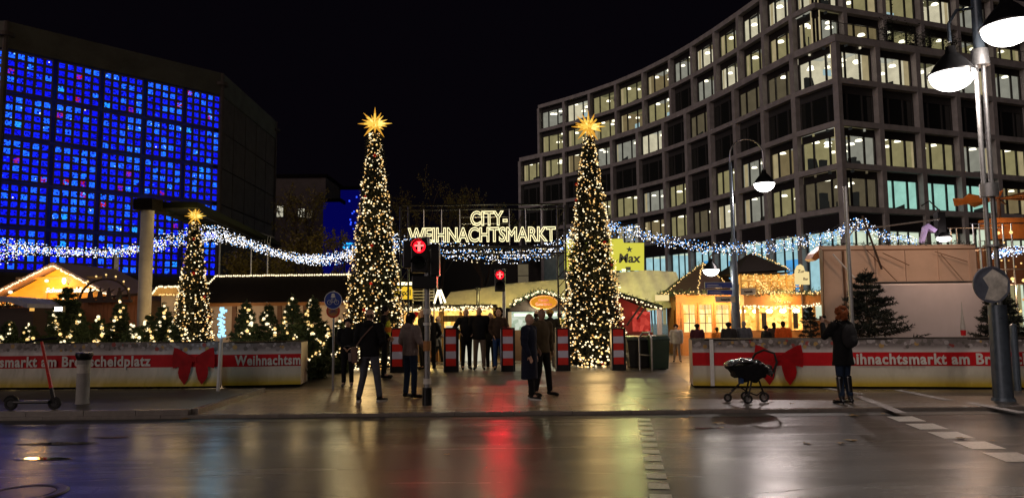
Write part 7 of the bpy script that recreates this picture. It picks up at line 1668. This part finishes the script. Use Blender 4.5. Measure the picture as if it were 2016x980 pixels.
m = MB(); m.tube([(.24, .14, 1.03), (.10, .165, 1.22), (-.05, .155, 1.38), (-.12, .05, 1.49), (-.09, -.12, 1.38), (.1, -.16, 1.2), (.26, .0, 1.03)], .014, 6); m.build('bag_strap', 'bag_taupe', t)
p = at(757, 700, 17.9); t = person('person with a high visibility vest standing behind the one with the shoulder bag', p.x, 17.9, .08, 1.80, 95, 'cloth_black', 'cloth_black', hair='short', haircol='hair_black', arms=POCK, hat='cloth_black')
m = MB(); loft(m, [(0, 0, 1.02, .188, .148), (0, 0, 1.26, .205, .155), (0, 0, 1.40, .19, .135), (0, 0, 1.49, .11, .095)], 24); fused('safety_vest', m, .014, 'hivis', t); m = MB(); m.lathe([(.208, 1.14), (.212, 1.17), (.212, 1.25), (.208, 1.27)], n=24); o = m.build('vest_band', 'hivis_orange', t); o.scale = (1, .80, 1)
x, y, z = P_at(808, 783); t = person('person in a taupe hooded parka and blue jeans seen from behind', x, y, z, 1.70, 138, 'cloth_taupe', 'jeans_dark', hair='long', haircol='hair_black', arms=dict(elL=(-.27, -.02, 1.15), wrL=(-.22, -.20, 1.02), elR=(.27, .03, 1.15), wrR=(.22, -.16, 1.00)), legs=legs_apart(.03), voxel=.010, hood='down', coat=.87, bulk=1.08, female=True, hat='cloth_black')
p = at(862, 690, 24.4); t = person('person in a light grey green coat walking past the golden stall', p.x, 24.4, 0, 1.58, 80, 'cloth_grey', 'cloth_black', coat=.62, legs=dict(kneeL=(-.09, -.12, .50), ankL=(-.10, -.20, .09), toeL=(-.10, -.38, .04), kneeR=(.09, .08, .50), ankR=(.09, .25, .11), toeR=(.09, .10, .03)), arms=FRONT, female=True, hair='short')
p = at(832, 700, 20.3); t = person('person in black half hidden behind the nearer traffic light pole', p.x, 20.3, .1, 1.68, -60, 'cloth_black', 'cloth_black', hair='short', haircol='hair_black', arms=POCK)
p = at(848, 700, 20.9); t = person('dark haired person peeking out right of the nearer traffic light pole', p.x, 20.9, 0, 1.66, 200, 'cloth_black', 'cloth_black', hair='long', haircol='hair_brown', arms=POCK, female=True)
zr_ = .1; Yg = 20.1
p = at(918, 700, Yg); t = person('grey haired person in black with short coat, leftmost of the waiting group of four', p.x, Yg, zr_, 1.70, 12, 'cloth_black', 'cloth_black', haircol='hair_grey', arms=dict(elL=(-.34, .05, 1.20), wrL=(-.20, -.10, 1.06), elR=(.28, .05, 1.15), wrR=(.18, -.12, 1.02)), coat=.80, shoes='cloth_charcoal')
p = at(944, 700, Yg - .1); t = person('person with bald head, black jacket and beige trousers in the waiting group', p.x, Yg - .1, zr_, 1.74, 0, 'cloth_black', 'cloth_beige', hair='bald', haircol='hair_grey', arms=BACK, bulk=1.12, coat=.84, legs=legs_apart(.02))
p = at(966, 700, Yg + .9); t = person('slim person in black with white shoes behind the waiting group', p.x, Yg + .9, 0, 1.68, -20, 'cloth_black', 'cloth_black', haircol='hair_brown', hair='long', arms=POCK, shoes='sole_white', female=True)
p = at(982, 700, Yg - .2); t = person('person with big curly hair, dark brown jacket and bright blue jeans', p.x, Yg - .2, zr_, 1.68, 2, 'cloth_brown', 'jeans_blue', hair='bigcurly', haircol='hair_brown', arms=dict(elL=(-.25, .04, 1.15), wrL=(-.15, -.10, .98), elR=(.27, .02, 1.14), wrR=(.24, -.08, .90)), coat=.90, female=True, bulk=1.04)
m = MB(); m.box((.24, -.16, .78), (.13, .012, .19)); m.build('paper', 'sole_white', t)
x, y, z = P_at(1043, 786); t = person('person in a long navy coat with a pale grey hood', x, y, z, 1.66, 62, 'cloth_navy', 'cloth_black', hood='up', hat='hood_grey', coat=.42, arms=dict(elL=(-.24, .0, 1.14), wrL=(-.20, -.10, .90), elR=(.24, .03, 1.13), wrR=(.22, -.04, .88)), voxel=.010, sole='sole_white', bulk=1.12, female=True, legs=dict(ankL=(-.08, -.10, .09), toeL=(-.10, -.28, .03), kneeL=(-.09, -.06, .5)))
x, y, z = P_at(1062, 779); t = person('person in an olive brown jacket right beside the long navy coat', x + .06, y, z, 1.76, 38, 'cloth_olive', 'cloth_black', haircol='hair_brown', skin='skin_dark', arms=dict(elL=(-.26, .03, 1.15), wrL=(-.20, -.11, .95), elR=(.26, .03, 1.15), wrR=(.24, -.04, .90)), voxel=.010, legs=WALK, coat=.86)
p = at(1084, 700, 20.8); t = person('person in a mustard cap and black coat seen from behind near the right tall tree', p.x, 20.8, 0, 1.74, 190, 'cloth_black', 'cloth_grey', hat='hat_yellow', arms=POCK, coat=.80)
p = at(1103, 700, 22.3); t = person('person with yellow safety vest half hidden behind the mustard cap', p.x, 22.3, 0, 1.70, 210, 'hivis', 'cloth_black', haircol='hair_brown', arms=POCK)
p = at(1047, 640, 21.6); t = person('dark haired person mostly hidden behind the long navy coat', p.x + .15, 22.0, 0, 1.72, 160, 'cloth_charcoal', 'cloth_black', haircol='hair_black', arms=POCK)
x, y, z = P_at(1333, 712); t = person('child in a pale grey suit and knitted cap walking by the kiosk', x, y, z, 1.22, -15, 'cloth_white', 'cloth_beige', hat='hair_brown', arms=None, legs=WALK, bulk=1.15, coat=.84)
YB = 18.6
for px, ptop, lb, tp, ha, hcl, face, hat, Yq in ((1372, 637, 'person in maroon jacket standing in front of the kiosk doors', 'cloth_maroon', 'short', 'hair_black', 170, 'cloth_black', 22.8), (1434, 634, 'person in dark green jacket and black cap left of the thin lamp post', 'cloth_charcoal', 'short', 'hair_black', 160, 'cloth_black', 21.5), (1464, 632, 'person in grey and black just right of the thin lamp post', 'jeans_grey', 'short', 'hair_grey', 150, None, 21.5), (1508, 640, 'person in black bending at the lit stall window', 'cloth_black', 'short', 'hair_black', 110, None, 21.5), (1523, 634, 'person in dark coat between the black and the orange jackets', 'cloth_brown', 'long', 'hair_black', 185, None, 23.0), (1541, 632, 'person in a bright orange jacket at the lit stall window', 'cloth_orange', 'short', 'hair_brown', 175, None, 21.2), (1411, 645, 'person in an orange brown jacket behind the thin lamp post sign', 'hivis_orange', 'short', 'hair_brown', 200, None, 23.5)):
    p = at(px, ptop, Yq); person(lb, p.x, Yq, 0, max(1.12, p.z), face, tp, 'cloth_black', hair=ha, haircol=hcl, hat=hat, arms=FRONT, voxel=.013, bulk=1.1)
# woman taking a photo
x, y, z = P_at(1664, 794); t = person('person with red brown hair and black coat photographing the market, seen from behind', x, y, z, 1.70, 200, 'cloth_black', 'jeans_dark', hair='bigcurly', haircol='hair_red', arms=dict(elL=(-.20, -.22, 1.24), wrL=(-.05, -.33, 1.45), elR=(.24, -.18, 1.22), wrR=(.12, -.34, 1.46)), coat=.70, voxel=.010, female=True, shoes='leather_boot', legs=dict(kneeL=(-.08, -.02, .5), ankL=(-.09, .04, .13), toeL=(-.10, -.13, .03), kneeR=(.09, .0, .5), ankR=(.12, .05, .13), toeR=(.15, -.11, .03)), bulk=1.06)
for sg, k in ((-1, 'L'), (1, 'R')):
    m = MB(); bx = -.09 if sg < 0 else .12; cap(m, (bx * .97, .035, .13), (bx * .93, .01, .46), .052, .064); fused('tall_boot', m, .011, 'leather_boot', t); m = MB(); m.cyl((bx, .085, .0), (bx, .07, .10), .012, .024, 8); m.build('heel', 'leather_boot', t)
m = MB(); m.box((.035, -.40, 1.52), (.155, .012, .08)); m.build('phone', 'black_plastic', t, bevel=.004)
m = MB(); m.ell((.02, .20, 1.20), (.155, .10, .22), 16, 10, z0=-.99, z1=.99); m.ell((.02, .26, 1.12), (.11, .07, .11), 14, 8, z0=-.99, z1=.99); fused('backpack', m, .014, 'cloth_charcoal', t)
m = MB(); m.tube([(-.10, .16, 1.38), (-.12, .02, 1.49), (-.13, -.14, 1.32), (-.15, -.02, 1.08)], .02, 6); m.tube([(.14, .16, 1.38), (.13, .02, 1.49), (.14, -.14, 1.32), (.16, -.02, 1.08)], .02, 6); m.build('backpack_strap', 'cloth_black', t)
for o in list(bpy.data.objects):
    if '_s' in o.keys(): del o['_s']

# ================================================================ PUSHCHAIR
b = gz(1470, 792, .004); Yp = b.y; t = thing('pushchair', 'empty black pushchair with crumpled rain cover standing by the kerb', 'pushchair', (b.x, Yp, .004))
Q = lambda px, py, dy=0: Vector((ax(px, py, Yp) - b.x, dy, az(px, py, Yp) - .004))
pmat('rain_cover', (.10, .10, .11), .14, var=.5, scale=9, bump=1.0, bscale=14, coat=.4)
def wheel(px, dy, r, rim='steel'):
    c = Q(px, 792, dy); m = MB(); m.tube([(c.x + r * math.cos(R(a)), dy, r + .02 + r * math.sin(R(a))) for a in range(0, 361, 18)], .02, 6); w_ = m.build('wheel', 'rubber', t); m = MB()
    for a in range(0, 180, 36): m.cyl((c.x + r * math.cos(R(a)), dy, r + .02 + r * math.sin(R(a))), (c.x - r * math.cos(R(a)), dy, r + .02 - r * math.sin(R(a))), .008, n=5)
    m.cyl((c.x, dy - .02, r + .02), (c.x, dy + .02, r + .02), r * .35, n=12); m.build('spokes', rim, w_)
wheel(1437, .12, .058); wheel(1466, -.20, .066); wheel(1478, .30, .066); wheel(1505, .0, .075)
m = MB()
for a, b_, dy0, dy1 in ((( 1437, 780), (1470, 742), .12, .05), ((1466, 780), (1478, 735), -.2, -.12), ((1478, 780), (1484, 738), .3, .2), ((1505, 778), (1494, 748), 0, .0), ((1494, 748), (1470, 742), 0, .05)): m.cyl(Q(*a, dy0), Q(*b_, dy1), .017, n=8)
m.build('leg_frame', 'dark_metal', t)
m = MB(); m.tube([Q(1440, 768), Q(1452, 758), Q(1470, 770), Q(1490, 778), Q(1500, 770)], .012, 6); m.build('basket_rail', 'dark_metal', t)
m = MB(); q = [Q(1434, 722), Q(1446, 738), Q(1464, 747), Q(1484, 748), Q(1500, 738), Q(1512, 722), Q(1490, 712)]; m.prism([(a.x, -.20, a.z) for a in q], (0, .42, 0)); 
for a in q: m.ell((a.x, 0, a.z), (.05, .22, .05), 10, 6, z0=-.99, z1=.99)
fused('seat', m, .016, 'cloth_black', t)
g = random.Random(31); m = MB(); q = [Q(1432, 716), Q(1446, 711), Q(1468, 709), Q(1490, 714), Q(1506, 724), Q(1514, 738)]
for i in range(len(q) - 1):
    for f in (0, .33, .66): c = q[i] + (q[i + 1] - q[i]) * f; m.ell((c.x, g.uniform(-.04, .04), c.z + g.uniform(-.012, .012)), (g.uniform(.055, .08), g.uniform(.20, .25), g.uniform(.035, .06)), 10, 7, z0=-.99, z1=.99)
fused('rain_cover', m, .013, 'rain_cover', t, 1)
m = MB(); m.tube([Q(1512, 740, -.16), Q(1523, 712, -.16), Q(1518, 694, -.16), Q(1500, 688, -.10), Q(1489, 696, .05), Q(1482, 712, .12)], .021, 8); m.build('push_handle', 'rubber', t)
m = MB(); m.tube([Q(1505, 735, -.2), Q(1516, 742, -.2), Q(1518, 728, -.2), Q(1510, 722, -.2)], .010, 6); m.build('harness_strap', 'dark_metal', t)
m = MB(); m.box(Q(1455, 742, -.1), (.05, .16, .20)); m.build('cup_holder', 'jeans_blue', t)
